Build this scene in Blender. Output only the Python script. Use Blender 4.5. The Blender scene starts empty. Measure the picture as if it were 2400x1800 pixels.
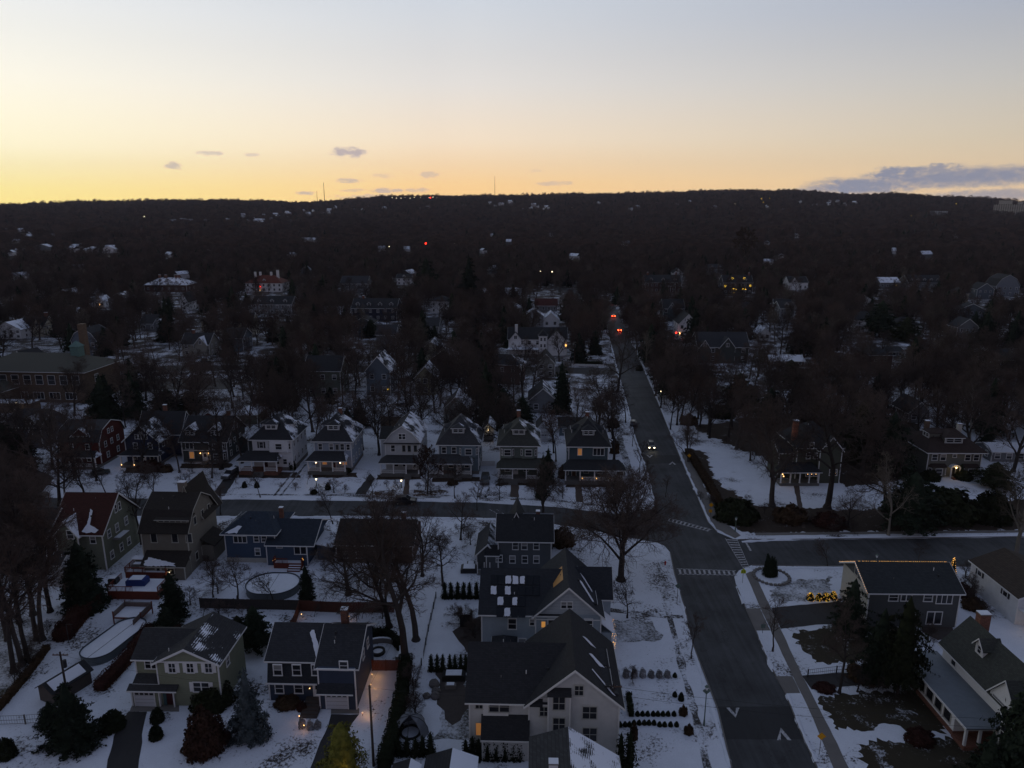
import bpy, math, random
import numpy as np
from mathutils import Vector, Matrix, noise
from mathutils.geometry import tessellate_polygon
from mathutils.bvhtree import BVHTree
R = random.Random(7)
sc = bpy.context.scene
# ---------------------------------------------------------------- camera
CH, FPX, HZ = 63.0, 1665.0, 490.0            # eye height (m), focal length and true horizon row in the 2400x1800 photo
PITCH = math.atan((900 - HZ) / FPX)
cam_d = bpy.data.cameras.new('camera'); cam = bpy.data.objects.new('camera', cam_d)
sc.collection.objects.link(cam); sc.camera = cam
cam.location = (0, 0, CH); cam.rotation_euler = (math.pi / 2 - PITCH, 0, 0)
cam_d.sensor_width = 36; cam_d.lens = 36 * FPX / 2400; cam_d.clip_end = 30000; cam_d.clip_start = .5
sc.view_settings.view_transform = 'Standard'; sc.view_settings.look = 'None'
sc.view_settings.gamma = 1; sc.view_settings.exposure = 0; sc.view_settings.use_curve_mapping = False
sc.cycles.max_bounces = 4; sc.cycles.diffuse_bounces = 2; sc.cycles.glossy_bounces = 2
sc.cycles.transparent_max_bounces = 8; sc.cycles.caustics_reflective = False; sc.cycles.caustics_refractive = False
SP, CP = math.sin(PITCH), math.cos(PITCH)

def ray(x, y):
    u = (x - 1200) / FPX; v = (y - 900) / FPX
    return Vector((u, CP - v * SP, -SP - v * CP))
def P(x, y, z=0.0):                          # photo pixel -> point of the place at height z
    d = ray(x, y); t = (z - CH) / d.z
    return Vector((d.x * t, d.y * t, z))
def proj(p):
    dx, dy, dz = p[0], p[1], p[2] - CH
    w = dy * CP - dz * SP; v = -dy * SP - dz * CP
    return 1200 + FPX * dx / w, 900 + FPX * v / w
def hgt(x, y, yt):                           # height of something standing at ground pixel (x,y) reaching row yt
    b = P(x, y); lo, hi = 0., 80.
    for _ in range(40):
        m = (lo + hi) / 2
        if proj((b.x, b.y, m))[1] > yt: lo = m
        else: hi = m
    return lo
def ang(x, y):
    d = ray(x, y); return math.degrees(math.atan2(d.x, d.y)), math.degrees(math.atan2(d.z, math.hypot(d.x, d.y)))
def lin(r, g, b):
    return tuple((c / 255 / 12.92 if c <= 10 else ((c / 255 + .055) / 1.055) ** 2.4) for c in (r, g, b))

# ---------------------------------------------------------------- world
class NT:
    def __init__(s, tree): s.t = tree; s.n = tree.nodes; s.l = tree.links
    def new(s, t, **k):
        n = s.n.new(t)
        for a, b in k.items(): setattr(n, a, b)
        return n
    def put(s, sock, v):
        if hasattr(v, 'is_output'): s.l.new(v, sock)
        else: sock.default_value = v
    def m(s, op, a, b=0.0, c=None, clamp=False):
        n = s.new('ShaderNodeMath', operation=op, use_clamp=clamp)
        s.put(n.inputs[0], a); s.put(n.inputs[1], b)
        if c is not None: s.put(n.inputs[2], c)
        return n.outputs[0]
    def mr(s, v, a, b, c=0.0, d=1.0, smooth=False):
        n = s.new('ShaderNodeMapRange', interpolation_type='SMOOTHSTEP' if smooth else 'LINEAR')
        s.put(n.inputs[0], v)
        for i, q in enumerate((a, b, c, d)): s.put(n.inputs[1 + i], q)
        return n.outputs[0]
    def mix(s, f, a, b):
        n = s.new('ShaderNodeMix', data_type='RGBA'); s.put(n.inputs[0], f)
        for i, q in ((6, a), (7, b)): s.put(n.inputs[i], q if hasattr(q, 'is_output') else (*q[:3], 1))
        return n.outputs[2]
    def ramp(s, f, pts):
        n = s.new('ShaderNodeValToRGB'); s.put(n.inputs[0], f); e = n.color_ramp.elements
        while len(e) < len(pts): e.new(.5)
        for q, (p, c) in zip(e, pts): q.position = p; q.color = (*c, 1)
        return n.outputs[0]
    def noise(s, vec, scale, detail=4, rough=.55):
        n = s.new('ShaderNodeTexNoise'); s.put(n.inputs['Scale'], scale); n.inputs['Detail'].default_value = detail
        n.inputs['Roughness'].default_value = rough
        if vec is not None: s.put(n.inputs['Vector'], vec)
        return n.outputs[0]
w = bpy.data.worlds.new('World'); sc.world = w; w.use_nodes = True
T = NT(w.node_tree); T.n.clear()
geo = T.new('ShaderNodeTexCoord').outputs['Generated']
sep = T.new('ShaderNodeSeparateXYZ'); T.l.new(geo, sep.inputs[0])
el = T.m('MULTIPLY', T.m('ARCSINE', sep.outputs[2]), 57.2958)
az = T.m('MULTIPLY', T.m('ARCTAN2', sep.outputs[0], sep.outputs[1]), 57.2958)
def sky_ramp(cols, zen):
    pts = [((e + 5) / 95, lin(*c)) for e, c in cols]
    pts += [((e + 5) / 95, c) for e, c in zen]
    return pts
eln = T.m('DIVIDE', T.m('ADD', el, 5.0), 95.0, clamp=True)
ZEN = [(24, (.34, .385, .45)), (38, (.21, .245, .33)), (60, (.145, .18, .275)), (90, (.125, .16, .25))]
left = T.ramp(eln, sky_ramp([(-1, (255, 227, 124)), (1.3, (255, 236, 156)), (4.0, (255, 246, 210)), (8, (252, 247, 230)), (13, (236, 238, 238))], ZEN))
mid = T.ramp(eln, sky_ramp([(-1, (246, 198, 134)), (1.8, (248, 206, 146)), (5, (240, 220, 194)), (9, (224, 219, 214)), (15, (202, 209, 219))], ZEN))
right = T.ramp(eln, sky_ramp([(-1, (214, 184, 158)), (2, (222, 196, 160)), (4.5, (203, 190, 168)), (8, (186, 184, 180)), (13, (160, 168, 184))], ZEN))
back = T.ramp(eln, sky_ramp([(-1, (108, 102, 112)), (8, (140, 128, 136)), (20, (128, 126, 144))], [(38, (.125, .15, .235)), (60, (.135, .165, .26)), (90, (.125, .16, .25))]))
col = T.mix(T.mr(az, -37, -6, smooth=False), left, mid)
col = T.mix(T.mr(az, -3, 37), col, right)
aaz = T.m('ABSOLUTE', T.m('ADD', az, 20.0))
col = T.mix(T.mr(aaz, 60, 130, smooth=True), col, back)
# clouds: lens shaped, ragged, each at its own bearing and elevation
cv = T.new('ShaderNodeCombineXYZ'); T.l.new(T.m('MULTIPLY', az, .5), cv.inputs[0]); T.l.new(el, cv.inputs[1])
n1 = T.noise(cv.outputs[0], 2.5, 7, .66)
def cloud(x, y, rx, ry, op, kn=2.2, tilt=0):
    a, e = ang(x, y); da = T.m('SUBTRACT', az, a); de = T.m('SUBTRACT', el, e)
    if tilt: de = T.m('SUBTRACT', de, T.m('MULTIPLY', da, tilt))
    k = 57.3 / FPX
    d = T.m('ADD', T.m('POWER', T.m('ABSOLUTE', T.m('DIVIDE', da, rx * k)), 2.0), T.m('POWER', T.m('ABSOLUTE', T.m('DIVIDE', de, ry * k)), 2.0))
    v = T.m('ADD', T.m('SUBTRACT', 1.0, d), T.m('MULTIPLY', T.m('SUBTRACT', n1, .5), kn))
    return T.mr(v, .35, 1.0, 0.0, op, smooth=True)
clouds = [cloud(815, 358, 56, 17, .85), cloud(492, 359, 36, 8, .5), cloud(590, 363, 24, 6, .4), cloud(405, 388, 26, 11, .65),
          cloud(716, 453, 30, 7, .7), cloud(820, 423, 44, 8, .6), cloud(905, 447, 50, 9, .7), cloud(830, 446, 40, 6, .4), cloud(1008, 409, 30, 11, .45),
          cloud(1300, 430, 60, 8, .45), cloud(900, 412, 34, 9, .3), cloud(980, 446, 40, 8, .5), cloud(1250, 400, 26, 6, .2), cloud(880, 462, 130, 10, .5), cloud(1060, 463, 90, 9, .35)]
cm = clouds[0]
for c in clouds[1:]: cm = T.m('MAXIMUM', cm, c)
big = [cloud(2020, 436, 170, 30, 1., 1.1, .02), cloud(2250, 415, 310, 30, 1.0, .9, .02), cloud(2380, 455, 250, 17, .75, 1.1, .02), cloud(2100, 408, 80, 24, 1., 2.2), cloud(1910, 450, 110, 14, .7, 2.2), cloud(2200, 398, 90, 16, .9, 2.4)]
bm_ = big[0]
for c in big[1:]: bm_ = T.m('MAXIMUM', bm_, c)
col = T.mix(cm, col, lin(176, 164, 170)); col = T.mix(bm_, col, lin(136, 139, 156))
boost = T.mr(el, -1, 11, 1.27, 1.09); vm = T.new('ShaderNodeVectorMath', operation='SCALE'); T.l.new(col, vm.inputs[0]); T.l.new(boost, vm.inputs['Scale'])
bg = T.new('ShaderNodeBackground'); T.l.new(vm.outputs[0], bg.inputs[0]); bg.inputs[1].default_value = 1.0
ow = T.new('ShaderNodeOutputWorld'); T.l.new(bg.outputs[0], ow.inputs[0])
# the sun has just set at the left; only a trace of direct light is left
sl = bpy.data.lights.new('sun', 'SUN'); sl.energy = .03; sl.angle = math.radians(2); sl.color = (1, .75, .45)
so = bpy.data.objects.new('sun', sl); sc.collection.objects.link(so)
so.rotation_euler = Vector((-.85, 1.0, .05)).to_track_quat('Z', 'Y').to_euler()

# ---------------------------------------------------------------- materials
MC = {}
def mat(key, fn):
    if key in MC: return MC[key]
    m = bpy.data.materials.new(str(key[0]) if isinstance(key, tuple) else str(key)); m.use_nodes = True
    t = NT(m.node_tree); t.n.clear()
    b = t.new('ShaderNodeBsdfPrincipled'); o = t.new('ShaderNodeOutputMaterial'); t.l.new(b.outputs[0], o.inputs[0])
    t.pos = t.new('ShaderNodeNewGeometry').outputs['Position']; t.obj = t.new('ShaderNodeTexCoord').outputs['Object']
    b.inputs['Roughness'].default_value = .85; b.inputs['Specular IOR Level'].default_value = .25
    fn(t, b); MC[key] = m; return m
def bump(t, b, h, d=.02, s=.6):
    n = t.new('ShaderNodeBump'); n.inputs['Strength'].default_value = s; n.inputs['Distance'].default_value = d
    t.l.new(h, n.inputs['Height']); t.l.new(n.outputs[0], b.inputs['Normal'])
def plain(name, c, rough=.8, var=.25, scale=1.5):
    def f(t, b):
        n = t.noise(t.obj, scale, 5)
        t.l.new(t.mix(n, [q * (1 - var) for q in c], [q * (1 + var) for q in c]), b.inputs['Base Color'])
        b.inputs['Roughness'].default_value = rough
    return mat((name, c), f)
def glow(name, c, s):
    def f(t, b):
        b.inputs['Base Color'].default_value = (*c, 1); b.inputs['Emission Color'].default_value = (*c, 1); b.inputs['Emission Strength'].default_value = s
    return mat((name, c, s), f)
def xyz(t, src):
    s_ = t.new('ShaderNodeSeparateXYZ'); t.l.new(src, s_.inputs[0]); return s_.outputs
SNOW = (.70, .735, .80)
def snowy(name, under, cover, scale=.35, edge=.1, fine=.5, far=False, soft=0):
    """ground cover: snow over soil or grass, thin where the noise runs low"""
    def f(t, b):
        big = t.noise(t.pos, scale, 6, .6); sm = t.noise(t.pos, 2.6, 6, .78)
        v = t.m('ADD', t.m('MULTIPLY', big, 1 - fine * .5), t.m('MULTIPLY', sm, fine * .5))
        th = .5 + (.5 - cover) * .42
        if far:
            y = xyz(t, t.pos)[1]; th = t.m('ADD', t.m('ADD', th, t.mr(y, 175, 280, 0, .09)), t.mr(y, 450, 1000, 0, .12))
        k = t.mr(t.m('SUBTRACT', v, th), -edge * .5, edge * .5, smooth=True)
        u = t.mix(t.noise(t.pos, 1.3, 6, .65), [q * .55 for q in under], [q * 1.35 for q in under])
        s_ = t.mix(t.m('ADD', t.m('MULTIPLY', t.noise(t.pos, .5, 6, .7), .5), t.m('MULTIPLY', t.noise(t.pos, 5, 3, .7), .5)), [q * .66 for q in SNOW], [q * 1.12 for q in SNOW])
        t.l.new(t.mix(k, u, s_), b.inputs['Base Color'])
        bump(t, b, t.m('ADD', t.m('MULTIPLY', sm, .5), k), .06, .8)
    return mat((name, under, cover), f)
def asphalt(name='asphalt', c=(.045, .047, .050), patch=.5):
    def f(t, b):
        n = t.noise(t.pos, .16, 6, .6); f2 = t.noise(t.pos, 6, 3)
        sv = t.new('ShaderNodeMapping'); t.l.new(t.pos, sv.inputs[0]); sv.inputs['Scale'].default_value = (1.3, .05, 1)
        tr = t.noise(sv.outputs[0], 1, 3)
        k = t.m('ADD', t.m('MULTIPLY', n, .6), t.m('MULTIPLY', tr, .4))
        cc = t.mix(t.mr(k, .35, .65), [q * (1 - patch) for q in c], [q * (1 + patch) for q in c])
        vo = t.new('ShaderNodeTexVoronoi', feature='DISTANCE_TO_EDGE'); vo.inputs['Scale'].default_value = .22
        wv = t.new('ShaderNodeVectorMath', operation='MULTIPLY_ADD'); nc = t.new('ShaderNodeTexNoise'); nc.inputs['Scale'].default_value = .6; nc.inputs['Detail'].default_value = 4
        t.l.new(t.pos, nc.inputs['Vector']); t.l.new(nc.outputs[1], wv.inputs[0]); wv.inputs[1].default_value = (4, 4, 0); t.l.new(t.pos, wv.inputs[2]); t.l.new(wv.outputs[0], vo.inputs['Vector'])
        crack = t.mr(vo.outputs[0], 0, .012, .55, 1.0)
        mm = t.new('ShaderNodeMix', data_type='RGBA', blend_type='MULTIPLY'); mm.inputs[0].default_value = 1; t.l.new(cc, mm.inputs[6]); t.l.new(crack, mm.inputs[7])
        t.l.new(mm.outputs[2], b.inputs['Base Color']); b.inputs['Roughness'].default_value = .72
        bump(t, b, f2, .01, .3)
    return mat((name, c), f)
def siding(c, lap=.2, name='siding'):
    def f(t, b):
        z = xyz(t, t.obj)[2]
        saw = t.m('FRACT', t.m('DIVIDE', z, lap))
        n = t.noise(t.obj, 1.1, 5, .6); n2 = t.noise(t.obj, 9, 3)
        cc = t.mix(n, [q * .8 for q in c], [q * 1.15 for q in c])
        cc = t.mix(t.mr(saw, .0, .16, .45, 0), cc, [q * .35 for q in c])
        t.l.new(cc, b.inputs['Base Color']); bump(t, b, t.m('ADD', saw, t.m('MULTIPLY', n2, .3)), .02, .5)
    return mat((name, c, lap), f)
def brick(c, name='brick'):
    def f(t, b):
        br = t.new('ShaderNodeTexBrick'); br.inputs['Scale'].default_value = 1
        br.inputs['Brick Width'].default_value = .5; br.inputs['Row Height'].default_value = .18; br.inputs['Mortar Size'].default_value = .02
        x, y, z = xyz(t, t.obj); cb = t.new('ShaderNodeCombineXYZ'); t.l.new(t.m('ADD', x, y), cb.inputs[0]); t.l.new(z, cb.inputs[1]); t.l.new(cb.outputs[0], br.inputs['Vector'])
        br.inputs['Color1'].default_value = (*c, 1); br.inputs['Color2'].default_value = (*[q * .6 for q in c], 1); br.inputs['Mortar'].default_value = (*[q * .8 + .05 for q in c], 1)
        t.l.new(br.outputs[0], b.inputs['Base Color'])
    return mat((name, c), f)
def shingle(c, snow=.0, side=1, name='shingles'):
    """roof shingles; melting snow is left on slopes that face `side` (+1 east, -1 west, 0 any)"""
    c = tuple(q * .66 for q in c)
    def f(t, b):
        x, y, z = xyz(t, t.obj)
        br = t.new('ShaderNodeTexBrick'); cb = t.new('ShaderNodeCombineXYZ'); t.l.new(t.m('ADD', x, y), cb.inputs[0]); t.l.new(z, cb.inputs[1]); t.l.new(cb.outputs[0], br.inputs['Vector'])
        br.inputs['Scale'].default_value = 1; br.inputs['Brick Width'].default_value = .34; br.inputs['Row Height'].default_value = .13; br.inputs['Mortar Size'].default_value = .012
        br.inputs['Color1'].default_value = (*[q * 1.2 for q in c], 1); br.inputs['Color2'].default_value = (*[q * .72 for q in c], 1); br.inputs['Mortar'].default_value = (*[q * .5 for q in c], 1)
        n = t.noise(t.obj, .5, 5, .6)
        base = t.mix(t.m('MULTIPLY', n, .6), br.outputs[0], [q * .6 for q in c])
        if snow:
            nn = t.new('ShaderNodeNewGeometry').outputs['Normal']; nx, ny, nz = xyz(t, nn)
            fac = t.mr(t.m('MULTIPLY', nx, float(side)), .2, .35) if side else t.mr(nz, .3, .5)
            v = t.m('ADD', t.noise(t.obj, .42, 4, .6), t.m('MULTIPLY', t.noise(t.obj, 4, 3, .7), .16))
            th = .58 + (.5 - snow) * .42
            row = t.m('MULTIPLY', t.m('FRACT', t.m('DIVIDE', z, .13)), .13)
            k = t.m('MULTIPLY', t.mr(t.m('ADD', v, row), th, th + .05, smooth=True), fac)
            base = t.mix(k, base, SNOW)
        t.l.new(base, b.inputs['Base Color']); b.inputs['Roughness'].default_value = .9
        bump(t, b, br.outputs[1], .01, .3)
    return mat((name, c, snow, side), f)
M_snow = mat('snow', lambda t, b: (t.l.new(t.mix(t.noise(t.pos, .8, 6), [q * .8 for q in SNOW], SNOW), b.inputs['Base Color']), bump(t, b, t.noise(t.pos, 2.5, 5), .05, .6)))
M_white = plain('white_paint', (.62, .62, .62), .5, .12); M_off = plain('cream_paint', (.38, .37, .33), .6, .12)
def _glass(t, b):
    t.l.new(t.mix(t.noise(t.obj, .8, 2), (.008, .009, .012), (.03, .032, .038)), b.inputs['Base Color'])
    b.inputs['Roughness'].default_value = .08; b.inputs['Specular IOR Level'].default_value = .5
M_glass = mat('window_glass', _glass)
M_blind = plain('window_blind', (.22, .22, .22), .6, .2)
M_warm = glow('lit_window', (1.0, .45, .10), .30); M_dim = glow('dim_window', (1.0, .42, .12), .12)
M_bulb = glow('warm_bulb', (1.0, .55, .2), 5); M_wbulb = glow('white_lamp', (1.0, .82, .5), 4); M_red = glow('red_lamp', (1.0, .02, .008), 10)
M_tail = glow('tail_lamp', (1.0, .05, .012), 45); M_head = glow('headlamp', (1.0, .88, .55), 14); M_yel = glow('yellow_bulb', (1.0, .62, .06), 3.2); M_fairy = glow('fairy_bulb', (1.0, .5, .12), 2.4)
M_dark = plain('dark_metal', (.025, .025, .028), .5, .2); M_wood = plain('brown_wood', (.10, .055, .035), .8, .3); M_redwood = plain('red_wood', (.13, .03, .018), .8, .3)
M_grey = plain('grey_wood', (.12, .115, .11), .85, .25); M_conc = plain('concrete', (.15, .14, .13), .85, .25, .4); M_rubber = plain('rubber', (.015, .015, .015), .8, .2)
M_yellow = plain('yellow_sign', (.62, .30, .01), .5, .05); M_lime = plain('lime_sign', (.48, .56, .01), .5, .05); M_green = plain('sign_back', (.10, .14, .12), .5, .1)
M_door = plain('dark_door', (.05, .012, .015), .5, .2); M_gdoor = plain('white_garage_door', (.50, .51, .54), .5, .06)
M_paint = mat('road_paint', lambda t, b: t.l.new(t.mix(t.mr(t.noise(t.pos, 3.5, 5, .7), .35, .6), (.13, .13, .14), (.52, .52, .53)), b.inputs['Base Color']))
M_asph = asphalt(); M_asph2 = asphalt('old_asphalt', (.030, .029, .030), .2); M_patch = asphalt('new_asphalt', (.022, .023, .025), .25)
M_tile = plain('red_tile', (.10, .025, .015), .8, .3)

# ---------------------------------------------------------------- objects
COL = sc.collection
def tag(o, label=None, cat=None, group=None, kind=None):
    if label: o['label'] = label
    if cat: o['category'] = cat
    if group: o['group'] = group
    if kind: o['kind'] = kind
    return o
class MB:
    def __init__(s): s.v = []; s.f = []; s.m = []; s.mats = []
    def mi(s, m):
        if m not in s.mats: s.mats.append(m)
        return s.mats.index(m)
    def add(s, vs, fs, m):
        k = len(s.v); i = s.mi(m); s.v += [tuple(v) for v in vs]; s.f += [tuple(k + a for a in f) for f in fs]; s.m += [i] * len(fs); return s
    def box(s, x0, x1, y0, y1, z0, z1, m):
        return s.add([(x0, y0, z0), (x1, y0, z0), (x1, y1, z0), (x0, y1, z0), (x0, y0, z1), (x1, y0, z1), (x1, y1, z1), (x0, y1, z1)],
                     [(0, 3, 2, 1), (4, 5, 6, 7), (0, 1, 5, 4), (1, 2, 6, 5), (2, 3, 7, 6), (3, 0, 4, 7)], m)
    def slab(s, pts, th, m, n=None):          # polygon given thickness downwards
        k = len(pts); pts = [Vector(p) for p in pts]; lo = [p - Vector((0, 0, th)) for p in pts]
        fs = [tuple(range(k)), tuple(range(2 * k - 1, k - 1, -1))] + [(i, k + i, k + (i + 1) % k, (i + 1) % k) for i in range(k)]
        return s.add(pts + lo, fs, m)
    def prism(s, prof, a0, a1, m, axis='y'):  # closed profile (u,z) swept along an axis
        k = len(prof)
        if axis == 'y': q = [(u, a0, z) for u, z in prof] + [(u, a1, z) for u, z in prof]
        else: q = [(a0, u, z) for u, z in prof] + [(a1, u, z) for u, z in prof]
        fs = [tuple(range(k - 1, -1, -1)), tuple(range(k, 2 * k))] + [(i, (i + 1) % k, k + (i + 1) % k, k + i) for i in range(k)]
        return s.add(q, fs, m)
    def tube(s, a, b, r0, r1, m, n=6, caps=True):
        a = Vector(a); b = Vector(b); d = (b - a).normalized(); u = d.orthogonal().normalized(); w_ = d.cross(u); vs = []
        for p, r in ((a, r0), (b, r1)):
            for i in range(n):
                t_ = 2 * math.pi * i / n; vs.append(p + (u * math.cos(t_) + w_ * math.sin(t_)) * r)
        fs = [(i, (i + 1) % n, n + (i + 1) % n, n + i) for i in range(n)]
        if caps: fs += [tuple(range(n - 1, -1, -1)), tuple(range(n, 2 * n))]
        return s.add(vs, fs, m)
    def ball(s, c, r, m, seg=8, rings=6, sz=1.0, jit=0.0):
        vs = []; c = Vector(c)
        for j in range(rings + 1):
            a = math.pi * j / rings
            for i in range(seg):
                b = 2 * math.pi * i / seg; q = 1 + R.uniform(-jit, jit)
                vs.append(c + Vector((math.sin(a) * math.cos(b), math.sin(a) * math.sin(b), math.cos(a) * sz)) * r * q)
        fs = [(j * seg + i, (j + 1) * seg + i, (j + 1) * seg + (i + 1) % seg, j * seg + (i + 1) % seg) for j in range(rings) for i in range(seg)]
        return s.add(vs, fs, m)
    def mesh(s, name, smooth=False):
        me = bpy.data.meshes.new(name); me.from_pydata(s.v, [], s.f)
        for m in s.mats: me.materials.append(m)
        if len(s.mats) > 1: me.polygons.foreach_set('material_index', s.m)
        if smooth: me.shade_smooth()
        me.update(); return me
    def build(s, name, parent=None, loc=None, smooth=False):
        o = bpy.data.objects.new(name, s.mesh(name, smooth)); COL.objects.link(o)
        if parent is not None: o.parent = parent
        if loc is not None: o.location = loc
        return o
def npmesh(name, V, F, mats, mi=None, smooth=False):
    """V (n,3), F (m,k) arrays -> mesh, quickly"""
    V = np.asarray(V, np.float32); F = np.asarray(F, np.int32); me = bpy.data.meshes.new(name)
    me.vertices.add(len(V)); me.vertices.foreach_set('co', V.ravel())
    k = F.shape[1]; me.loops.add(F.size); me.loops.foreach_set('vertex_index', F.ravel())
    me.polygons.add(len(F)); me.polygons.foreach_set('loop_start', np.arange(0, F.size, k, dtype=np.int32))
    for m in mats: me.materials.append(m)
    if mi is not None: me.polygons.foreach_set('material_index', np.asarray(mi, np.int32))
    me.update(); me.validate()
    if smooth: me.shade_smooth()
    return me
def empty(name, loc, rz=0.0):
    o = bpy.data.objects.new(name, None); COL.objects.link(o); o.location = loc; o.rotation_euler = (0, 0, rz); o.empty_display_size = .5; return o
def inst(name, me, parent=None, loc=(0, 0, 0), rz=0.0, sc_=None):
    o = bpy.data.objects.new(name, me); COL.objects.link(o); o.location = loc; o.rotation_euler = (0, 0, rz)
    if sc_ is not None: o.scale = sc_ if hasattr(sc_, '__len__') else (sc_,) * 3
    if parent is not None: o.parent = parent
    return o
FOOT = []                                    # keep-out discs: houses, roads, lawns
def roughen(pts, step, amp):
    out = []
    for i, a in enumerate(pts):
        b = pts[(i + 1) % len(pts)]; n = max(1, int((b - a).length / step)); nn = (b - a).normalized(); pr = Vector((-nn.y, nn.x, 0))
        for k in range(n):
            p = a.lerp(b, k / n); out.append(p + pr * ((noise.noise(p * .35) * 1.3 + R.uniform(-.5, .5)) * amp))
    return out
def sheet(name, px, m, z, rough=0.0, step=1.2, world=False, kind='structure', thick=0):
    pts = [Vector((p[0], p[1], 0)) for p in px] if world else [P(*p) for p in px]
    if rough: pts = roughen(pts, step, rough)
    for p in pts: p.z = z
    tri = tessellate_polygon([pts]); mb = MB()
    ar = sum(pts[i].x * pts[(i + 1) % len(pts)].y - pts[(i + 1) % len(pts)].x * pts[i].y for i in range(len(pts)))
    def up(t_):
        a, b, c = (pts[i] for i in t_); return t_ if (b - a).cross(c - a).z > 0 else (t_[0], t_[2], t_[1])
    mb.add(pts, [up(t_) for t_ in tri], m)
    o = mb.build(name)
    if kind: o['kind'] = kind
    return o
def in_poly(x, y, poly):
    c = False; j = len(poly) - 1
    for i in range(len(poly)):
        xi, yi = poly[i][0], poly[i][1]; xj, yj = poly[j][0], poly[j][1]
        if (yi > y) != (yj > y) and x < (xj - xi) * (y - yi) / (yj - yi) + xi: c = not c
        j = i
    return c

# ---------------------------------------------------------------- terrain
SKY_LINE = [(-700, 484), (0, 486), (200, 482), (380, 478), (500, 475), (620, 478), (700, 482), (800, 476), (900, 467), (1050, 465), (1200, 464), (1350, 461), (1500, 459),
            (1700, 454), (1850, 455), (2000, 466), (2100, 463), (2200, 470), (2300, 474), (2400, 480), (3200, 486)]
def ridge(az_):                               # hill height by bearing
    x = 1200 + FPX * math.tan(max(-1.1, min(1.1, az_))) / CP
    for (a, b), (c, d) in zip(SKY_LINE, SKY_LINE[1:]):
        if a <= x <= c: y = b + (d - b) * (x - a) / (c - a); break
    else: y = 486
    return CH + 4500 * math.tan(math.atan((900 - y) / FPX) - PITCH) / math.cos(az_)**0 - 4
def ground_z(x, y):
    r = math.hypot(x, y)
    if r < 1500 or y < 0: return 0.0
    s_ = min(1, (r - 1500) / 3000); s_ = s_ * s_ * (3 - 2 * s_)
    z = ridge(math.atan2(x, max(y, 1))) * s_
    if r > 4500: z -= (r - 4500) * .03
    return max(-1, z + (noise.noise(Vector((x, y, 0)) / 600) * 9 + noise.noise(Vector((x, y, 0)) / 130) * 5) * s_)
ys = [-150, 0, 60, 120, 200, 300, 450, 700, 1000] + [1500 * 1.04 ** i for i in range(38)]
xs = np.linspace(-1.25, 1.25, 110)
V = [(a * max(y, 900), y, ground_z(a * max(y, 900), y)) for y in ys for a in xs]; nx = len(xs)
F = [(j * nx + i, j * nx + i + 1, (j + 1) * nx + i + 1, (j + 1) * nx + i) for j in range(len(ys) - 1) for i in range(nx - 1)]
M_ground = snowy('snowy_ground', (.042, .030, .022), .67, .13, .06, 1.0, far=True)
g = inst('ground', npmesh('ground', V, F, [M_ground], smooth=True)); tag(g, kind='structure')
# ---------------------------------------------------------------- trees and shrubs
rs = np.random.RandomState(5)
def tubes(segs, n):
    """segs: (m,8) array p0,p1,r0,r1 -> open n-sided tubes"""
    s = np.asarray(segs, float); a = s[:, 0:3]; b = s[:, 3:6]; d = b - a; L = np.linalg.norm(d, axis=1, keepdims=True); d = d / np.maximum(L, 1e-6)
    ref = np.where(np.abs(d[:, 2:3]) < .9, [[0., 0, 1]], [[1., 0, 0]]); u = np.cross(d, ref); u /= np.linalg.norm(u, axis=1, keepdims=True); v = np.cross(d, u)
    t = np.arange(n) * 2 * np.pi / n; ring = u[:, None] * np.cos(t)[None, :, None] + v[:, None] * np.sin(t)[None, :, None]
    A = a[:, None] + ring * s[:, 6][:, None, None]; B = b[:, None] + ring * s[:, 7][:, None, None]
    V = np.concatenate([A, B], 1).reshape(-1, 3); i = np.arange(n); j = (i + 1) % n
    f = np.stack([i, j, j + n, i + n], 1); F = (f[None] + (np.arange(len(s)) * 2 * n)[:, None, None]).reshape(-1, 4)
    return V, F
def cards(pts, size, out=None, asp=.6, var=.4):
    """small leaf shaped quads at random tilts"""
    n = len(pts); a = rs.normal(size=(n, 3))
    if out is not None: a = a * .55 + out
    a /= np.linalg.norm(a, axis=1, keepdims=True); r = rs.normal(size=(n, 3)); b = np.cross(a, r); b /= np.linalg.norm(b, axis=1, keepdims=True); c = np.cross(a, b)
    s = size * (1 + var * rs.uniform(-1, 1, (n, 1)))
    V = np.stack([pts - b * s, pts - c * s * asp, pts + b * s, pts + c * s * asp], 1).reshape(-1, 3)
    return V, (np.arange(4)[None] + (np.arange(n) * 4)[:, None])
def join(parts):
    V = []; F = []; M = []; k = 0
    for v, f, m in parts: V.append(v); F.append(f + k); M += [m] * len(f); k += len(v)
    return np.concatenate(V), np.concatenate(F), M
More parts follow.
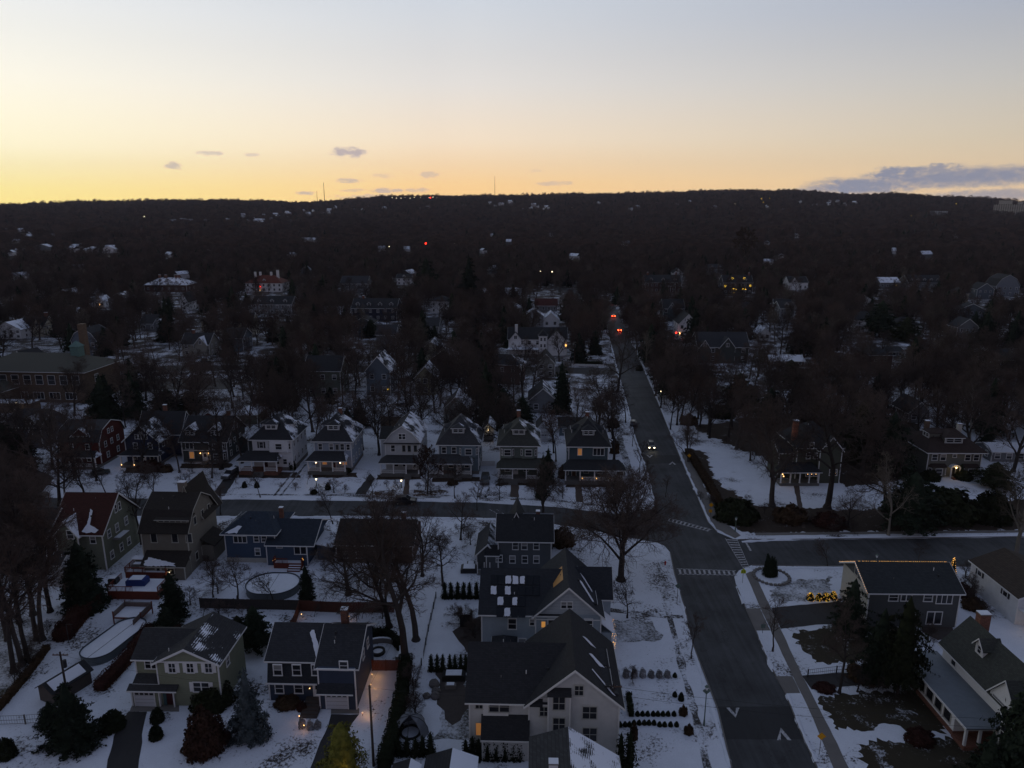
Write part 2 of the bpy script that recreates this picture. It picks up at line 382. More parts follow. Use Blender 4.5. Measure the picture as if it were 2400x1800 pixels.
def gen_bare(seed, H=12., spread=1., fork=.3, nl=9, cnt=(7, 6, 5), r0=.26, up=.25, tw=.014, lean=0., limb_up=.9):
    r = random.Random(seed); segs = [[], [], [], [], []]
    def grow(p, d, L, rad, lev):
        n = (7, 5, 4, 3, 2)[lev]; pts = [(p, rad)]
        for i in range(n):
            w_ = (.07, .16, .24, .32, .3)[lev]
            d = (d + Vector((r.gauss(0, w_), r.gauss(0, w_), r.gauss(0, w_) + up * (.0, .16, .10, .05, .0)[lev]))).normalized()
            q = p + d * (L / n); r1 = rad * (1 - .82 * (i + 1) / n) + (.004 if lev < 4 else .002)
            segs[lev].append((*p, *q, pts[-1][1], r1)); p = q; pts.append((q, r1))
        if lev >= 1 + len(cnt): return
        m = nl if lev == 0 else cnt[lev - 1]; m = max(2, int(m * r.uniform(.8, 1.2)))
        for k in range(m):
            t = (fork + (1 - fork) * ((k + r.random()) / m) if lev == 0 else .22 + .78 * ((k + r.random()) / m))
            x = t * n; i = min(n - 1, int(x)); f = x - i
            a, ra = pts[i]; b, rb = pts[i + 1]; o = a.lerp(b, f); rr = ra + (rb - ra) * f; dd = (b - a).normalized()
            az_ = 2.4 * k + r.uniform(-.5, .5); side = dd.orthogonal().normalized(); side.rotate(Matrix.Rotation(az_, 3, dd))
            if lev == 0:
                th = r.uniform(.65, 1.15) * limb_up * (1.15 - .55 * t); LL = H * spread * r.uniform(.36, .5) * (1.1 - .55 * (t - fork) / (1 - fork))
            else:
                th = r.uniform(.45, .95); LL = L * r.uniform(.42, .66) * (1.12 - .5 * t)
            nd = (dd * math.cos(th) + side * math.sin(th)).normalized()
            grow(o, nd, LL, max(tw * (1, 1, 1.2, 1, .8)[lev + 1 if lev < 4 else 4], min(rr * .68, (.16, .16, .06, .026, tw)[lev + 1 if lev < 4 else 4] * H / 12)), lev + 1)
    grow(Vector((0, 0, -.15)), Vector((lean, 0, 1)).normalized(), H * .86, r0, 0)
    trunk = join([(*tubes(segs[0], 8), 0), (*tubes([(0, 0, -.2, 0, 0, .5, r0 * 1.7, r0 * 1.0)], 8), 0), (*tubes(segs[1], 5), 0)])
    crown = join([(*tubes(s_, 3), 0) for s_ in segs[2:] if s_])
    return trunk, crown, segs
def bark(name, c, c2=None):
    def f(t, b):
        n = t.m('ADD', t.m('MULTIPLY', t.noise(t.obj, 2.2, 5, .7), .4), t.m('MULTIPLY', t.new('ShaderNodeObjectInfo').outputs['Random'], .6))
        t.l.new(t.mix(n, [q * .35 for q in c], [q * 1.9 for q in (c2 or c)]), b.inputs['Base Color']); b.inputs['Roughness'].default_value = .95
        b.inputs['Specular IOR Level'].default_value = .05
    return mat((name, c), f)
B_dark = bark('bark', (.042, .036, .033)); B_twig = bark('twigs', (.066, .050, .044)); B_red = bark('reddish_twigs', (.072, .049, .041)); B_wood = bark('woodland_twigs', (.068, .052, .045)); B_wood2 = bark('woodland_red_twigs', (.082, .054, .043)); B_pale = bark('pale_bark', (.16, .145, .125)); B_ptwig = bark('pale_twigs', (.095, .08, .065))
def leafmat(name, a, b_):
    def f(t, b):
        oi = t.new('ShaderNodeObjectInfo').outputs['Random']
        n = t.m('ADD', t.m('MULTIPLY', t.noise(t.obj, 1.6, 4, .6), .8), t.m('MULTIPLY', oi, .25))
        t.l.new(t.mix(t.mr(n, .3, .75), a, b_), b.inputs['Base Color']); b.inputs['Roughness'].default_value = .9; b.inputs['Specular IOR Level'].default_value = .05
    return mat((name, a), f)
L_fir = leafmat('dark_needles', (.008, .012, .009), (.026, .036, .022)); L_blue = leafmat('blue_needles', (.03, .042, .045), (.085, .10, .105)); L_yew = leafmat('yew_leaves', (.009, .012, .007), (.030, .034, .016))
L_box = leafmat('boxwood_leaves', (.007, .010, .006), (.022, .028, .014)); L_rust = leafmat('rust_leaves', (.026, .014, .010), (.066, .034, .024)); L_gold = leafmat('golden_needles', (.045, .05, .012), (.18, .17, .035))
L_brown = leafmat('brown_leaves', (.03, .02, .012), (.085, .052, .03)); L_ivy = leafmat('ivy_leaves', (.010, .014, .007), (.035, .042, .02)); L_frost = leafmat('frosted_twigs', (.10, .09, .085), (.34, .34, .36)); L_red = leafmat('dark_red_leaves', (.022, .010, .009), (.06, .026, .02))
def gen_conifer(seed, H=10., Rr=2.6, n=5200, size=.20, pw=.85, lob=.22, base=.04, tiers=13):
    r = np.random.RandomState(seed); nb_ = 150 if lob > .2 else 260; zb = base + (1 - base) * (1 - np.sqrt(r.uniform(0, 1, nb_))) ; zb = np.floor(zb * tiers * 1.6) / (tiers * 1.6) * .6 + zb * .4; ab = r.uniform(0, 6.283, nb_)
    Lb = Rr * (1 - zb) ** pw * (1 + lob * r.normal(size=nb_) * .75 + lob * .5 * np.sin(ab * 2 + seed)); Lb = np.maximum(Lb, .12)
    pb = (Lb + .25) / (Lb + .25).sum(); bi = r.choice(nb_, n, p=pb); t = r.uniform(.28, 1, n) ** .75; rad = Lb[bi] * t; wdt = .10 + .20 * Lb[bi] * (1.1 - t) * (.35 + lob)
    px_ = r.normal(size=(n, 3)) * wdt[:, None]; a = ab[bi]; up_ = np.where(rad > 0, .10 * Lb[bi] * np.sin(t * 3.1), 0) - rad * .16
    pts = np.stack([rad * np.cos(a), rad * np.sin(a), zb[bi] * H + up_], 1) + px_ * np.array([1, 1, .55]); pts[:, 2] = np.maximum(pts[:, 2], .05)
    out = np.stack([np.cos(a), np.sin(a), .25 + 0 * a], 1)
    V1, F1 = cards(pts, size, out, .5)
    k = 10; vs = []; fs = []                  # dark inner mass
    for j in range(9):
        zz = base + (1 - base) * j / 8
        for i in range(k): vs.append((Rr * .60 * (1 - zz) ** pw * math.cos(6.283 * i / k), Rr * .60 * (1 - zz) ** pw * math.sin(6.283 * i / k), zz * H * .97))
    for j in range(8):
        for i in range(k): fs.append((j * k + i, j * k + (i + 1) % k, (j + 1) * k + (i + 1) % k, (j + 1) * k + i))
    return join([(V1, F1, 0), (np.array(vs), np.array(fs), 0)])
def gen_blob(seed, rx, ry, rz, n=1600, size=.11, ns=.25, flat=.0, core=.82, sq=2.0):
    """leafy mound sitting on z=0"""
    r = np.random.RandomState(seed); d = r.normal(size=(n, 3)); d[:, 2] = np.abs(d[:, 2]) * (1 - flat) + .0; d /= np.linalg.norm(d, axis=1, keepdims=True)
    if sq != 2.0: d = np.sign(d) * np.abs(d) ** (2.0 / sq)
    q = np.array([1 + ns * noise.noise(Vector(v) * 2.1 + Vector((seed, 0, 0))) + ns * .5 * noise.noise(Vector(v) * 5.3) for v in d])
    p = d * q[:, None] * (1 - .16 * r.uniform(0, 1, (n, 1)) ** 1.5)
    S = np.array([rx, ry, rz]); V1, F1 = cards(p * S, size, d, .6)
    seg, ring = 12, 6; vs = []; fs = []
    for j in range(ring + 1):
        e = math.pi / 2 * j / ring
        for i in range(seg):
            b = 6.2832 * i / seg; v = Vector((math.cos(e) * math.cos(b), math.cos(e) * math.sin(b), math.sin(e)))
            if sq != 2.0: v = Vector([math.copysign(abs(c) ** (2.0 / sq), c) for c in v])
            q_ = core * (1 + ns * noise.noise(v * 2.1 + Vector((seed, 0, 0)))); vs.append((v.x * rx * q_, v.y * ry * q_, max(0, v.z * rz * q_)))
    for j in range(ring):
        for i in range(seg): fs.append((j * seg + i, j * seg + (i + 1) % seg, (j + 1) * seg + (i + 1) % seg, (j + 1) * seg + i))
    return join([(V1, F1, 0), (np.array(vs), np.array(fs), 0)])
def gen_hedge(pts, wd, h, per_m=130, size=.12):
    """long clipped hedge along world points; returned around the first point"""
    o = pts[0]; P1 = []; N1 = []; fs = []; vs = []
    for a, b in zip(pts, pts[1:]):
        L = (b - a).length; d = (b - a).normalized(); s_ = Vector((-d.y, d.x, 0)); n = int(L * per_m * (wd + 2 * h) / 3)
        t = rs.uniform(0, L, n); e = rs.uniform(-1, 1, n); zz = rs.uniform(0, 1, n); f = rs.uniform(0, 1, n) < wd / (wd + 2 * h)
        for i in range(n):
            wob = 1 + .22 * noise.noise((a + d * t[i]) * .8)
            if f[i]: p = a + d * t[i] + s_ * (e[i] * wd / 2 * wob) + Vector((0, 0, h * wob)); nn = (0, 0, 1)
            else: sg = 1 if e[i] > 0 else -1; p = a + d * t[i] + s_ * (sg * wd / 2 * wob) + Vector((0, 0, zz[i] * h * wob)); nn = (s_.x * sg, s_.y * sg, 0)
            P1.append(p - o); N1.append(nn)
        k = len(vs); q = .42 * wd
        for c in (a, b):
            for (u, z_) in ((-q, 0), (q, 0), (q * .9, h * .88), (-q * .9, h * .88)): vs.append(c - o + s_ * u + Vector((0, 0, z_)))
        fs += [(k, k + 1, k + 5, k + 4), (k + 1, k + 2, k + 6, k + 5), (k + 2, k + 3, k + 7, k + 6), (k + 3, k, k + 4, k + 7), (k, k + 3, k + 2, k + 1), (k + 4, k + 5, k + 6, k + 7)]
    V1, F1 = cards(np.array(P1), size, np.array(N1, float), .6)
    return join([(V1, F1, 0), (np.array(vs), np.array(fs), 0)])
print('trees...')
BT = {}; RAW = {}
def variant(key, m1, m2, **k):
    H = k.get('H', 12.); (v, f, _), (v2, f2, _), segs = gen_bare(**k); RAW[key] = (H, v, f, v2, f2); BT[key] = (H, npmesh('trunk', v, f, [m1]), npmesh('crown', v2, f2, [m2]), segs)
for i in range(4): variant('oak%d' % i, B_dark, B_twig, seed=10 + i, H=13., spread=1.05, fork=.24, nl=11, cnt=(9, 8, 8), r0=.30, tw=.015)
for i in range(2): variant('tall%d' % i, B_dark, (B_twig, B_red)[i], seed=30 + i, H=17., spread=.62, fork=.34, nl=14, cnt=(8, 8, 7), r0=.28, tw=.016, limb_up=.7)
for i in range(2): variant('young%d' % i, B_dark, B_twig, seed=40 + i, H=7., spread=.8, fork=.28, nl=10, cnt=(7, 6, 4), r0=.09, tw=.013, limb_up=.75)
variant('multi0', B_dark, B_twig, seed=51, H=10., spread=1.2, fork=.08, nl=12, cnt=(9, 8, 6), r0=.24, tw=.017, limb_up=.62)
variant('spread0', B_dark, B_twig, seed=52, H=7., spread=1.35, fork=.18, nl=10, cnt=(9, 8, 5), r0=.24, tw=.015, limb_up=1.1, up=.12)
variant('pale0', B_pale, B_ptwig, seed=53, H=13., spread=.75, fork=.3, nl=11, cnt=(8, 7, 6), r0=.22, tw=.018, limb_up=.75)
variant('pale1', B_pale, B_ptwig, seed=54, H=14., spread=1.0, fork=.22, nl=9, cnt=(8, 7, 6), r0=.26, tw=.020, limb_up=.9)
variant('great0', B_dark, B_twig, seed=66, H=13., spread=1.35, fork=.20, nl=17, cnt=(12, 11, 9), r0=.42, tw=.017, limb_up=1.0, up=.22)
FM = {}
for i in range(3):
    for nm, m_ in (('fir', L_fir), ('blue', L_blue), ('gold', L_gold)):
        if nm != 'fir' and i: continue
        v, f, _ = gen_conifer(70 + i, n=7500, size=.17); FM[nm + str(i)] = npmesh('crown', v, f, [m_])
v, f, _ = gen_conifer(78, H=10, Rr=3.0, n=9000, size=.15, pw=.42, lob=.16, base=.0, tiers=10); FM['goldround'] = npmesh('crown', v, f, [L_gold])
v, f, _ = gen_conifer(75, H=10, Rr=1.9, n=5200, size=.20, pw=.5, lob=.12, tiers=9); FM['cone0'] = npmesh('crown', v, f, [L_fir])
v, f, _ = gen_conifer(76, H=3., Rr=.52, n=900, size=.10, pw=.45, lob=.05, base=.0, tiers=5); FM['arbor'] = npmesh('arborvitae', v, f, [L_box])
v, f, _ = gen_conifer(77, H=12, Rr=3.4, n=6500, size=.24, pw=.55, lob=.4, base=.16, tiers=6); FM['pine0'] = npmesh('crown', v, f, [L_yew]); FM['pine1'] = npmesh('crown', v, f, [L_fir])
mbt = MB(); mbt.tube((0, 0, -.2), (0, 0, 9.4), .22, .04, B_dark, 7); TR_CON = mbt.mesh('trunk')
BL = {}
def blob(key, m_, *a, **k):
    v, f, _ = gen_blob(*a, **k); BL[key] = npmesh(key, v, f, [m_])
blob('ball', L_box, 1, .5, .5, .9, n=900, size=.07, ns=.1); blob('frost', L_frost, 2, .6, .6, 1.1, n=900, size=.08, ns=.3, core=.3)
blob('mound', L_yew, 3, 1.5, 1.3, 1.4, n=2600, size=.12, ns=.3); blob('redmound', L_red, 4, 1.5, 1.3, 1.4, n=2600, size=.12, ns=.35); blob('rustmound', L_rust, 5, 1.5, 1.5, 2.4, n=3200, size=.13, ns=.3)
blob('brownmound', L_brown, 6, 1.5, 1.3, 1.1, n=2400, size=.12, ns=.4); blob('dark', L_fir, 7, 3., 3., 4.2, n=6000, size=.20, ns=.45)
def px_scale(x, y): return P(x, y).length and FPX / (P(x, y).y * CP + CH * SP)     # pixels per metre at a ground point
TREES = []
def tree(x, y, top, kind, label, wx=1.0, rz=None, group=None, name=None, base_at=None, cat='tree'):
    """bare tree whose foot is seen at (x,y) and whose top reaches row `top`"""
    b = P(x, y) if base_at is None else Vector(base_at); h = hgt(x, y, top) if base_at is None else top
    H, mt, mc, _ = BT[kind]; s = h / H
    if rz is None: rz = R.uniform(0, 6.28)
    e = empty(name or 'bare_tree', b, rz); e.scale = (s * wx, s * wx, s)
    tag(e, label, cat, group); inst('trunk', mt, e); inst('crown', mc, e); TREES.append((b.x, b.y, h)); return e
def conifer(x, y, top, width, kind, label, group=None, name='evergreen_tree'):
    b = P(x, y); h = hgt(x, y, top); wpx = px_scale(x, y); me = FM[kind]; H0 = 3. if kind == 'arbor' else (12. if 'pine' in kind else 10.)
    W0 = {'cone': 3.8, 'arbo': 1.04, 'pine': 6.4}.get(kind[:4], 5.2)
    sx = width / wpx / W0 * (1.3 if kind == 'arbor' else 1)
    if kind == 'arbor':
        o = inst('arborvitae', me, None, b, R.uniform(0, 6), (sx, sx, h / H0)); tag(o, label, 'shrub', group); return o
    e = empty(name, b, R.uniform(0, 6.28)); e.scale = (sx, sx, h / H0); tag(e, label, 'tree', group)
    inst('trunk', TR_CON, e); inst('crown', me, e); TREES.append((b.x, b.y, h)); return e
def shrub(x, y, wd, ht, kind, label, name='shrub', group=None, cat='shrub', dy=1.0):
    """mound with its foot line at (x,y), wd px wide and ht px tall in the photo"""
    k = px_scale(x, y); b = P(x, y); me = BL[kind]; d = me_dim(me); sx = wd / k / d[0]; sz = ht / k / d[2] * 1.05
    b.y += sx * d[1] * .5 * dy
    o = inst(name, me, None, b, R.uniform(-.3, .3), (sx, sx * dy, sz)); tag(o, label, cat, group); return o
_dim = {}
def me_dim(me):
    if me.name not in _dim:
        a = np.empty(len(me.vertices) * 3, np.float32); me.vertices.foreach_get('co', a); a = a.reshape(-1, 3); _dim[me.name] = a.max(0) - a.min(0)
    return _dim[me.name]

# ---------------------------------------------------------------- houses
WIN = {}
def win_mesh(w_, h, style):
    k = (round(w_, 2), round(h, 2), style)
    if k in WIN: return WIN[k]
    f = MB(); p = MB(); t = .11; tm = M_off if 'c' in style else M_white
    for a in ((-w_ / 2 - t, -w_ / 2, 0, h), (w_ / 2, w_ / 2 + t, 0, h), (-w_ / 2 - t, w_ / 2 + t, h, h + t * 1.2), (-w_ / 2 - t * 1.3, w_ / 2 + t * 1.3, -t, 0)):
        f.box(a[0], a[1], -.09 if a[2] >= 0 else -.14, .03, a[2], a[3], tm)
    if 's' in style or 'd' in style: f.box(-w_ / 2, w_ / 2, -.07, .02, h * .48, h * .48 + .06, tm)
    if 'd' in style: f.box(-.03, .03, -.065, .02, 0, h, tm)
    if 't' in style:
        for u in (-w_ / 6, w_ / 6): f.box(u - .05, u + .05, -.075, .02, 0, h, tm)
    if '2' in style: f.box(-.07, .07, -.08, .02, 0, h, tm)
    if 'k' in style or 'K' in style:
        sm = M_white if 'k' in style else M_dark
        for sg in (-1, 1): x0 = sg * (w_ / 2 + t + .02); x1 = sg * (w_ / 2 + t + .42); f.box(min(x0, x1), max(x0, x1), -.06, .02, -.04, h + .06, sm)
    pm = M_warm if 'L' in style else M_dim if 'l' in style else M_glass
    if 'b' in style: p.box(-w_ / 2, w_ / 2, -.03, .02, 0, h * .5, M_glass); p.box(-w_ / 2, w_ / 2, -.03, .02, h * .5, h, M_blind)
    else: p.box(-w_ / 2, w_ / 2, -.03, .02, 0, h, pm)
    WIN[k] = (f.mesh('window'), p.mesh('pane')); return WIN[k]
SIDE = {'F': 0.0, 'R': math.pi / 2, 'L': -math.pi / 2, 'B': math.pi}
class House:
    def __init__(s, name, label, cat, x, y, xr=None, yaw=0.0, eave=None, w=None, h=None, depth=9., wall=None, roof=None, trim=None, group=None, base=None):
        s.o = P(x, y) if base is None else Vector(base); s.yaw = math.radians(yaw); s.d = depth
        if w is None:
            dx, dy = math.cos(s.yaw), math.sin(s.yaw); lo, hi = 0., 80.
            for _ in range(40):
                m_ = (lo + hi) / 2
                if proj((s.o.x + dx * m_, s.o.y + dy * m_, 0))[0] < xr: lo = m_
                else: hi = m_
            w = lo
        s.w = w; s.h = hgt(x, y, eave) if h is None else h
        s.e = empty(name, s.o, s.yaw); tag(s.e, label, cat, group)
        s.wall = wall or siding((.2, .2, .2)); s.roofm = roof or shingle((.05, .05, .05)); s.trim = trim or M_white; s.W = MB(); s.Rf = MB(); s.T = MB(); s.S = MB()
        c, sn = math.cos(s.yaw), math.sin(s.yaw); FOOT.append((s.o.x + (c * w - sn * depth) / 2, s.o.y + (sn * w + c * depth) / 2, math.hypot(w, depth) / 2 + .8))
    def box(s, x0, x1, y0, y1, z0, z1, m=None, corner=True):
        s.W.box(x0, x1, y0, y1, z0, z1, m or s.wall)
        if corner and z1 - z0 > 2:
            for (a, b) in ((x0, y0), (x1, y0)): s.T.box(a - .08, a + .08, b - .03 - .05, b + .1, z0 + .3, z1 - .02, s.trim)
    def found(s, x0, x1, y0, y1, z): s.W.box(x0 - .04, x1 + .04, y0 - .04, y1 + .04, -.3, z, M_conc)
    def gable(s, x0, x1, y0, y1, z, rise, ax='x', oh=.45, m=None, th=.16, wall=True, gm=None, rake=True):
        """ridge along ax"""
        m = m or s.roofm
        if ax == 'x':
            c = (y0 + y1) / 2; k = rise / (c - y0); e = z - k * oh; A, B = x0 - oh, x1 + oh
            s.Rf.prism([(y0 - oh, e), (c, z + rise), (y1 + oh, e), (y1 + oh, e + th), (c, z + rise + th * 1.15), (y0 - oh, e + th)], A, B, m, 'x')
            if wall: s.W.prism([(y0, z), (y1, z), (c, z + rise)], x0 + .004, x1 - .004, gm or s.wall, 'x')
            s.T.box(A, B, y0 - oh - .06, y0 - oh - .004, e - .06, e + th * .8, s.trim)
            if rake:
                for q in (A - .05, B): s.T.prism([(y0 - oh, e - .1), (c, z + rise - .1), (y1 + oh, e - .1), (y1 + oh, e + th + .03), (c, z + rise + th * 1.15 + .03), (y0 - oh, e + th + .03)], q, q + .05, s.trim, 'x')
        else:
            c = (x0 + x1) / 2; k = rise / (c - x0); e = z - k * oh; A, B = y0 - oh, y1 + oh
            s.Rf.prism([(x0 - oh, e), (c, z + rise), (x1 + oh, e), (x1 + oh, e + th), (c, z + rise + th * 1.15), (x0 - oh, e + th)], A, B, m, 'y')
            if wall: s.W.prism([(x0, z), (x1, z), (c, z + rise)], y0 + .004, y1 - .004, gm or s.wall, 'y')
            for q in (x0 - oh - .06, x1 + oh + .004): s.T.box(q, q + .056, A, B, e - .06, e + th * .8, s.trim)
            if rake: s.T.prism([(x0 - oh, e - .1), (c, z + rise - .1), (x1 + oh, e - .1), (x1 + oh, e + th + .03), (c, z + rise + th * 1.15 + .03), (x0 - oh, e + th + .03)], A - .05, A, s.trim, 'y')
    def hip(s, x0, x1, y0, y1, z, rise, oh=.5, m=None, ridge=None, th=.16):
        m = m or s.roofm; s.hi = (x0, x1, y0, y1, z, rise, oh, ridge)
        x0 -= oh; x1 += oh; y0 -= oh; y1 += oh; w_, d = x1 - x0, y1 - y0
        if ridge is None: ridge = max(0.05, w_ - d) if w_ > d else -max(.05, d - w_)
        cx, cy = (x0 + x1) / 2, (y0 + y1) / 2
        a, b = ((cx - ridge / 2, cy), (cx + ridge / 2, cy)) if ridge > 0 else ((cx, cy + ridge / 2), (cx, cy - ridge / 2))
        V = [(x0, y0, z), (x1, y0, z), (x1, y1, z), (x0, y1, z), (x0, y0, z + th), (x1, y0, z + th), (x1, y1, z + th), (x0, y1, z + th), (*a, z + rise), (*b, z + rise)]
        base = [(0, 3, 2, 1), (0, 1, 5, 4), (1, 2, 6, 5), (2, 3, 7, 6), (3, 0, 4, 7)]
        top = [(4, 5, 9, 8), (5, 6, 9), (6, 7, 8, 9), (7, 4, 8)] if ridge > 0 else [(4, 5, 8), (5, 6, 9, 8), (6, 7, 9), (7, 4, 8, 9)]
        s.Rf.add(V, base + top, m)
        s.T.box(x0 - .06, x1 + .06, y0 - .07, y0 - .004, z - .04, z + th * .85, s.trim)
        for q in (x0 - .065, x1 + .004): s.T.box(q, q + .06, y0, y1, z - .04, z + th * .85, s.trim)
    def gambrel(s, x0, x1, y0, y1, z, r1, r2, inset, ax='y', oh=.35, m=None, gm=None):
        m = m or s.roofm; th = .16; u0, u1 = (x0, x1) if ax == 'y' else (y0, y1); a0, a1 = (y0, y1) if ax == 'y' else (x0, x1); c = (u0 + u1) / 2
        prof = [(u0 - oh, z - .1), (u0 + inset, z + r1), (c, z + r1 + r2), (u1 - inset, z + r1), (u1 + oh, z - .1)]
        s.Rf.prism(prof + [(u, q + th) for u, q in reversed(prof)], a0 - oh, a1 + oh, m, ax)
        s.W.prism([(u0, z), (u0 + inset + .02, z + r1 - .02), (c, z + r1 + r2 - .02), (u1 - inset - .02, z + r1 - .02), (u1, z)][::-1], a0 + .004, a1 - .004, gm or s.wall, ax)
        for q in (a0 - oh - .05, a1 + oh): s.T.prism(prof + [(u, g_ + th + .04) for u, g_ in reversed(prof)], q, q + .05, s.trim, ax)
    def shed(s, x0, x1, y0, y1, z0, z1, oh=.3, m=None, th=.14):
        """lean-to: low edge at y0 (z0), high edge at y1 (z1)"""
        k = (z1 - z0) / (y1 - y0); m = m or s.roofm
        s.Rf.prism([(y0 - oh, z0 - k * oh), (y1, z1), (y1, z1 + th), (y0 - oh, z0 - k * oh + th)], x0 - oh, x1 + oh, m, 'x')
        s.T.box(x0 - oh - .02, x1 + oh + .02, y0 - oh - .06, y0 - oh - .004, z0 - k * oh - .05, z0 - k * oh + th * .9, s.trim)
    def win(s, face, u, z, w_=.9, h=1.35, style='s', at=None, parent=None):
        if style == 's' and R.random() < .33: style = 'sb'
        f, p = win_mesh(w_, h, style)
        if at is None: at = {'F': 0., 'R': s.w, 'L': 0., 'B': s.d}[face]
        loc = (u, at, z) if face in 'FB' else (at, u, z)
        o = inst('window', f, parent or s.e, loc, SIDE[face]); inst('pane', p, o); return o
    def wins(s, face, us, z, w_=.9, h=1.35, style='s', at=None):
        for u in us: s.win(face, u, z, w_, h, style, at)
    def door(s, u, z=.5, w_=.95, h=2.05, m=None, at=0., face='F', glass=True):
        b = MB(); b.box(-w_ / 2, w_ / 2, -.07, .02, 0, h, m or M_white)
        for q in (-w_ / 2 - .12, w_ / 2): b.box(q, q + .12, -.09, .02, 0, h, s.trim)
        b.box(-w_ / 2 - .12, w_ / 2 + .12, -.095, .02, h, h + .13, s.trim)
        loc = (u, at, z) if face in 'FB' else (at, u, z)
        o = b.build('door', s.e, loc); o.rotation_euler.z = SIDE[face]
        if glass: g_ = MB(); g_.box(-w_ * .28, w_ * .28, -.085, -.07, h * .5, h * .9, M_glass); g_.build('pane', o)
        k = MB(); k.ball((w_ * .38, -.11, h * .47), .05, M_dark); k.build('handle', o); return o
    def garage(s, u, z=.1, w_=2.7, h=2.15, at=0., face='F', m=None):
        b = MB(); b.box(-w_ / 2, w_ / 2, -.05, .02, 0, h, m or M_gdoor)
        for i in range(1, 4): b.box(-w_ / 2, w_ / 2, -.062, -.05, h * i / 4 - .02, h * i / 4 + .02, M_blind)
        for q in (-w_ / 2 - .13, w_ / 2): b.box(q, q + .13, -.09, .02, 0, h, s.trim)
        b.box(-w_ / 2 - .13, w_ / 2 + .13, -.095, .02, h, h + .13, s.trim)
        o = b.build('garage_door', s.e, (u, at, z) if face in 'FB' else (at, u, z)); o.rotation_euler.z = SIDE[face]
        p = MB()
        for i in range(4): q = -w_ / 2 + w_ * (i + .5) / 4; p.box(q - .24, q + .24, -.07, -.05, h * .80, h * .93, M_glass)
        p.build('pane', o); return o
    def dormer(s, cx, yf, z, w_=2.4, h=1.3, rise=.9, kind='gable', depth=3.0, face='F', wall=None, n=2, roof=None, at=None, style='s'):
        """small roofed window bay; face F looks to the front, R/L to the sides"""
        if z is None:
            X0, X1, Y0, Y1, zb, ri, oh_, rg = s.hi; wx_, dy_ = X1 - X0 + 2 * oh_, Y1 - Y0 + 2 * oh_; rg = (wx_ - dy_) if rg is None else rg
            z = zb + .1 + (ri * (yf - Y0 + oh_) / ((dy_ - max(0, -rg)) / 2) if face == 'F' else ri * ((X1 - cx if face == 'R' else cx - X0) + oh_) / ((wx_ - max(0, rg)) / 2))
        W_ = MB(); x0, x1 = -w_ / 2, w_ / 2; rm = roof or s.roofm
        W_.box(x0, x1, 0, depth, -1.2, h, wall or s.wall)
        if kind == 'gable': W_.prism([(x0, h), (x1, h), (0, h + rise)], .004, depth, wall or s.wall, 'y')
        W_.box(x0 - .02, x0 + .12, -.05, .02, 0, h - .02, s.trim); W_.box(x1 - .12, x1 + .02, -.05, .02, 0, h - .02, s.trim); W_.box(x0, x1, -.05, .02, -.14, 0, s.trim)
        o = W_.build('dormer', s.e, (cx, yf, z)); o.rotation_euler.z = SIDE[face]
        r_ = MB(); oh = .35; th = .12
        if kind == 'gable':
            k = rise / (w_ / 2); e = h - k * oh
            r_.prism([(x0 - oh, e), (0, h + rise), (x1 + oh, e), (x1 + oh, e + th), (0, h + rise + th), (x0 - oh, e + th)], -oh, depth, rm, 'y')
            r_.prism([(x0 - oh, e - .08), (0, h + rise - .08), (x1 + oh, e - .08), (x1 + oh, e + th + .02), (0, h + rise + th + .02), (x0 - oh, e + th + .02)], -oh - .05, -oh, s.trim, 'y')
        elif kind == 'hip':
            a, b, c_, d = (x0 - oh, -oh, h), (x1 + oh, -oh, h), (x1 + oh, depth, h), (x0 - oh, depth, h); t1, t2 = (0, w_ * .42, h + rise), (0, depth, h + rise)
            up_ = lambda p: (p[0], p[1], p[2] + th)
            r_.add([a, b, c_, d, up_(a), up_(b), up_(c_), up_(d), t1, t2], [(0, 3, 2, 1), (0, 1, 5, 4), (1, 2, 6, 5), (3, 0, 4, 7), (4, 5, 8), (5, 6, 9, 8), (7, 4, 8, 9)], rm)
            r_.box(x0 - oh - .03, x1 + oh + .03, -oh - .05, -oh - .004, h - .04, h + th * .8, s.trim)
        else:
            r_.prism([(-oh, h - .1), (depth, h + rise), (depth, h + rise + th), (-oh, h - .1 + th)], x0 - oh, x1 + oh, rm, 'x')
            r_.box(x0 - oh, x1 + oh, -oh - .05, -oh - .004, h - .14, h, s.trim)
        r_.build('dormer_roof', o)
        for i in range(n):
            u = x0 + .25 + (w_ - .5) * (i + .5) / n; ww = (w_ - .7) / n - .14; wm = MB(); wh = h - .35
            wm.box(u - ww / 2 - .06, u + ww / 2 + .06, -.08, .02, .08, .2, s.trim); wm.box(u - ww / 2 - .06, u + ww / 2 + .06, -.08, .02, .2 + wh, .28 + wh, s.trim)
            for q in (u - ww / 2 - .06, u + ww / 2): wm.box(q, q + .06, -.08, .02, .2, .2 + wh, s.trim)
            wm.box(u - ww / 2, u + ww / 2, -.065, .02, .2 + wh * .48, .2 + wh * .53, s.trim); wm.box(u - ww / 2, u + ww / 2, -.03, .02, .2, .2 + wh, M_glass); wm.build('window', o)
        return o
    def chimney(s, x, y, z0, z1, w_=.9, d=.6, m=None, cap=True):
        b = MB(); b.box(x - w_ / 2, x + w_ / 2, y - d / 2, y + d / 2, z0, z1, m or M_brick)
        b.box(x - w_ / 2 - .06, x + w_ / 2 + .06, y - d / 2 - .06, y + d / 2 + .06, z1, z1 + .12, M_conc)
        if cap: b.box(x - w_ / 2 - .04, x + w_ / 2 + .04, y - d / 2 - .04, y + d / 2 + .04, z1 + .12, z1 + .2, M_snow)
        b.build('chimney', s.e)
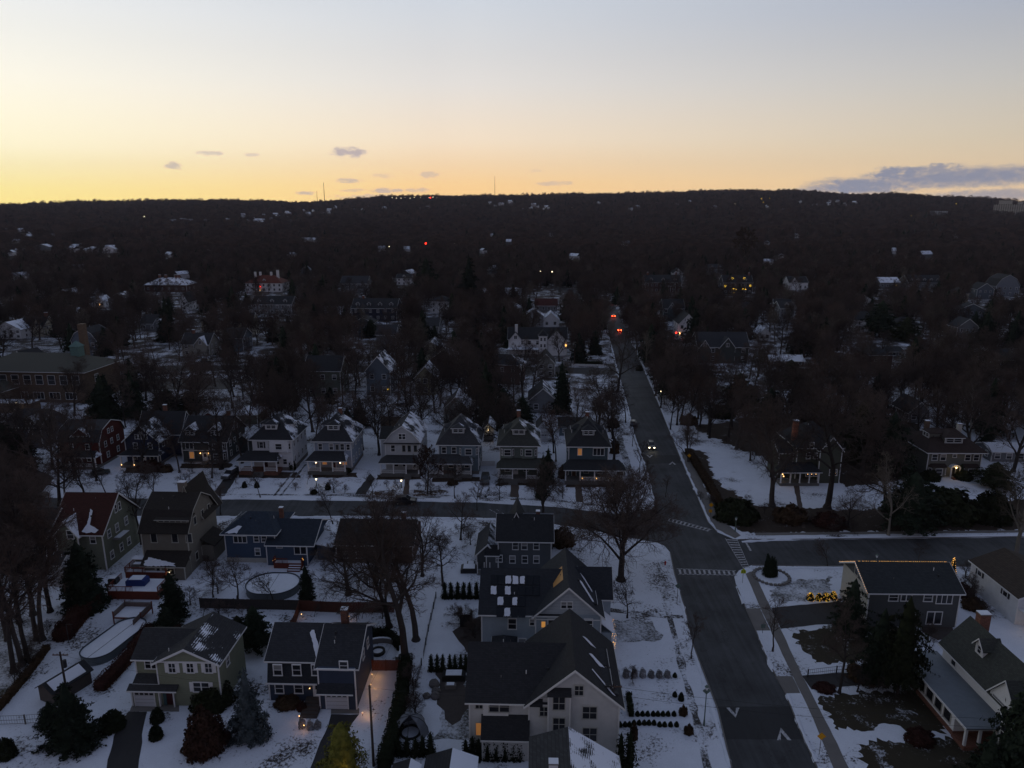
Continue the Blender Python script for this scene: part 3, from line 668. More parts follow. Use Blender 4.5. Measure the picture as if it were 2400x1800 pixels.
    def porch(s, x0, x1, y0, z=.7, h=2.5, posts=4, y1=0., rise=1.2, roof='hip', rail=True, steps=None, pm=None, rm=None, gap=None, floor=None, brick_base=None):
        pm = pm or s.trim; f = MB(); f.box(x0, x1, y0, y1 - .005, -.2, z, brick_base or floor or M_grey); f.build('porch_floor', s.e)
        p = []
        for i in range(posts):
            u = x0 + .18 + (x1 - x0 - .36) * i / (posts - 1); p.append(u); q = MB(); q.box(u - .12, u + .12, y0 + .06, y0 + .30, z, z + h, pm); q.box(u - .17, u + .17, y0 + .01, y0 + .35, z, z + .14, pm); q.build('post', s.e)
        b = MB(); b.box(x0, x1, y0 + .04, y0 + .34, z + h, z + h + .28, pm); b.box(x0, x0 + .25, y0 + .34, y1 - .01, z + h, z + h + .28, pm); b.box(x1 - .25, x1, y0 + .34, y1 - .01, z + h, z + h + .28, pm); b.build('beam', s.e)
        if rail:
            for i, (a, c) in enumerate(zip(p, p[1:])):
                if gap is not None and i == gap: continue
                r_ = MB(); r_.box(a + .12, c - .12, y0 + .13, y0 + .23, z + .85, z + .93, pm); r_.box(a + .12, c - .12, y0 + .14, y0 + .22, z + .12, z + .19, pm); n = int((c - a) / .17)
                for k in range(1, n): u = a + .12 + (c - a - .24) * k / n; r_.box(u - .03, u + .03, y0 + .155, y0 + .205, z + .19, z + .85, pm)
                r_.build('railing', s.e)
        t = z + h + .28; m = rm or s.roofm; oh = .35; r_ = MB()
        X0, X1, Y0 = x0 - oh, x1 + oh, y0 - oh; k = rise
        ins = 1.4 if roof == 'hip' else 0.0
        V = [(X0, Y0, t), (X1, Y0, t), (X1, y1, t), (X0, y1, t), (X0, Y0, t + .12), (X1, Y0, t + .12), (X1, y1, t + .12), (X0, y1, t + .12), (X0 + ins, y1 - .01, t + rise), (X1 - ins, y1 - .01, t + rise)]
        r_.add(V, [(0, 3, 2, 1), (0, 1, 5, 4), (1, 2, 6, 5), (3, 0, 4, 7), (4, 5, 9, 8), (5, 6, 9), (7, 4, 8), (2, 3, 7, 8, 9, 6)], m)
        r_.box(X0 - .02, X1 + .02, Y0 - .06, Y0 - .004, t - .05, t + .1, s.trim); r_.build('porch_roof', s.e)
        if steps is not None:
            u, n = steps[0], 4; st = MB(); sw = steps[1]
            for i in range(n): st.box(u - sw / 2, u + sw / 2, y0 - .3 * (i + 1), y0 - .3 * i - .003, -.2, z - z * (i + .5) / n, M_grey)
            st.build('steps', s.e)
    def bay(s, x0, x1, z0, z1, out=.9, at=0., n=3, roof=True, style='s', zw=.7, hw=1.4):
        b = MB(); c = .55; prof = [(x0, at), (x0 + c, at - out), (x1 - c, at - out), (x1, at)]
        V = [(x, y, z0) for x, y in prof] + [(x, y, z1) for x, y in prof]
        b.add(V, [(0, 1, 5, 4), (1, 2, 6, 5), (2, 3, 7, 6), (3, 0, 4, 7), (3, 2, 1, 0), (4, 5, 6, 7)], s.wall); o = b.build('bay', s.e)
        if roof:
            r_ = MB(); t = [(x, y, z1) for x, y in ((x0 - .2, at), (x0 + c - .15, at - out - .25), (x1 - c + .15, at - out - .25), (x1 + .2, at))]; q = [(p[0], p[1], p[2] + .1) for p in t]
            r_.add(t + q + [(x0 + .4, at - .02, z1 + .7), (x1 - .4, at - .02, z1 + .7)], [(3, 2, 1, 0), (0, 1, 5, 4), (1, 2, 6, 5), (2, 3, 7, 6), (4, 5, 8), (5, 6, 9, 8), (6, 7, 9)], s.roofm); r_.build('bay_roof', o)
        k = z0 + zw; mx = (x0 + x1) / 2
        f, p = win_mesh(min(1.5, x1 - x0 - 2 * c - .35), hw, style); wo = inst('window', f, s.e, (mx, at - out, k)); inst('pane', p, wo)
        if n >= 3:
            L = math.hypot(c, out); a = math.atan2(out, c); f, p = win_mesh(max(.4, L - .45), hw, 's')
            wo = inst('window', f, s.e, (x0 + c / 2, at - out / 2, k), -a); inst('pane', p, wo); wo = inst('window', f, s.e, (x1 - c / 2, at - out / 2, k), a); inst('pane', p, wo)
    def patch(s, pts, th=.05):
        P0 = [Vector(p) for p in pts]; n = (P0[1] - P0[0]).cross(P0[2] - P0[0]).normalized(); cen = sum(P0, Vector()) / len(P0); q = []
        if n.z < 0: n = -n
        for i, a in enumerate(P0):
            b = P0[(i + 1) % len(P0)]; m = max(1, int((b - a).length / .3))
            for j in range(m): c = a.lerp(b, j / m); q.append(c.lerp(cen, R.uniform(-.05, .22)))
        k = len(q); lo = [p + n * .01 for p in q]; hi = [p + n * th for p in lo]; s.S.add(hi + lo, [tuple(range(k)), tuple(range(2 * k - 1, k - 1, -1))] + [(i, k + i, k + (i + 1) % k, (i + 1) % k) for i in range(k)], M_snow)
    def lampball(s, loc, r=.09, m=None, name='lamp', power=0, col=(1, .55, .2)):
        b = MB(); b.ball((0, 0, 0), r, m or M_bulb, 6, 4); o = b.build(name, s.e, loc)
        if power: light(s.e.matrix_basis @ Vector((loc[0], loc[1] - .35, loc[2])) if False else s.world((loc[0], loc[1] - .3, loc[2])), power, col)
        return o
    def world(s, p):
        c, sn = math.cos(s.yaw), math.sin(s.yaw); return Vector((s.o.x + c * p[0] - sn * p[1], s.o.y + sn * p[0] + c * p[1], s.o.z + p[2]))
    def done(s):
        if s.W.v: s.W.build('wall', s.e)
        if s.Rf.v and s.o.y < 185:
            bv = BVHTree.FromPolygons([Vector(v) for v in s.Rf.v], s.Rf.f)
            for k in range(3):
                x, y = R.uniform(.2, .85) * s.w, R.uniform(.15, .45) * s.d; h_ = bv.ray_cast(Vector((x, y, 40)), Vector((0, 0, -1)))[0]
                if h_ and h_.z > s.h: q = MB(); q.tube((x, y, h_.z - .1), (x, y, h_.z + (.45, .3, .25)[k]), (.06, .16, .05)[k], (.06, .14, .05)[k], (M_white, M_dark, M_conc)[k], 7); q.build('vent', s.e)
        if s.Rf.v: s.Rf.build('roof', s.e)
        if s.T.v: s.T.build('trim', s.e)
        if s.S.v: s.S.build('snow_patch', s.e)
        return s
def light(p, power, col=(1, .55, .2), r=.12):
    l = bpy.data.lights.new('lamp_light', 'POINT'); l.energy = power; l.color = col; l.shadow_soft_size = r
    o = bpy.data.objects.new('lamp_light', l); COL.objects.link(o); o.location = p; return o
M_brick = brick((.17, .07, .045)); M_brick2 = brick((.13, .085, .055), 'tan_brick')
# ---------------------------------------------------------------- roads, paths, yards
MAIN_L = [(1730, 1860), (1715, 1800), (1682, 1662), (1625, 1513), (1603, 1419), (1581, 1344), (1571, 1296), (1558, 1280), (1541, 1272)]
MAIN_L2 = [(1535, 1191), (1529, 1167), (1517, 1127), (1508, 1091), (1487, 1031), (1475, 977), (1454, 895), (1433, 820), (1426, 775), (1420, 742), (1408, 720), (1385, 705), (1350, 692), (1322, 679)]
MAIN_R2 = [(1342, 677), (1375, 690), (1412, 702), (1437, 712), (1450, 732), (1463, 765), (1487, 820), (1511, 874), (1538, 935), (1562, 995), (1589, 1061), (1604, 1097), (1632, 1161), (1659, 1224), (1680, 1247), (1719, 1263)]
MAIN_R = [(1760, 1325), (1731, 1337), (1722, 1352), (1725, 1372), (1747, 1425), (1770, 1476), (1804, 1558), (1842, 1628), (1877, 1717), (1915, 1800), (1935, 1860)]
sheet('main_road', MAIN_L + MAIN_L2 + MAIN_R2 + MAIN_R, M_asph, .012, .10, 2.0)
sheet('cross_street', [(1545, 1273), (1351, 1236), (1185, 1214), (850, 1209), (480, 1210), (300, 1209), (-200, 1206), (-200, 1165), (300, 1168), (500, 1170), (856, 1174), (1125, 1178), (1312, 1189), (1451, 1205), (1540, 1192)], M_asph, .008, .18, 2.0)
sheet('side_street', [(-200, 1206), (60, 1190), (130, 1120), (60, 1090), (-20, 1060), (-260, 1020), (-400, 1100)], M_asph2, .004, .3, 2.0)
sheet('right_street', [(1715, 1263), (1780, 1268), (1907, 1265), (2400, 1259), (2900, 1254), (2900, 1332), (2400, 1327), (1947, 1326), (1762, 1324), (1728, 1337)], M_asph, .008, .15, 2.0)
sheet('new_asphalt', [(1683, 1656), (1852, 1656), (1882, 1733), (1701, 1733)], M_patch, .016, .05)
sheet('asphalt_strip', [(1504, 1067), (1588, 1067), (1596, 1085), (1508, 1088)], M_patch, .016, .05)
sheet('north_street', [(1440, 879), (1347, 876), (1200, 873), (1200, 860), (1345, 861), (1445, 863)], M_asph2, .008, .1)
sheet('school_street', [(262, 870), (560, 868), (900, 872), (900, 857), (560, 856), (262, 858)], M_asph2, .008, .2)
sheet('far_street', [(1300, 672), (1330, 676), (1342, 684), (1318, 684), (1290, 676), (1240, 655), (1246, 650)], M_asph2, .02)
M_ll = snowy('leaf_litter', (.060, .034, .018), .42, .5, .1, 1.1)
# painted markings
def stripe(name, quads):
    mb = MB()
    for q in quads: pts = [P(*p) for p in q]; n = len(pts); mb.slab([(p.x, p.y, .024) for p in pts], .006, M_paint)
    o = mb.build(name); o['kind'] = 'structure'; return o
def lerp(a, b, t): return (a[0] + (b[0] - a[0]) * t, a[1] + (b[1] - a[1]) * t)
def ladder(name, A, B, C, D, n, fill=.45, edge=.10):
    """A-B one long side, D-C the other; n bars"""
    q = []
    for i in range(n):
        t0 = (i + .5 - fill / 2) / n; t1 = (i + .5 + fill / 2) / n
        q.append((lerp(A, B, t0), lerp(A, B, t1), lerp(D, C, t1), lerp(D, C, t0)))
    q.append((A, B, lerp(B, C, edge), lerp(A, D, edge))); q.append((lerp(D, A, edge), lerp(C, B, edge), C, D)); return stripe(name, q)
ladder('crosswalk_marking', (1565, 1213), (1670, 1241), (1660, 1246), (1562, 1221), 11)
ladder('crosswalk_marking', (1586, 1332), (1724, 1337), (1728, 1349), (1590, 1347), 12)
ladder('crosswalk_marking', (1699, 1262), (1742, 1333), (1757, 1331), (1728, 1264), 12, .34, .06)
stripe('stop_line_marking', [[(1744, 1267), (1748, 1267), (1762, 1291), (1757, 1291)]])
def chev(a, tip, b, w_): return [[a, lerp(a, b, w_), lerp(lerp(a, b, w_), (tip[0], tip[1]), .80) if False else (tip[0], tip[1] - (tip[1] - a[1]) * .34), tip], [tip, (tip[0], tip[1] - (tip[1] - a[1]) * .34), lerp(b, a, w_), b]]
stripe('chevron_marking', chev((1702, 1659), (1724, 1682), (1733, 1659), .26))
stripe('chevron_marking', chev((1821, 1735), (1830, 1706), (1855, 1735), .26))
stripe('chevron_marking', chev((1515, 1067), (1523, 1073), (1530, 1067), .26)); stripe('chevron_marking', chev((1567, 1089), (1576, 1082), (1585, 1089), .26))
# pavements, drives and paths
sheet('pavement', [(1758, 1340), (1766, 1340), (1807, 1425), (1877, 1577), (1944, 1707), (1990, 1800), (2012, 1850), (1980, 1850), (1953, 1800), (1906, 1685), (1858, 1584), (1782, 1425), (1748, 1345)], M_conc, .018, .05)
M_dirtyc = snowy('half_cleared_pavement', (.055, .05, .046), .50, .25, .10, 1.1)
sheet('pavement', [(1540, 1330), (1550, 1330), (1570, 1419), (1583, 1471), (1604, 1554), (1624, 1628), (1648, 1711), (1668, 1800), (1650, 1800), (1630, 1711), (1608, 1628), (1590, 1554), (1570, 1471), (1556, 1419)], M_dirtyc, .018, .25)
sheet('pavement', [(1428, 905), (1438, 905), (1462, 1040), (1480, 1095), (1500, 1180), (1484, 1180), (1466, 1095), (1447, 1040)], M_dirtyc, .018, .25)
sheet('pavement', [(1596, 1060), (1612, 1060), (1660, 1160), (1690, 1215), (1738, 1256), (1722, 1262), (1680, 1240), (1640, 1180)], M_conc, .018, .2)
sheet('pavement', [(480, 1157), (1100, 1160), (1320, 1172), (1480, 1192), (1478, 1196), (1320, 1177), (1100, 1164), (480, 1160)], M_dirtyc, .018, .1)
sheet('pavement', [(1770, 1249), (2800, 1238), (2800, 1244), (1770, 1255)], M_conc, .018, .1)
sheet('driveway_apron', [(1747, 1426), (1781, 1426), (1806, 1478), (1771, 1478)], M_conc, .014, .05)
sheet('driveway_apron', [(1816, 1585), (1857, 1585), (1876, 1625), (1840, 1625)], M_conc, .014, .1)
sheet('driveway', [(1807, 1424), (1956, 1411), (2030, 1413), (2030, 1460), (1913, 1464), (1830, 1474)], M_asph2, .014, .1)
sheet('driveway', [(1879, 1583), (2070, 1572), (2200, 1574), (2215, 1600), (2100, 1600), (1903, 1616)], M_asph2, .014, .15)
sheet('driveway', [(301, 1668), (345, 1668), (334, 1722), (326, 1800), (322, 1860), (238, 1860), (250, 1800), (266, 1725)], M_asph2, .014, .15)
sheet('driveway', [(776, 1674), (842, 1674), (822, 1700), (765, 1800), (745, 1860), (700, 1860), (727, 1800), (768, 1700)], M_asph2, .014, .1)
sheet('driveway', [(550, 1091), (567, 1097), (527, 1162), (495, 1162)], M_asph2, .014, .2); sheet('driveway', [(868, 1110), (879, 1122), (856, 1164), (828, 1164)], M_asph2, .014, .2)
sheet('driveway', [(1416, 1424), (1558, 1440), (1604, 1442), (1602, 1449), (1555, 1449), (1416, 1433)], M_dirtyc, .016, .1)
M_path = plain('brown_path', (.075, .055, .045), .85, .3)
for q in ([(1347, 1126), (1361, 1126), (1368, 1180), (1350, 1178)], [(1197, 1126), (1215, 1126), (1217, 1172), (1196, 1172)], [(950, 1112), (961, 1112), (958, 1168), (944, 1168)], [(1856, 1120), (1870, 1120), (1888, 1238), (1880, 1238)]): sheet('path', q, M_path, .016, .12)
sheet('terrace', [(1020, 1568), (1092, 1565), (1100, 1660), (1060, 1700), (1030, 1650)], plain('patio', (.06, .05, .045), .85, .3), .010, .5)
sheet('terrace', [(1060, 1480), (1130, 1440), (1130, 1530), (1090, 1530)], plain('patio', (.06, .05, .045), .85, .3), .010, .3)
sheet('terrace', [(310, 1652), (420, 1652), (420, 1668), (303, 1668)], M_conc, .014, .05); sheet('terrace', [(776, 1660), (842, 1660), (842, 1673), (776, 1673)], M_conc, .018, .03)
sheet('terrace', [(2165, 1462), (2230, 1462), (2240, 1490), (2200, 1500), (2160, 1480)], plain('patio', (.06, .05, .045), .85, .3), .010, .3)
M_lawn = snowy('brown_lawn', (.034, .027, .015), .30, .35, .08, .9); M_lawn2 = snowy('thin_snow_lawn', (.040, .036, .020), .52, .3, .2, 1.1); M_bed = snowy('leaf_bed', (.036, .024, .016), .20, .3, .1, 1.0)
sheet('lawn', [(1858, 1486), (1925, 1467), (2020, 1462), (2130, 1475), (2120, 1548), (1905, 1556)], M_lawn, .008, .9, .4)
sheet('lawn', [(1915, 1630), (1990, 1625), (2150, 1622), (2230, 1660), (2220, 1720), (2080, 1703), (1962, 1712)], M_lawn, .008, .9, .4)
sheet('lawn', [(2000, 1738), (2170, 1728), (2400, 1740), (2400, 1860), (2050, 1860)], M_lawn, .008, .9, .4)
sheet('lawn', [(1808, 1376), (1860, 1362), (1950, 1352), (1955, 1385), (1880, 1410), (1820, 1414)], M_lawn2, .008, .9, .4)
sheet('lawn', [(1050, 1590), (1110, 1600), (1100, 1740), (1020, 1735)], M_lawn2, .006, .8); sheet('lawn', [(1440, 1455), (1535, 1455), (1550, 1500), (1450, 1505)], M_lawn2, .006, .8)
sheet('leaf_bed', [(1610, 1050), (1650, 1060), (1680, 1130), (1770, 1185), (2000, 1195), (2420, 1170), (2700, 1180), (2700, 1240), (1780, 1250), (1720, 1240), (1660, 1170)], M_bed, .006, 1.0, .5)
sheet('leaf_bed', [(1620, 1000), (1900, 960), (2150, 990), (2180, 1120), (1990, 1140), (1700, 1040)], M_bed, .004, 1.5, .6)
sheet('leaf_bed', [(-200, 1430), (60, 1425), (110, 1500), (90, 1560), (0, 1640), (-200, 1700)], M_lawn2, .006, .8)
sheet('leaf_bed', [(1030, 1168), (1050, 1150), (900, 1150), (760, 1160), (880, 1170)], M_lawn2, .006, .6); sheet('leaf_bed', [(870, 1150), (930, 1148), (925, 1163), (862, 1164)], M_ll, .022, .9)
sheet('leaf_bed', [(970, 1148), (1040, 1150), (1040, 1162), (970, 1162)], M_ll, .022, .9)
sheet('playground', [(275, 915), (540, 912), (545, 887), (275, 887)], M_asph2, .010, .3)
# kerbs, real 12 cm steps along the carriageway
def kerb(px, h=.12, w_=.16):
    pts = [P(*p) for p in px]; mb = MB()
    for a, b in zip(pts, pts[1:]):
        d = (b - a).normalized(); s_ = Vector((-d.y, d.x, 0)) * w_ / 2; q = [a - s_, b - s_, b + s_, a + s_]; mb.slab([(p.x, p.y, h) for p in q], h, M_conc)
    o = mb.build('kerb'); o['kind'] = 'structure'
kerb(MAIN_L[1:7]); kerb(MAIN_R[3:10]); kerb(MAIN_R2[6:15]); kerb(MAIN_L2[0:8]); kerb([(1762, 1325), (1947, 1327), (2400, 1328)]); kerb([(1731, 1265), (1907, 1264), (2400, 1258)])
ROADS_PX = [MAIN_L + MAIN_L2 + MAIN_R2 + MAIN_R, [(1545, 1273), (1351, 1236), (1185, 1214), (-200, 1208), (-200, 1165), (856, 1174), (1312, 1189), (1540, 1192)],
            [(1715, 1255), (2900, 1246), (2900, 1332), (1728, 1337)], [(1440, 883), (1200, 877), (1200, 856), (1445, 860)], [(262, 920), (900, 875), (900, 853), (262, 853)]]
ROADS = [[tuple(P(*p)[:2]) for p in q] for q in ROADS_PX]

for x0, x1, y0, y1 in ((296, 400, 1094, 1108), (425, 540, 1086, 1098), (560, 700, 1106, 1120), (735, 835, 1108, 1120), (885, 985, 1112, 1124), (1015, 1125, 1118, 1130), (1165, 1285, 1126, 1138), (1330, 1445, 1130, 1142)):
    sheet('planting_bed', [(x0, y0), (x1, y0), (x1 + 4, y1), (x0 - 4, y1)], M_bed, .007, .45)

def bank(px, wd=.9, h=.22):
    pts = [P(*p) for p in px]; V = []; F_ = []; n = 0
    for a, b in zip(pts, pts[1:]):
        L = (b - a).length; d = (b - a).normalized(); s_ = Vector((-d.y, d.x, 0)); m = max(1, int(L / .6))
        for i in range(m):
            c = a + d * (L * i / m); q = .55 + .9 * max(0, noise.noise(c * .4) + .35); w2 = wd * q / 2 * R.uniform(.8, 1.2); hh = h * q * R.uniform(.6, 1.2)
            V += [c - s_ * w2, c - s_ * w2 * .4 + Vector((0, 0, hh)), c + s_ * w2 * .5 + Vector((0, 0, hh * .9)), c + s_ * w2]
            if n: k = (n - 1) * 4; F_ += [(k + j, k + j + 1, k + j + 5, k + j + 4) for j in range(3)]
            n += 1
    mb = MB(); mb.add(V, F_, M_snow); o = mb.build('snow_bank', smooth=True); o['kind'] = 'structure'
bank([(1738, 1270), (1907, 1261), (2420, 1254)]); bank([(1765, 1331), (1947, 1332), (2420, 1333)]); bank([(300, 1213), (850, 1212), (1185, 1218), (1340, 1238)], .8); bank([(300, 1166), (500, 1168), (856, 1171), (1125, 1175), (1312, 1186), (1440, 1203)], .8)
bank([(1535, 1185), (1512, 1095), (1486, 1020), (1472, 960), (1450, 880), (1430, 800)], .7); bank([(1663, 1222), (1634, 1158), (1606, 1094), (1590, 1055), (1563, 990), (1512, 868), (1488, 812)], .7); bank([(1712, 1800), (1622, 1513), (1600, 1419), (1580, 1350)], .6, .14)
bank([(1727, 1376), (1745, 1422)], .6); bank([(1775, 1482), (1815, 1582)], .6); bank([(1846, 1630), (1880, 1715), (1918, 1798)], .6)

M_track = snowy('wheel_track', (.05, .045, .042), .42, .5, .15, 1.1)
for (a, b) in (((640, 1162), (700, 1088)), ((1120, 1166), (1130, 1140)), ((1146, 1194), (1180, 1216)), ((1204, 1192), (1218, 1212))):
    for dx in (0, 15): sheet('wheel_track', [(a[0] + dx, a[1]), (a[0] + dx + 5, a[1]), (b[0] + dx + 4, b[1]), (b[0] + dx, b[1])], M_track, .018, .12, .6)
# ---------------------------------------------------------------- the woods further off: nobody could count these
def wood_source(seed, red, H=13.):
    r = np.random.RandomState(seed); n = 900; a = r.uniform(0, 6.283, n); z = r.uniform(.22, 1, n) ** .8; rad = np.sqrt(r.uniform(.02, 1, n)) * 5.2 * np.sqrt(np.clip(1 - ((z - .55) / .5) ** 2, .03, 1))
    p = np.stack([rad * np.cos(a), rad * np.sin(a), z * H], 1); d = np.stack([np.cos(a) * .8, np.sin(a) * .8, .9 + 0 * a], 1) + r.normal(size=(n, 3)) * .45; d /= np.linalg.norm(d, axis=1, keepdims=True)
    L = r.uniform(.7, 1.9, (n, 1)); segs = np.concatenate([p - d * L * .5, p + d * L * .5, np.full((n, 1), .045), np.full((n, 1), .016)], 1)
    bs = []
    for i in range(9):
        b = 6.283 * i / 9; q = (math.cos(b) * 3.4, math.sin(b) * 3.4, H * (.62 + .2 * math.sin(i * 2.3))); bs.append((0, 0, H * .28, *q, .14, .03))
    bs.append((0, 0, -1, 0, 0, H * .8, .26, .05)); V, F = tubes(list(segs) + bs, 3)
    o = bpy.data.objects.new('wood_source', npmesh('wood_source', V, F, [B_wood2 if red else B_wood])); return o
def scatter(name, pts, rots, scl, sources, label, cat):
    me = bpy.data.meshes.new(name); me.vertices.add(len(pts)); me.vertices.foreach_set('co', np.asarray(pts, np.float32).ravel())
    for nm, arr in (('rot', rots), ('scl', scl)):
        a = me.attributes.new(nm, 'FLOAT', 'POINT'); a.data.foreach_set('value', np.asarray(arr, np.float32))
    a = me.attributes.new('idx', 'INT', 'POINT'); a.data.foreach_set('value', rs.randint(0, len(sources), len(pts)).astype(np.int32))
    me.update(); o = inst(name, me); tag(o, label, cat, kind='stuff')
    ng = bpy.data.node_groups.new(name, 'GeometryNodeTree'); ng.interface.new_socket('Geometry', in_out='INPUT', socket_type='NodeSocketGeometry'); ng.interface.new_socket('Geometry', in_out='OUTPUT', socket_type='NodeSocketGeometry')
    N = ng.nodes; L = ng.links; i = N.new('NodeGroupInput'); ou = N.new('NodeGroupOutput'); ip = N.new('GeometryNodeInstanceOnPoints'); gi = N.new('GeometryNodeGeometryToInstance')
    for s_ in reversed(sources):
        oi = N.new('GeometryNodeObjectInfo'); oi.inputs['Object'].default_value = s_; L.new(oi.outputs['Geometry'], gi.inputs[0])
    def at(n, t):
        q = N.new('GeometryNodeInputNamedAttribute'); q.data_type = t; q.inputs[0].default_value = n; return q.outputs[0]
    L.new(i.outputs[0], ip.inputs['Points']); L.new(gi.outputs[0], ip.inputs['Instance']); ip.inputs['Pick Instance'].default_value = True; L.new(at('idx', 'INT'), ip.inputs['Instance Index'])
    cx = N.new('ShaderNodeCombineXYZ'); L.new(at('rot', 'FLOAT'), cx.inputs[2]); L.new(cx.outputs[0], ip.inputs['Rotation']); L.new(at('scl', 'FLOAT'), ip.inputs['Scale']); L.new(ip.outputs[0], ou.inputs[0])
    o.modifiers.new('scatter', 'NODES').node_group = ng; return o
WS = [wood_source(k, k % 2) for k in range(7)]
v_, f_, _ = gen_conifer(91, H=13, Rr=4.2, n=900, size=.6, pw=.7, lob=.4, base=.1, tiers=7); WS.append(bpy.data.objects.new('wood_source', npmesh('wood_source', v_, f_, [L_fir])))
NS = []
for k_, m_ in (('oak0', B_twig), ('oak1', B_red), ('oak2', B_twig), ('oak3', B_twig), ('tall0', B_red), ('tall1', B_twig), ('pale0', B_ptwig), ('oak1', B_twig), ('tall1', B_red)):
    H_, v_, f_, v2_, f2_ = RAW[k_]; s_ = 13. / H_; V_, F_, _ = join([(v_ * s_, f_, 0), (v2_ * s_, f2_, 0)]); NS.append(bpy.data.objects.new('near_wood_source', npmesh('near_wood_source', V_, F_, [m_])))
NS.append(WS[-1])
def clear_of(x, y, r=3.0):
    for fx, fy, fr in FOOT:
        if (x - fx) ** 2 + (y - fy) ** 2 < (fr + r * .6) ** 2: return False
    for q in ROADS:
        if in_poly(x, y, q): return False
    return True
def view_block(x, y, h):
    """True when a tree here would stand in front of something the photo keeps in view"""
    if R.random() < .10: return False
    for (a0, a1, y0, y1) in KEEP:
        u0, v0 = proj((x, y, h)); u1, v1 = proj((x, y, h * .35)); k = FPX / (y * CP + CH * SP) * 3.2
        if u0 + k > a0 and u0 - k < a1 and v0 < y1 and v1 > y0 and proj((x, y, 0))[1] > y1: return True
    return False
# ---------------------------------------------------------------- houses of the porch row, north side of the cross street
print('houses...')
GN_ = 'porch houses along the cross street'
YW = -1.7
def row_house(label, x, y, xr, eave, apex, wall, roof, roofk='hip', depth=11.5, porch=None, up=(), upst='s', dorm=None, side_dorm=True, dst=2, chim=None, trim=None, pst=4, prise=1.2, steps=None, lo=None, base_z=.8, rail=True, gap=None, pz=2.4, floor=None, sidewin=4, sdn=1):
    H = House('house', label, 'house', x, y, xr, YW, eave, depth=depth, wall=wall, roof=roof, trim=trim, group=GN_)
    w, h = H.w, H.h; H.found(0, w, 0, depth, base_z - .1); H.box(0, w, 0, depth, base_z - .1, h)
    rise = hgt(x, y, 0) if False else max(2.6, (eave - apex) / px_scale(x, y) * 1.0)
    if roofk == 'hip':
        H.hip(0, w, 0, depth, h, rise, .7)
        cz = h + .55
        if dorm: H.dormer(dorm[0] * w, 1.5, None, dorm[1], 1.15, .95, dorm[2] if len(dorm) > 2 else 'hip', 3.2, n=dst, style='s')
        if side_dorm:
            for fc, xx in (('R', w - .9), ('L', .9)): H.dormer(xx, depth * .5, None, 2.1, 1.1, .85, 'hip', 3., face=fc, n=2)
    z2 = h - 2.15
    for u, ww, hh, st in up: H.win('F', u * w, z2, ww, hh, st)
    for k in range(sidewin):
        u = depth * (k + .6) / sidewin
        for zz in (base_z + .9, z2): H.win('R' if x < 1200 else 'L', u, zz, .85, 1.4, 's')
    if porch:
        px0, px1, dp = porch; H.porch(px0, px1, -dp, base_z, pz, pst, 0., prise, 'hip', rail, steps, gap=gap, floor=floor)
    for u, ww, hh, st in (lo or ()): H.win('F', u * w, base_z + .8, ww, hh, st)
    if chim: H.chimney(chim[0] * w, chim[1], h, h + rise + chim[2], .8, .6, M_brick)
    return H
C_navy = siding((.022, .030, .065)); C_dgrey = siding((.055, .062, .062)); C_white = siding((.60, .61, .63)); C_lblue = siding((.26, .30, .36)); C_wgrey = siding((.42, .44, .46))
C_bgrey = siding((.13, .17, .20)); C_ggrey = siding((.12, .145, .13)); C_teal = siding((.060, .090, .105)); C_olive = siding((.115, .125, .10)); C_red = siding((.085, .018, .014))
S_dark = shingle((.042, .045, .050)); S_darks = shingle((.040, .043, .050), .36); S_slate = shingle((.060, .064, .072), .34); S_green = shingle((.075, .080, .070), .34); S_grey = shingle((.075, .078, .085), .3); S_blue = shingle((.036, .046, .062), .3)
# red gambrel house, mostly behind trees
H = House('house', 'dark red gambrel house with grey roof at the left end of the porch row', 'house', 146, 1092, 240, YW, 1035, depth=11, wall=C_red, roof=shingle((.07, .07, .075), .55), group=GN_)
w, h = H.w, H.h; H.found(0, w, 0, 11, .6); H.box(0, w, 0, 11, .5, h); H.gambrel(0, w, 0, 11, h, 2.6, 1.5, 1.3, 'x'); H.dormer(w * .55, .3, h + .2, 4.4, 1.3, 1.9, 'gable', 4.5, n=3)
H.wins('R', (2.5, 5.2, 8.), h - 2.0, .8, 1.3); H.wins('R', (4.4, 6.0), h + 1.0, .7, 1.1); H.wins('R', (3, 7.5), 1.5); H.wins('F', (w * .3, w * .7), h - 2.); H.porch(0, w, -2.4, .6, 2.3, 4, rise=1.); H.wins('F', (w * .3, w * .7), 1.4); H.done()
# navy front gable
H = House('house', 'navy blue house with a tall front gable, arched attic window and candles along its porch', 'house', 300, 1088, 378, YW, 1031, depth=13, wall=C_navy, roof=shingle((.045, .048, .056), .34), group=GN_)
w, h = H.w, H.h; H.found(0, w, 0, 13, .7); H.box(0, w, 0, 13, .6, h); H.gable(0, w, 0, 7, h, 3.9, 'y', .6)
H.box(.4, w + 2.6, 6, 13, .6, h + .2); H.gable(.4, w + 2.6, 6, 13, h + .2, 4.6, 'x', .5)
H.wins('F', (w * .30, w * .74), h - 2.3, .95, 1.5, 's'); H.win('F', w * .5, h + .35, 1.1, 1.4, '2'); H.wins('F', (w * .36, w * .64), h + .35, .6, 1.0, 's')
a = MB(); a.tube((0, -.08, 0), (0, .02, 0), .62, .62, M_white, 12); o = a.build('window', H.e, (w * .5, 0, h + 1.78))
H.wins('R', (2., 4.5), h - 2.2); H.wins('R', (8, 10.5), h - 2.2, at=w + 2.6); H.wins('R', (9.5,), h + 1.0, .8, 1.2, '2', at=w + 2.6); H.wins('R', (8, 10.5), 1.6, at=w + 2.6)
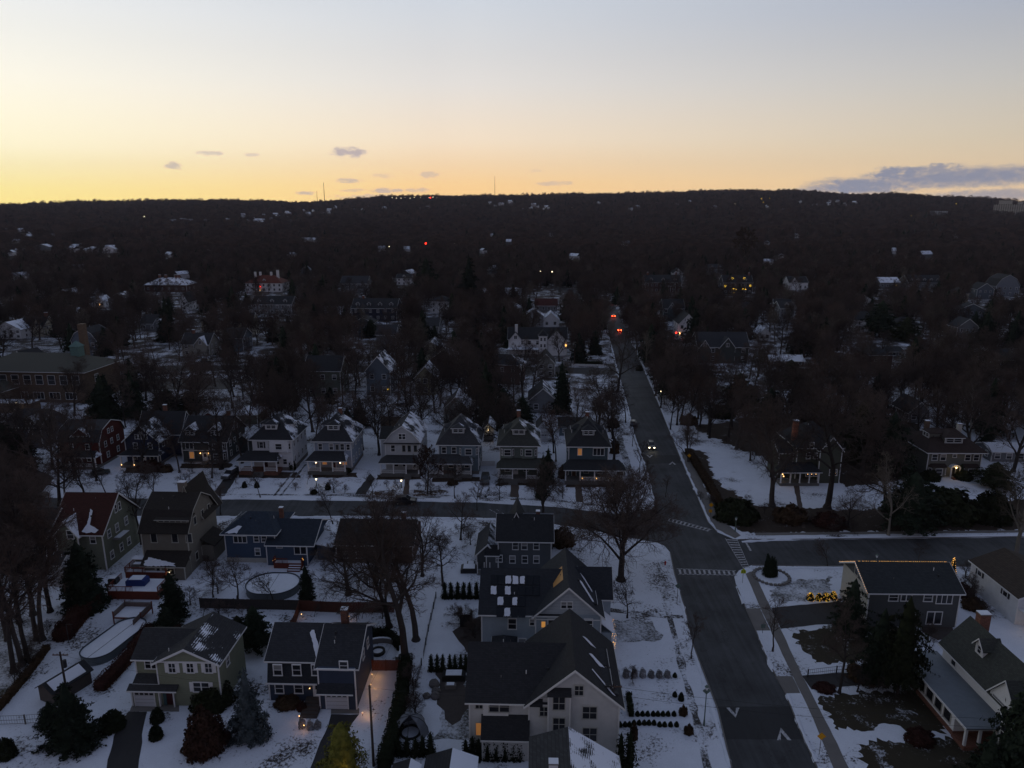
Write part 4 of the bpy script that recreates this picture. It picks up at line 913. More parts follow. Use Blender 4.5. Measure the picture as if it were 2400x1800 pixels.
H.porch(-.3, w + .9, -2.6, .7, 2.3, 4, rise=.9, gap=1, steps=(w * .55, 1.6), rail=False); H.wins('F', (w * .25, w * .75), 1.5); H.door(w * .5, .7); H.chimney(w * .7, 9.8, h + 3, h + 6.4)
for u in (.0, .38, .95): H.lampball((w * u, -2.75, .85), .10, M_bulb, 'candle_lamp', 1.2)
H.done()
# dark grey colonial
H = House('house', 'wide dark grey house with two small gabled dormers and twin lamps at its door', 'house', 431, 1084, 535, YW, 1031, depth=12, wall=C_dgrey, roof=S_darks, group=GN_)
w, h = H.w, H.h; H.found(0, w, 0, 12, .5); H.box(0, w, 0, 12, .4, h); H.gable(0, w, 0, 12, h, 4.6, 'x', .6)
for u in (.17, .72): H.dormer(w * u, 1.0, h + 1.0, 2.4, 1.35, 1.1, 'gable', 3.6, n=2, roof=shingle((.045, .048, .05), .8))
H.win('F', w * .17, h - 2.35, 1.9, 1.6, '2'); H.bay(w * .60, w * .97, h - 3.0, h - .12, .7, roof=False, zw=.75); H.bay(w * .60, w * .97, .4, 3.2, .8, zw=.8); H.win('F', w * .20, 1.2, 1.1, 1.7, 'l')
H.T.box(-.02, w + .02, -.1, -.004, 3.25, 3.42, M_white); H.door(w * .50, .5, 1.2, 2.2)
for u in (.40, .585): H.lampball((w * u, -.14, 2.6), .14, M_bulb, 'wall_lamp', 5)
H.wins('R', (2.2, 5, 8.5), h - 2.2); H.wins('R', (2.2, 6, 9.), 1.3); H.wins('R', (5, 7), h + 1.3, .7, 1.1); H.chimney(w * .82, 7.5, h + 3, h + 5.6)
H.box(w + .0, w + 2.6, 7, 15, .3, h - 2.0); H.gable(w, w + 2.6, 7, 15, h - 2.0, 1.2, 'y', .3, m=shingle((.05, .05, .05), .85)); st = MB()
for i in range(4): st.box(w * .44, w * .56, -.4 * (i + 1), -.4 * i - .003, -.2, .45 - .1 * i, M_grey)
st.build('steps', H.e); H.done()
# white foursquare
H = row_house('white four-square house with dark shutters and a deep front porch on brick', 598, 1102, 688, 1030, 980, C_white, S_darks, porch=(-2.6, 6.9, 3.4), up=((.22, .9, 1.5, 'sK'),), dorm=(.45, 2.9), steps=(2.3, 2.4), gap=1, base_z=1.0, floor=M_brick, prise=1.5)
w, h = H.w, H.h; H.bay(w * .40, w * .98, h - 3.0, h - .12, .7, roof=False, zw=.75); H.wins('F', (w * .6, w * .8), 1.7, .9, 1.3, 's'); H.door(w * .3, 1., m=M_door, glass=False)
k = MB(); k.box(-1.6, 1.2, -2.2, -2.0, 4.62, 4.70, M_snow); k.box(3.2, 5.6, -2.5, -2.36, 4.46, 4.54, M_snow); H.done()
# light blue foursquare with bulbs
H = row_house('pale blue four-square house with a string of coloured bulbs under its porch roof', 741, 1103, 826, 1034, 980, C_lblue, shingle((.05, .053, .06), .36), porch=(-1.2, 8.2, 2.9), up=((.16, .9, 1.5, 's'), (.46, .9, 1.5, 's'), (.62, .7, 1.3, 'c'), (.76, .9, 1.5, 's'), (.92, .8, 1.4, 's')), dorm=(.5, 2.9), chim=(.55, 7, .7), base_z=.9, gap=1, prise=1.6)
w, h = H.w, H.h
for i in range(11): H.lampball((-.9 + 8.8 * i / 10, -2.75, 3.45), .075, (M_fairy, M_red, M_bulb)[i % 3] if i % 3 == 1 else M_bulb, 'bulb')
H.lampball((.6, -1.6, 2.7), .16, M_wbulb, 'porch_lamp', 6, (1, .4, .2)); H.lampball((6.6, -1.6, 2.7), .16, M_wbulb, 'porch_lamp', 6, (1, .4, .2)); H.wins('F', (w * .25, w * .8), 1.7, 1., 1.4, 'l'); H.door(w * .5, .9, m=M_door); H.done()
# white gambrel
H = House('house', 'white house with a gambrel gable facing the street and a low front porch', 'house', 906, 1107, 985, YW, 1037, depth=12.5, wall=C_wgrey, roof=shingle((.06, .062, .068), .45), group=GN_)
w, h = H.w, H.h; H.found(0, w, 0, 12.5, .7); H.box(0, w, 0, 12.5, .6, h); H.gambrel(0, w, 0, 12.5, h, 2.4, 1.7, 1.7, 'y'); H.win('F', w * .5, h + .9, 1.6, 1.3, '2d'); H.wins('F', (w * .22,), h - 2.3, .9, 1.6); H.wins('F', (w * .54, w * .70, w * .88), h - 2.3, .75, 1.6, 'c')
H.Rf.box(-.4, w + .4, -.55, -.005, h - .22, h - .05, shingle((.06, .062, .068))); H.porch(-.9, w + .3, -3, .8, 2.4, 4, rise=1.1, steps=(w * .7, 1.8), gap=2, pm=M_white); H.wins('F', (w * .3, w * .55), 1.6); H.door(w * .85, .8)
H.wins('R', (2, 5, 8, 10.5), h - 2.2); H.wins('R', (2, 5, 8), 1.6); H.box(-2.6, 0, 7, 12.5, .3, h - 1.2); H.gable(-2.6, 0, 7, 12.5, h - 1.2, 2.2, 'x', .4, m=shingle((.06, .062, .06), .5)); H.done()
# three four-squares
H = row_house('grey blue four-square house behind the rust leaved tree, snow edging its porch roof', 1030, 1110, 1122, 1042, 984, C_bgrey, S_grey, porch=(-2.4, 8.2, 2.9), up=((.13, 1.0, 1.5, 's'), (.38, 1.0, 1.5, 's')), dorm=(.48, 2.9), base_z=.9, gap=1, steps=(4.9, 1.8), prise=1.5)
w, h = H.w, H.h; H.bay(w * .52, w * .99, h - 3.0, h - .12, .7, roof=False, zw=.75); H.S.box(-2.4, 8., -3.1, -2.85, 3.70, 3.78, M_snow); H.wins('F', (w * .3, w * .7), 1.7, 1., 1.4); H.door(w * .5, .9); H.lampball((1.2, -1.5, 3.1), .14, M_bulb, 'porch_lamp', 3, (1, .35, .1)); H.done()
H = row_house('grey green four-square house with two upper bay windows and wooden porch steps', 1090 + 5, 1122, 0, 0, 0, C_ggrey, S_green) if False else House('house', 'grey green four-square house with two upper bay windows and wooden porch steps', 'house', 1172, 1120, 1259, YW, 1044, depth=11.5, wall=C_ggrey, roof=S_green, group=GN_)
w, h = H.w, H.h; H.found(0, w, 0, 11.5, .9); H.box(0, w, 0, 11.5, .8, h); H.hip(0, w, 0, 11.5, h, 5.1, .8); H.dormer(w * .5, 1.5, None, 2.9, 1.2, 1.6, 'hip', 3.4, n=2)
for fc, xx in (('R', w - .9), ('L', .9)): H.dormer(xx, 5.8, None, 3., 1.1, 1., 'hip', 3., face=fc, n=2)
H.bay(w * .03, w * .38, h - 3.0, h - .12, .7, roof=False, zw=.75); H.bay(w * .55, w * .98, h - 3.0, h - .12, .7, roof=False, zw=.75); H.porch(-.4, w + 4.2, -3.2, 1.0, 2.4, 5, rise=1.5, gap=1, steps=(w * .36, 2.2)); H.wins('F', (w * .2, w * .7), 1.8, 1.1, 1.4); H.door(w * .42, 1.)
H.wins('R', (2, 5, 8), h - 2.2); H.wins('R', (2, 5, 8), 1.8); H.chimney(w * .48, 8.5, h + 3.5, h + 6.2); H.done()
H = row_house('dark teal four-square house on the corner, lanterns glowing on its wide porch', 1332, 1124, 1423, 1046, 992, C_teal, S_dark, porch=(-1.0, 12.9, 3.3), up=((.28, .9, 1.6, 'l'), (.76, 2.5, 1.7, 't')), dorm=(.5, 2.7), base_z=1.0, gap=0, prise=1.5, pst=5, side_dorm=True, chim=(.52, 9, .3), sidewin=2)
w, h = H.w, H.h; H.wins('F', (w * .40, w * .85, w * 1.1) if False else (w * .45, w * .8), 1.8, 1.2, 1.5, 's'); H.door(w * .14, 1.0, m=M_wood)
H.S.box(11.0, 12.9, -3.2, -2.9, 3.85, 3.92, M_snow)
for u in (3.1, 6.4, 9.6): H.lampball((u, -3.45, 1.7), .11, M_fairy, 'lantern', .8, (1, .45, .1))
H.done()
# ---------------------------------------------------------------- garages and houses just behind the row
def simple(name, label, cat, x, y, xr, eave, depth, rise, wall, roof, ax='y', roofk='gable', yaw=YW, wins=(), group=None, chim=None, gar=None, door=None, fin=True, oh=.35, trim=None):
    H = House(name, label, cat, x, y, xr, yaw, eave, depth=depth, wall=wall, roof=roof, group=group, trim=trim); w, h = H.w, H.h; H.box(0, w, 0, depth, -.2, h)
    if roofk == 'gable': H.gable(0, w, 0, depth, h, rise, ax, oh)
    elif roofk == 'hip': H.hip(0, w, 0, depth, h, rise, oh)
    elif roofk == 'gambrel': H.gambrel(0, w, 0, depth, h, rise * .6, rise * .4, w * .17, ax)
    for q in wins: H.win(q[0], q[1] * (w if q[0] in 'FB' else depth), q[2] * h if q[2] < 1.2 else q[2], *q[3:])
    if chim: H.chimney(chim[0] * w, chim[1] * depth, h, h + chim[2], m=chim[3] if len(chim) > 3 else None)
    if gar: H.garage(gar[0] * w, .1, gar[1], 2.1)
    if door: H.door(door * w, .3)
    if fin: H.done()
    return H
GG = 'garages behind the porch row'
S_wh = shingle((.06, .06, .065), .95)
H = simple('garage', 'small snowy roofed garage with a lit lamp behind the black pickup drive', 'garage', 1133, 1036, 1157, 1005, 7, 1.5, C_wgrey, S_wh, 'y', group=GG, fin=False); H.garage(H.w * .5, .1, 2.6, 2.1, m=M_grey); H.lampball((H.w * .5, -.3, H.h - .2), .16, M_wbulb, 'wall_lamp', 14, (1, .7, .35)); H.done()
simple('garage', 'white garage with a panelled door and snowy roof behind the grey green house', 'garage', 1258, 1035, 1284, 1006, 8, 1.9, C_white, S_wh, 'y', group=GG, gar=(.45, 2.7))
simple('garage', 'low dark garage with one white window behind the dark teal corner house', 'garage', 1310, 1021, 1368, 999, 7, 1.6, C_bgrey, S_dark, 'x', group=GG, wins=(('F', .22, .35, 1., 1.1, 's'),))
simple('garage', 'green garage with a snow covered hipped roof behind the white four-square house', 'garage', 552, 994, 604, 972, 8, 1.8, C_olive, shingle((.07, .07, .07), .98, 0), roofk='hip', group=GG)
simple('garage', 'small dark garage with snow on its roof behind the wide dark grey house', 'garage', 470, 992, 512, 978, 8, 1.6, C_red, S_wh, 'y', group=GG)
simple('garage', 'brown garage with a hipped roof lightly dusted with snow, behind the white gambrel house', 'garage', 892, 1000, 946, 975, 8, 1.7, siding((.14, .10, .07)), shingle((.10, .10, .10), .6, 0), roofk='hip', group=GG)
simple('house', 'grey gabled house with snow on its right roof slope, standing behind the porch row', 'house', 1041, 995, 1097, 957, 10, 3.6, siding((.15, .165, .155)), shingle((.06, .06, .065), .72), 'y', wins=(('F', .27, .28, .9, 1.3, 's'), ('F', .74, .28, .9, 1.3, 's'), ('F', .5, 1.08, .9, 1.3, 'd')), group=None)
H = simple('house', 'dark blue grey house with shingled gables at the left edge beside the school', 'house', 20, 1050, 102, 1000, 11, 3.4, siding((.06, .07, .09)), shingle((.06, .065, .075), .5), 'x', wins=(('F', .3, .6, .9, 1.4, 's'), ('F', .7, .6, .9, 1.4, 's'), ('R', .5, .6, .9, 1.4, 's'), ('R', .3, .2, .9, 1.4, 's')), fin=False); H.dormer(H.w * .7, .6, H.h + .3, 2.6, 1.2, 1.2, 'gable', 4); H.done()
# ---------------------------------------------------------------- houses south of the cross street
def _hit(H, px, py, at, face='F'):
    d = ray(px, py); c, s_ = math.cos(H.yaw), math.sin(H.yaw); ox, oy = -H.o.x, -H.o.y
    lx, ly = c * ox + s_ * oy, -s_ * ox + c * oy; dx, dy = c * d.x + s_ * d.y, -s_ * d.x + c * d.y
    t = (at - ly) / dy if face in 'FB' else (at - lx) / dx
    return (lx + dx * t if face in 'FB' else ly + dy * t), CH + d.z * t - H.o.z
def wpx(H, px, py, w_=.9, h=1.35, style='s', at=0., face='F'):
    """window whose middle is seen at (px,py)"""
    u, z = _hit(H, px, py, at, face); return H.win(face, u, z - h / 2, w_, h, style, at)
# green shingled split-level
C_green = siding((.20, .215, .15), .28); S_g2 = shingle((.060, .062, .066))
H = House('house', 'pale green shingled house with white shutters, red front door and white garage door', 'house', 313, 1655, 519, YW, 1553, depth=8.2, wall=C_green, roof=S_g2)
w, h = H.w, H.h; gx = 3.6; H.box(gx, w, .3, 8.2, -.2, h); H.gable(gx, w, .3, 8.2, h, 2.0, 'y', .45, m=shingle((.058, .060, .066), .10)); H.box(.15, gx, 1.5, 8.2, -.2, h - .2); H.gable(.15, gx + 3.4, 1.5, 8.2, h - .25, 2.0, 'x', .4, wall=True, rake=False)
H.box(0, gx, 0, 1.5, -.2, 2.75); H.box(gx, 5.5, -.02, .12, 2.3, 2.75, corner=False); H.shed(0, 5.9, -.25, 1.48 - 1.18 + .0 if False else .28, 2.75, 3.05, .3); H.shed(.1, gx, .28, 1.49, 3.05, 3.75, .0)
H.garage(1.65, .05, 2.55, 2.15); H.door(4.85, .15, .95, 2.05, m=M_door, at=.3, glass=False); o = MB(); o.box(4.0, 4.4, .18, .3, .1, 2.2, siding((.05, .10, .11))); o.build('side_light', H.e); q = MB(); q.box(5.42, 5.58, -.1, .06, 0, 2.4, M_white); q.build('post', H.e)
for x in (403.5, 446, 489): wpx(H, x, 1565, .85, 1.3, 'dk', .3)
wpx(H, 472, 1610, 2.0, 1.3, '2dk', .3); wpx(H, 354, 1556, 1.5, 1.25, '2s', 1.5); H.win('R', 3., h - 2.2, .8, 1.2, 's'); H.T.box(gx - .02, w + .02, .16, .29, h - .04, h + .16, M_white); H.done()
# navy colonial with sloping upper wall
C_n2 = siding((.036, .050, .080), .16); S_n2 = shingle((.055, .060, .070)); C_sh = shingle((.045, .052, .064), 0, 1, 'wall_shingles')
H = House('house', 'dark slate blue house with brown front steps and a white garage door', 'house', 634, 1641, 843, YW, 1548, depth=8.6, wall=C_n2, roof=S_n2)
w, h = H.w, H.h; sx = w * .60; H.box(0, sx, 0, 8.6, -.2, 3.0); H.W.prism([(-.55, 2.95), (.30, h), (8.6, h), (8.6, 2.95)], 0, sx, C_sh, 'x'); H.T.box(-.25, sx + .1, -.66, -.56, 2.85, 3.05, M_white)
H.gable(0, sx, .3, 8.6, h, 2.6, 'x', .35); H.box(sx, w, -1.5, 8.6, -.2, h + .1); H.gable(sx, w, -.9, 8.6, h + .1, 2.75, 'x', .5)
H.Rf.prism([(-2.15, 2.75), (-1.5, 3.9), (-1.5, 3.7), (-2.15, 2.6)], sx - .2, w - .25, C_sh, 'x'); H.T.box(sx - .25, w - .2, -2.24, -2.15, 2.58, 2.74, M_white); H.T.box(sx - .2, w + .1, -1.66, -1.51, h - .12, h + .1, M_white)
H.garage((sx + w) / 2 - .15, .1, 2.75, 2.25, at=-1.5); H.door(_hit(H, 745, 1624, 0)[0], .75, .95, 2.15, m=M_white)
for x in (651, 695.5, 740.5): wpx(H, x, 1570, 1.0, 1.45, 's', -.42)
for x in (655, 700): wpx(H, x, 1613, 1.0, 1.35, 's')
wpx(H, 805.5, 1560, .95, 1.15, 's', -1.5)
st = MB(); du = _hit(H, 745, 1624, 0)[0]
for i in range(6): st.box(du - 1.5, du + .75, -.55 * (i + 1), -.55 * i - .003, -.2, .72 - .12 * i, plain('brown_stone', (.06, .05, .045)))
st.build('steps', H.e); sc_ = H.lampball((du - 1.0, -.12, 2.0), .06, M_bulb, 'wall_lamp', .5); H.wins('R', (3., 5.6), h - 1.5, .8, 1.2); H.chimney(w * .76, 5.4, h + 1, h + 4.3, .9, .8, M_brick)
k = .50; zr = lambda y: h + 2.6 * (y - .3) / 4.15 + .22
H.patch([(4.6, 3.6, zr(3.6)), (5.3, 3.6, zr(3.6)), (7.3, .2, zr(.2)), (6.6, .0, zr(0))]); H.done()
# pale blue house with roof panels
C_pb = siding((.26, .31, .35), .18); S_pb = shingle((.046, .052, .062)); M_pan = mat('solar_glass', lambda t, b: (setattr(b.inputs['Base Color'], 'default_value', (.004, .005, .008, 1)), setattr(b.inputs['Roughness'], 'default_value', .25)))
H = House('house', 'pale blue gabled house with half snow covered solar panels on its roof', 'house', 1130, 1532, 1405, YW, 1434, depth=11, wall=C_pb, roof=S_pb, trim=M_white)
w, h = H.w, H.h; gx = w * .455; C_bat = siding((.36, .39, .42), .5, 'board_siding'); H.box(0, gx, 0, 11.5, -.2, h); H.gable(0, gx + 3.5, 0, 11.5, h, 3.7, 'x', .5, wall=True, rake=False); H.box(gx, w, -.25, 11, -.2, h, corner=True); H.gable(gx, w, -.25, 11, h, 4.3, 'y', .55, gm=C_bat)
H.T.box(gx, w, -.33, -.255, h - .95, h - .8, M_white); H.box(w - 1.5, w + 1.9, 4.5, 10.5, -.2, h, corner=False); H.gable(w - 4.5, w + 1.9, 4.5, 10.5, h, 3.2, 'x', .35)
for x in (1322, 1335): wpx(H, x, 1418, .75, .95, 's', -.25)
for x, ww, hh, st_ in ((1294, 1.1, 1.6, 's'), (1379, 1.1, 1.6, 's'), (1273.5, .55, .95, 'Lc')): wpx(H, x, 1463, ww, hh, st_, -.25)
for x, ww, hh, y in ((1200.6, 1.1, 1.6, 1462), (1247, .6, .95, 1458), (1183, 1., 1.4, 1507), (1224, 1., 1.4, 1507)): wpx(H, x, y, ww, hh, 's')
sl_ = 3.7 / 5.75; pb = MB(); pb.box(0, .98, 0, 1.5, 0, .05, M_pan); PM = pb.mesh('solar_panel'); PSS = []
for k_ in range(5):
    ps = MB(); a0, a1 = R.uniform(.6, 1.1), R.uniform(.75, 1.1); ps.slab([(.49 + min(1, a0) * max(-.44, min(.44, .66 * math.cos(q))) * R.uniform(.80, 1.08), .74 + min(1, a1) * max(-.68, min(.68, 1.02 * math.sin(q))) * R.uniform(.84, 1.04), .11) for q in [6.283 * (j_ + .5) / 20 for j_ in range(20)]], .05, M_snow); PSS.append(ps.mesh('snow_patch'))
rows = [('0123456', '234'), ('0123456', '02'), ('1234', '13'), ('1234', '2')]; u0 = _hit(H, 1149, 1400, 2.)[0]
for j, (cs, sn) in enumerate(rows):
    for c in cs:
        i = int(c); yy = 4.6 - j * 1.42; o = inst('solar_panel', PM, H.e, (u0 + i * 1.04, yy - 1.2, h + sl_ * (yy - 1.2) + .27)); o.rotation_euler.x = math.atan(sl_)
        if c in sn: inst('snow_patch', R.choice(PSS), o, (0, 0, 0))
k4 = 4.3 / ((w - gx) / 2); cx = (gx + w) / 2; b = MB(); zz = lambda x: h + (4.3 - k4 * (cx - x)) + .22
b.slab([(cx - 2.1, 2.6, zz(cx - 2.1)), (cx - .7, 2.6, zz(cx - .7)), (cx - .7, 6.6, zz(cx - .7)), (cx - 2.1, 6.6, zz(cx - 2.1))], .08, plain('sunset_tan_panel', (.42, .22, .07), .5, .15)); b.build('skylight', H.e)  # sunset reflected off the skylight, painted in as a tan orange base colour
zx = lambda x: h + 4.3 - k4 * (x - cx) + .23
H.patch([(cx + 1.6, 4.2, zx(cx + 1.6)), (cx + 2.0, 4.6, zx(cx + 2.)), (cx + 4.0, .9, zx(cx + 4.)), (cx + 3.6, .8, zx(cx + 3.6))]); H.patch([(cx + 1.4, 8.0, zx(cx + 1.4)), (cx + 1.7, 8.2, zx(cx + 1.7)), (cx + 4.2, 3.4, zx(cx + 4.2)), (cx + 4.0, 3.2, zx(cx + 4.))])
H.dormer(w - .8, 2.6, h + .1, 3.0, 1., .3, 'shed', 3., face='R', n=1)
H.box(w, w + 1.7, .3, 4., -.2, 3.6, corner=False); b = MB(); b.prism([(w - .0, 5.3), (w + 2.1, 3.5), (w + 2.1, 3.62), (w, 5.45)], .0, 4.4, M_snow); b.build('porch_roof', H.e); H.S.box(w + .2, w + .24, .4, .5, 1, 1.05, M_snow)
fb = MB()
for i in range(34): fb.ball((w + 2.2 + R.uniform(-.12, .12), R.uniform(-.6, 3.5), R.uniform(.4, 3.9)), .035, M_fairy, 4, 3)
fb.build('fairy_lights', H.e); H.done()
# cream house in front
C_cr = siding((.50, .495, .47), .17); S_cr = shingle((.043, .045, .050))
H = House('house', 'cream clapboard house with a broad front gable and dark roof behind the snowy yard', 'house', 1102, 1757, 1446, YW, 1637, depth=11, wall=C_cr, roof=S_cr, trim=plain('cream_trim', (.60, .59, .56), .6, .1))
w, h = H.w, H.h; gx = w * .40; H.box(0, gx, 0, 10.5, -.2, h); H.gable(0, gx + 4.2, 0, 10.5, h, 3.9, 'x', .5, rake=False); H.box(gx, w, -.3, 11.5, -.2, h); H.gable(gx, w, -.3, 11.5, h, 4.5, 'y', .6)
H.box(1.6, gx + .0, -1.6, 0, -.2, 3.0); H.shed(1.6, gx - .1, -1.6, -.005, 3.0, 4.9, .2); H.box(1.6, 4.6, -.12, 0, 4.6, h - .15, m=H.trim, corner=False)
u0, u1 = _hit(H, 1285, 1650, -.75)[0], _hit(H, 1336, 1650, -.75)[0]; zt = _hit(H, 1310, 1628, -.75)[1]; H.box(u0, u1, -.75, -.3, -.2, zt, corner=True); H.Rf.prism([(-1.15, zt - .1), (-.3, zt + .45), (-.3, zt + .6), (-1.15, zt + .05)], u0 - .15, u1 + .15, S_cr, 'x'); H.Rf.prism([(-.9, h - .3), (-.3, h + .3), (-.3, h + .4), (-.9, h - .2)], gx + .1, gx + 1.6, S_cr, 'x')
wpx(H, 1123, 1649, .8, 1.2, 'dc'); wpx(H, 1170, 1656, 2.3, 1.35, '2dc', -.12); wpx(H, 1125, 1708, .95, 1.7, 'lc')
wpx(H, 1357, 1618, .95, 1.25, 'dc', -.3); wpx(H, 1310, 1648, 1.35, 1.7, 'dc', -.75); wpx(H, 1275, 1667, .95, 1.2, 'dc', -.3); wpx(H, 1382, 1670, 1.6, 1.6, 'dc', -.3); wpx(H, 1310, 1697, 1.35, 1.7, 'dc', -.75); wpx(H, 1382, 1721, 1.6, 1.8, 'dc', -.3)
for yy in (2.2, 6.2): H.dormer(w - 1.1, yy, h + .55, 2.8, 1.0, .35, 'shed', 3.6, face='R', n=1)
k4 = 4.5 / ((w - gx) / 2); cx = (gx + w) / 2; zx = lambda x: h + 4.5 - k4 * (x - cx) + .23
H.patch([(cx + 2.0, 4.8, zx(cx + 2.)), (cx + 2.3, 5.2, zx(cx + 2.3)), (cx + 4.1, 4.2, zx(cx + 4.1)), (cx + 3.3, 3.7, zx(cx + 3.3))]); H.patch([(cx + 2.0, 1.9, zx(cx + 2.)), (cx + 2.2, 2.0, zx(cx + 2.2)), (cx + 5.1, -.1, zx(cx + 5.1)), (cx + 4.7, -.2, zx(cx + 4.7))]); H.patch([(cx + 1.4, 7.6, zx(cx + 1.4)), (cx + 1.8, 7.9, zx(cx + 1.8)), (cx + 3.2, 7.2, zx(cx + 3.2)), (cx + 2.4, 7.0, zx(cx + 2.4))]); H.done()
# small hipped roof between the two
simple('shed', 'small dark pyramid roofed shed between the pale blue and the cream house', 'shed', 1156, 1568, 1206, 1528, 3.2, 1.6, C_pb, S_pb, roofk='hip', yaw=YW)
# roofs cut by the lower edge of the picture
H = House('house', 'grey roofed house with frosted right slope and white chimney at the lower edge', 'house', 0, 0, w=9.9, h=6.6, yaw=YW, depth=15, wall=C_wgrey, roof=shingle((.075, .078, .082)), base=(1.4, 51.5, 0))
H.box(.4, 9.3, .4, 14.6, -.2, 4.5); H.W.prism([(.4, 4.5), (9.4, 4.5), (9.0, 4.9), (4.3, 7.9), (.4, 6.6)], .4, 14.6, H.wall)
fro = shingle((.075, .078, .082), .60); H.Rf.prism([(0, 6.75), (4.3, 8.15), (9.9, 4.55), (9.9, 4.4), (4.3, 7.98), (0, 6.6)], 0, 15, fro); H.T.box(9.9, 9.96, 0, 15, 4.35, 4.6, M_white); H.chimney(2.5, 8.6, 6.9, 9.2, .9, .7, M_white); H.done()
for lb, x0, x1, rx, zr_, ze, y1 in (('garage with one dark and one snowy roof slope at the lower edge', -9.9, -4.0, -6.9, 4.6, 3.5, 67.4), ('narrow garage left of the larger one, cut by the lower picture edge', -13.4, -10.2, -11.4, 4.3, 3.5, 66.2)):
    H = House('garage', lb, 'garage', 0, 0, w=x1 - x0, h=3.4, yaw=YW, depth=9, wall=C_dgrey, roof=S_dark, base=(x0, y1 - 9, 0)); w = H.w; cx = rx - x0
    H.box(.2, w - .2, .2, 8.8, -.2, ze - .15, corner=False); H.W.prism([(.2, ze - .15), (w - .2, ze - .15), (cx, zr_ - .12)], .2, 8.8, H.wall)
    H.Rf.prism([(0, ze), (cx, zr_), (cx, zr_ - .12), (0, ze - .12)], 0, 9, S_dark); H.Rf.prism([(cx, zr_), (w, ze), (w, ze - .12), (cx, zr_ - .12)], 0, 9, shingle((.06, .06, .06), .93)); H.done()
# grey colonial seen from the rear
H = House('house', 'dark grey two storey house seen from the rear, north of the solar panelled house', 'house', 1168, 1337, 1291, YW, 1264, depth=8.5, wall=siding((.085, .095, .105)), roof=S_dark)
w, h = H.w, H.h; H.box(0, w, 0, 8.5, -.2, h); H.gable(0, w, 0, 8.5, h, 2.8, 'x', .5); H.gable(1.5, 4.8, 4, 10.5, h - .2, 3.6, 'y', .4); H.box(1.5, 4.8, 8, 10.5, 0, h - .2, corner=False); H.box(-3.9, 0, .5, 9, -.2, 2.9); H.gable(-3.9, 0, .5, 9, 2.9, 1.9, 'y', .4, m=S_slate); H.box(-2.1, 0, -.6, .5, -.2, 3.4); H.shed(-2.1, 0, -.6, .5, 3.5, 4.6, .3)
H.box(4.4, w + .6, 8.5, 12, 0, 3.9, corner=False); H.Rf.prism([(8.4, h + 1.2), (12.4, 3.9), (12.4, 4.05), (8.4, h + 1.35)], 4.3, w + .7, M_snow, 'x')
for x in (1208, 1229, 1257): wpx(H, x, 1279, .9, 1.35, 's')
for x in (1201, 1230, 1257): wpx(H, x, 1311, .9, 1.3, 's')
wpx(H, 1170, 1309, 1., 1.2, 's', -.6); b = MB()
for x in (-3.6, -2.4, -1.4): b.box(x - .07, x + .07, -1.9, -1.76, 0, 2.5, M_white)
b.box(-3.7, -1.2, -1.95, -.6, .2, .35, M_grey); b.build('porch_floor', H.e); H.chimney(w * .75, 5, h + 1.6, h + 3.2, .7, .7, M_brick); H.done()
# blue split level with deck
C_bl = siding((.050, .078, .125)); S_bl = shingle((.045, .065, .095), .2, -1)
H = House('house', 'bright blue split-level house with a blue roof and a fairy-lit red deck', 'house', 533, 1317, 726, YW, 1251, depth=9, wall=C_bl, roof=S_bl)
w, h = H.w, H.h; sx = w * .6; H.box(0, sx, 0, 9, .9, h); H.W.box(-.03, sx + .03, -.03, 9, -.2, .9, M_off); H.hip(0, sx, 0, 9, h, 2.5, .6, ridge=3.5); H.box(sx * .86, w, -1.0, 9.5, -.2, h - 1.35); H.gable(sx * .9, w + 1., -1., 9.5, h - 1.35, 2.4, 'x', .5, m=shingle((.034, .048, .070)))
H.box(w + 1.2, w + 3.6, 1.2, 6.2, 0, 2.9, corner=False, m=siding((.05, .075, .11))); H.Rf.prism([(w + 1., 3.3), (w + 4.1, 2.7), (w + 4.1, 2.85), (w + 1., 3.45)], .8, 6.6, M_snow)
wpx(H, 563, 1264, 2.3, 1.2, 't'); wpx(H, 601, 1263, .85, 1.1, 's'); wpx(H, 619, 1263, .85, 1.1, 's'); wpx(H, 604, 1293, .85, 1.3, 's'); wpx(H, 704, 1288, 2.1, 1.7, '2', -1.); wpx(H, 655, 1279, .9, .7, 's', -1.); H.chimney(sx * .97, 5, h + 1, h + 3.0, .7, .6)
H.patch([(-.2, .2, h + .25), (2.2, .2, h + .28), (3.2, 2.6, h + 1.55), (1.2, 2.4, h + 1.4)] if False else [(.2, -.4, h + .24), (2.4, -.4, h + .24), (3.0, 1.2, h + 1.02), (2.2, 1.4, h + 1.10)], .06); H.done()
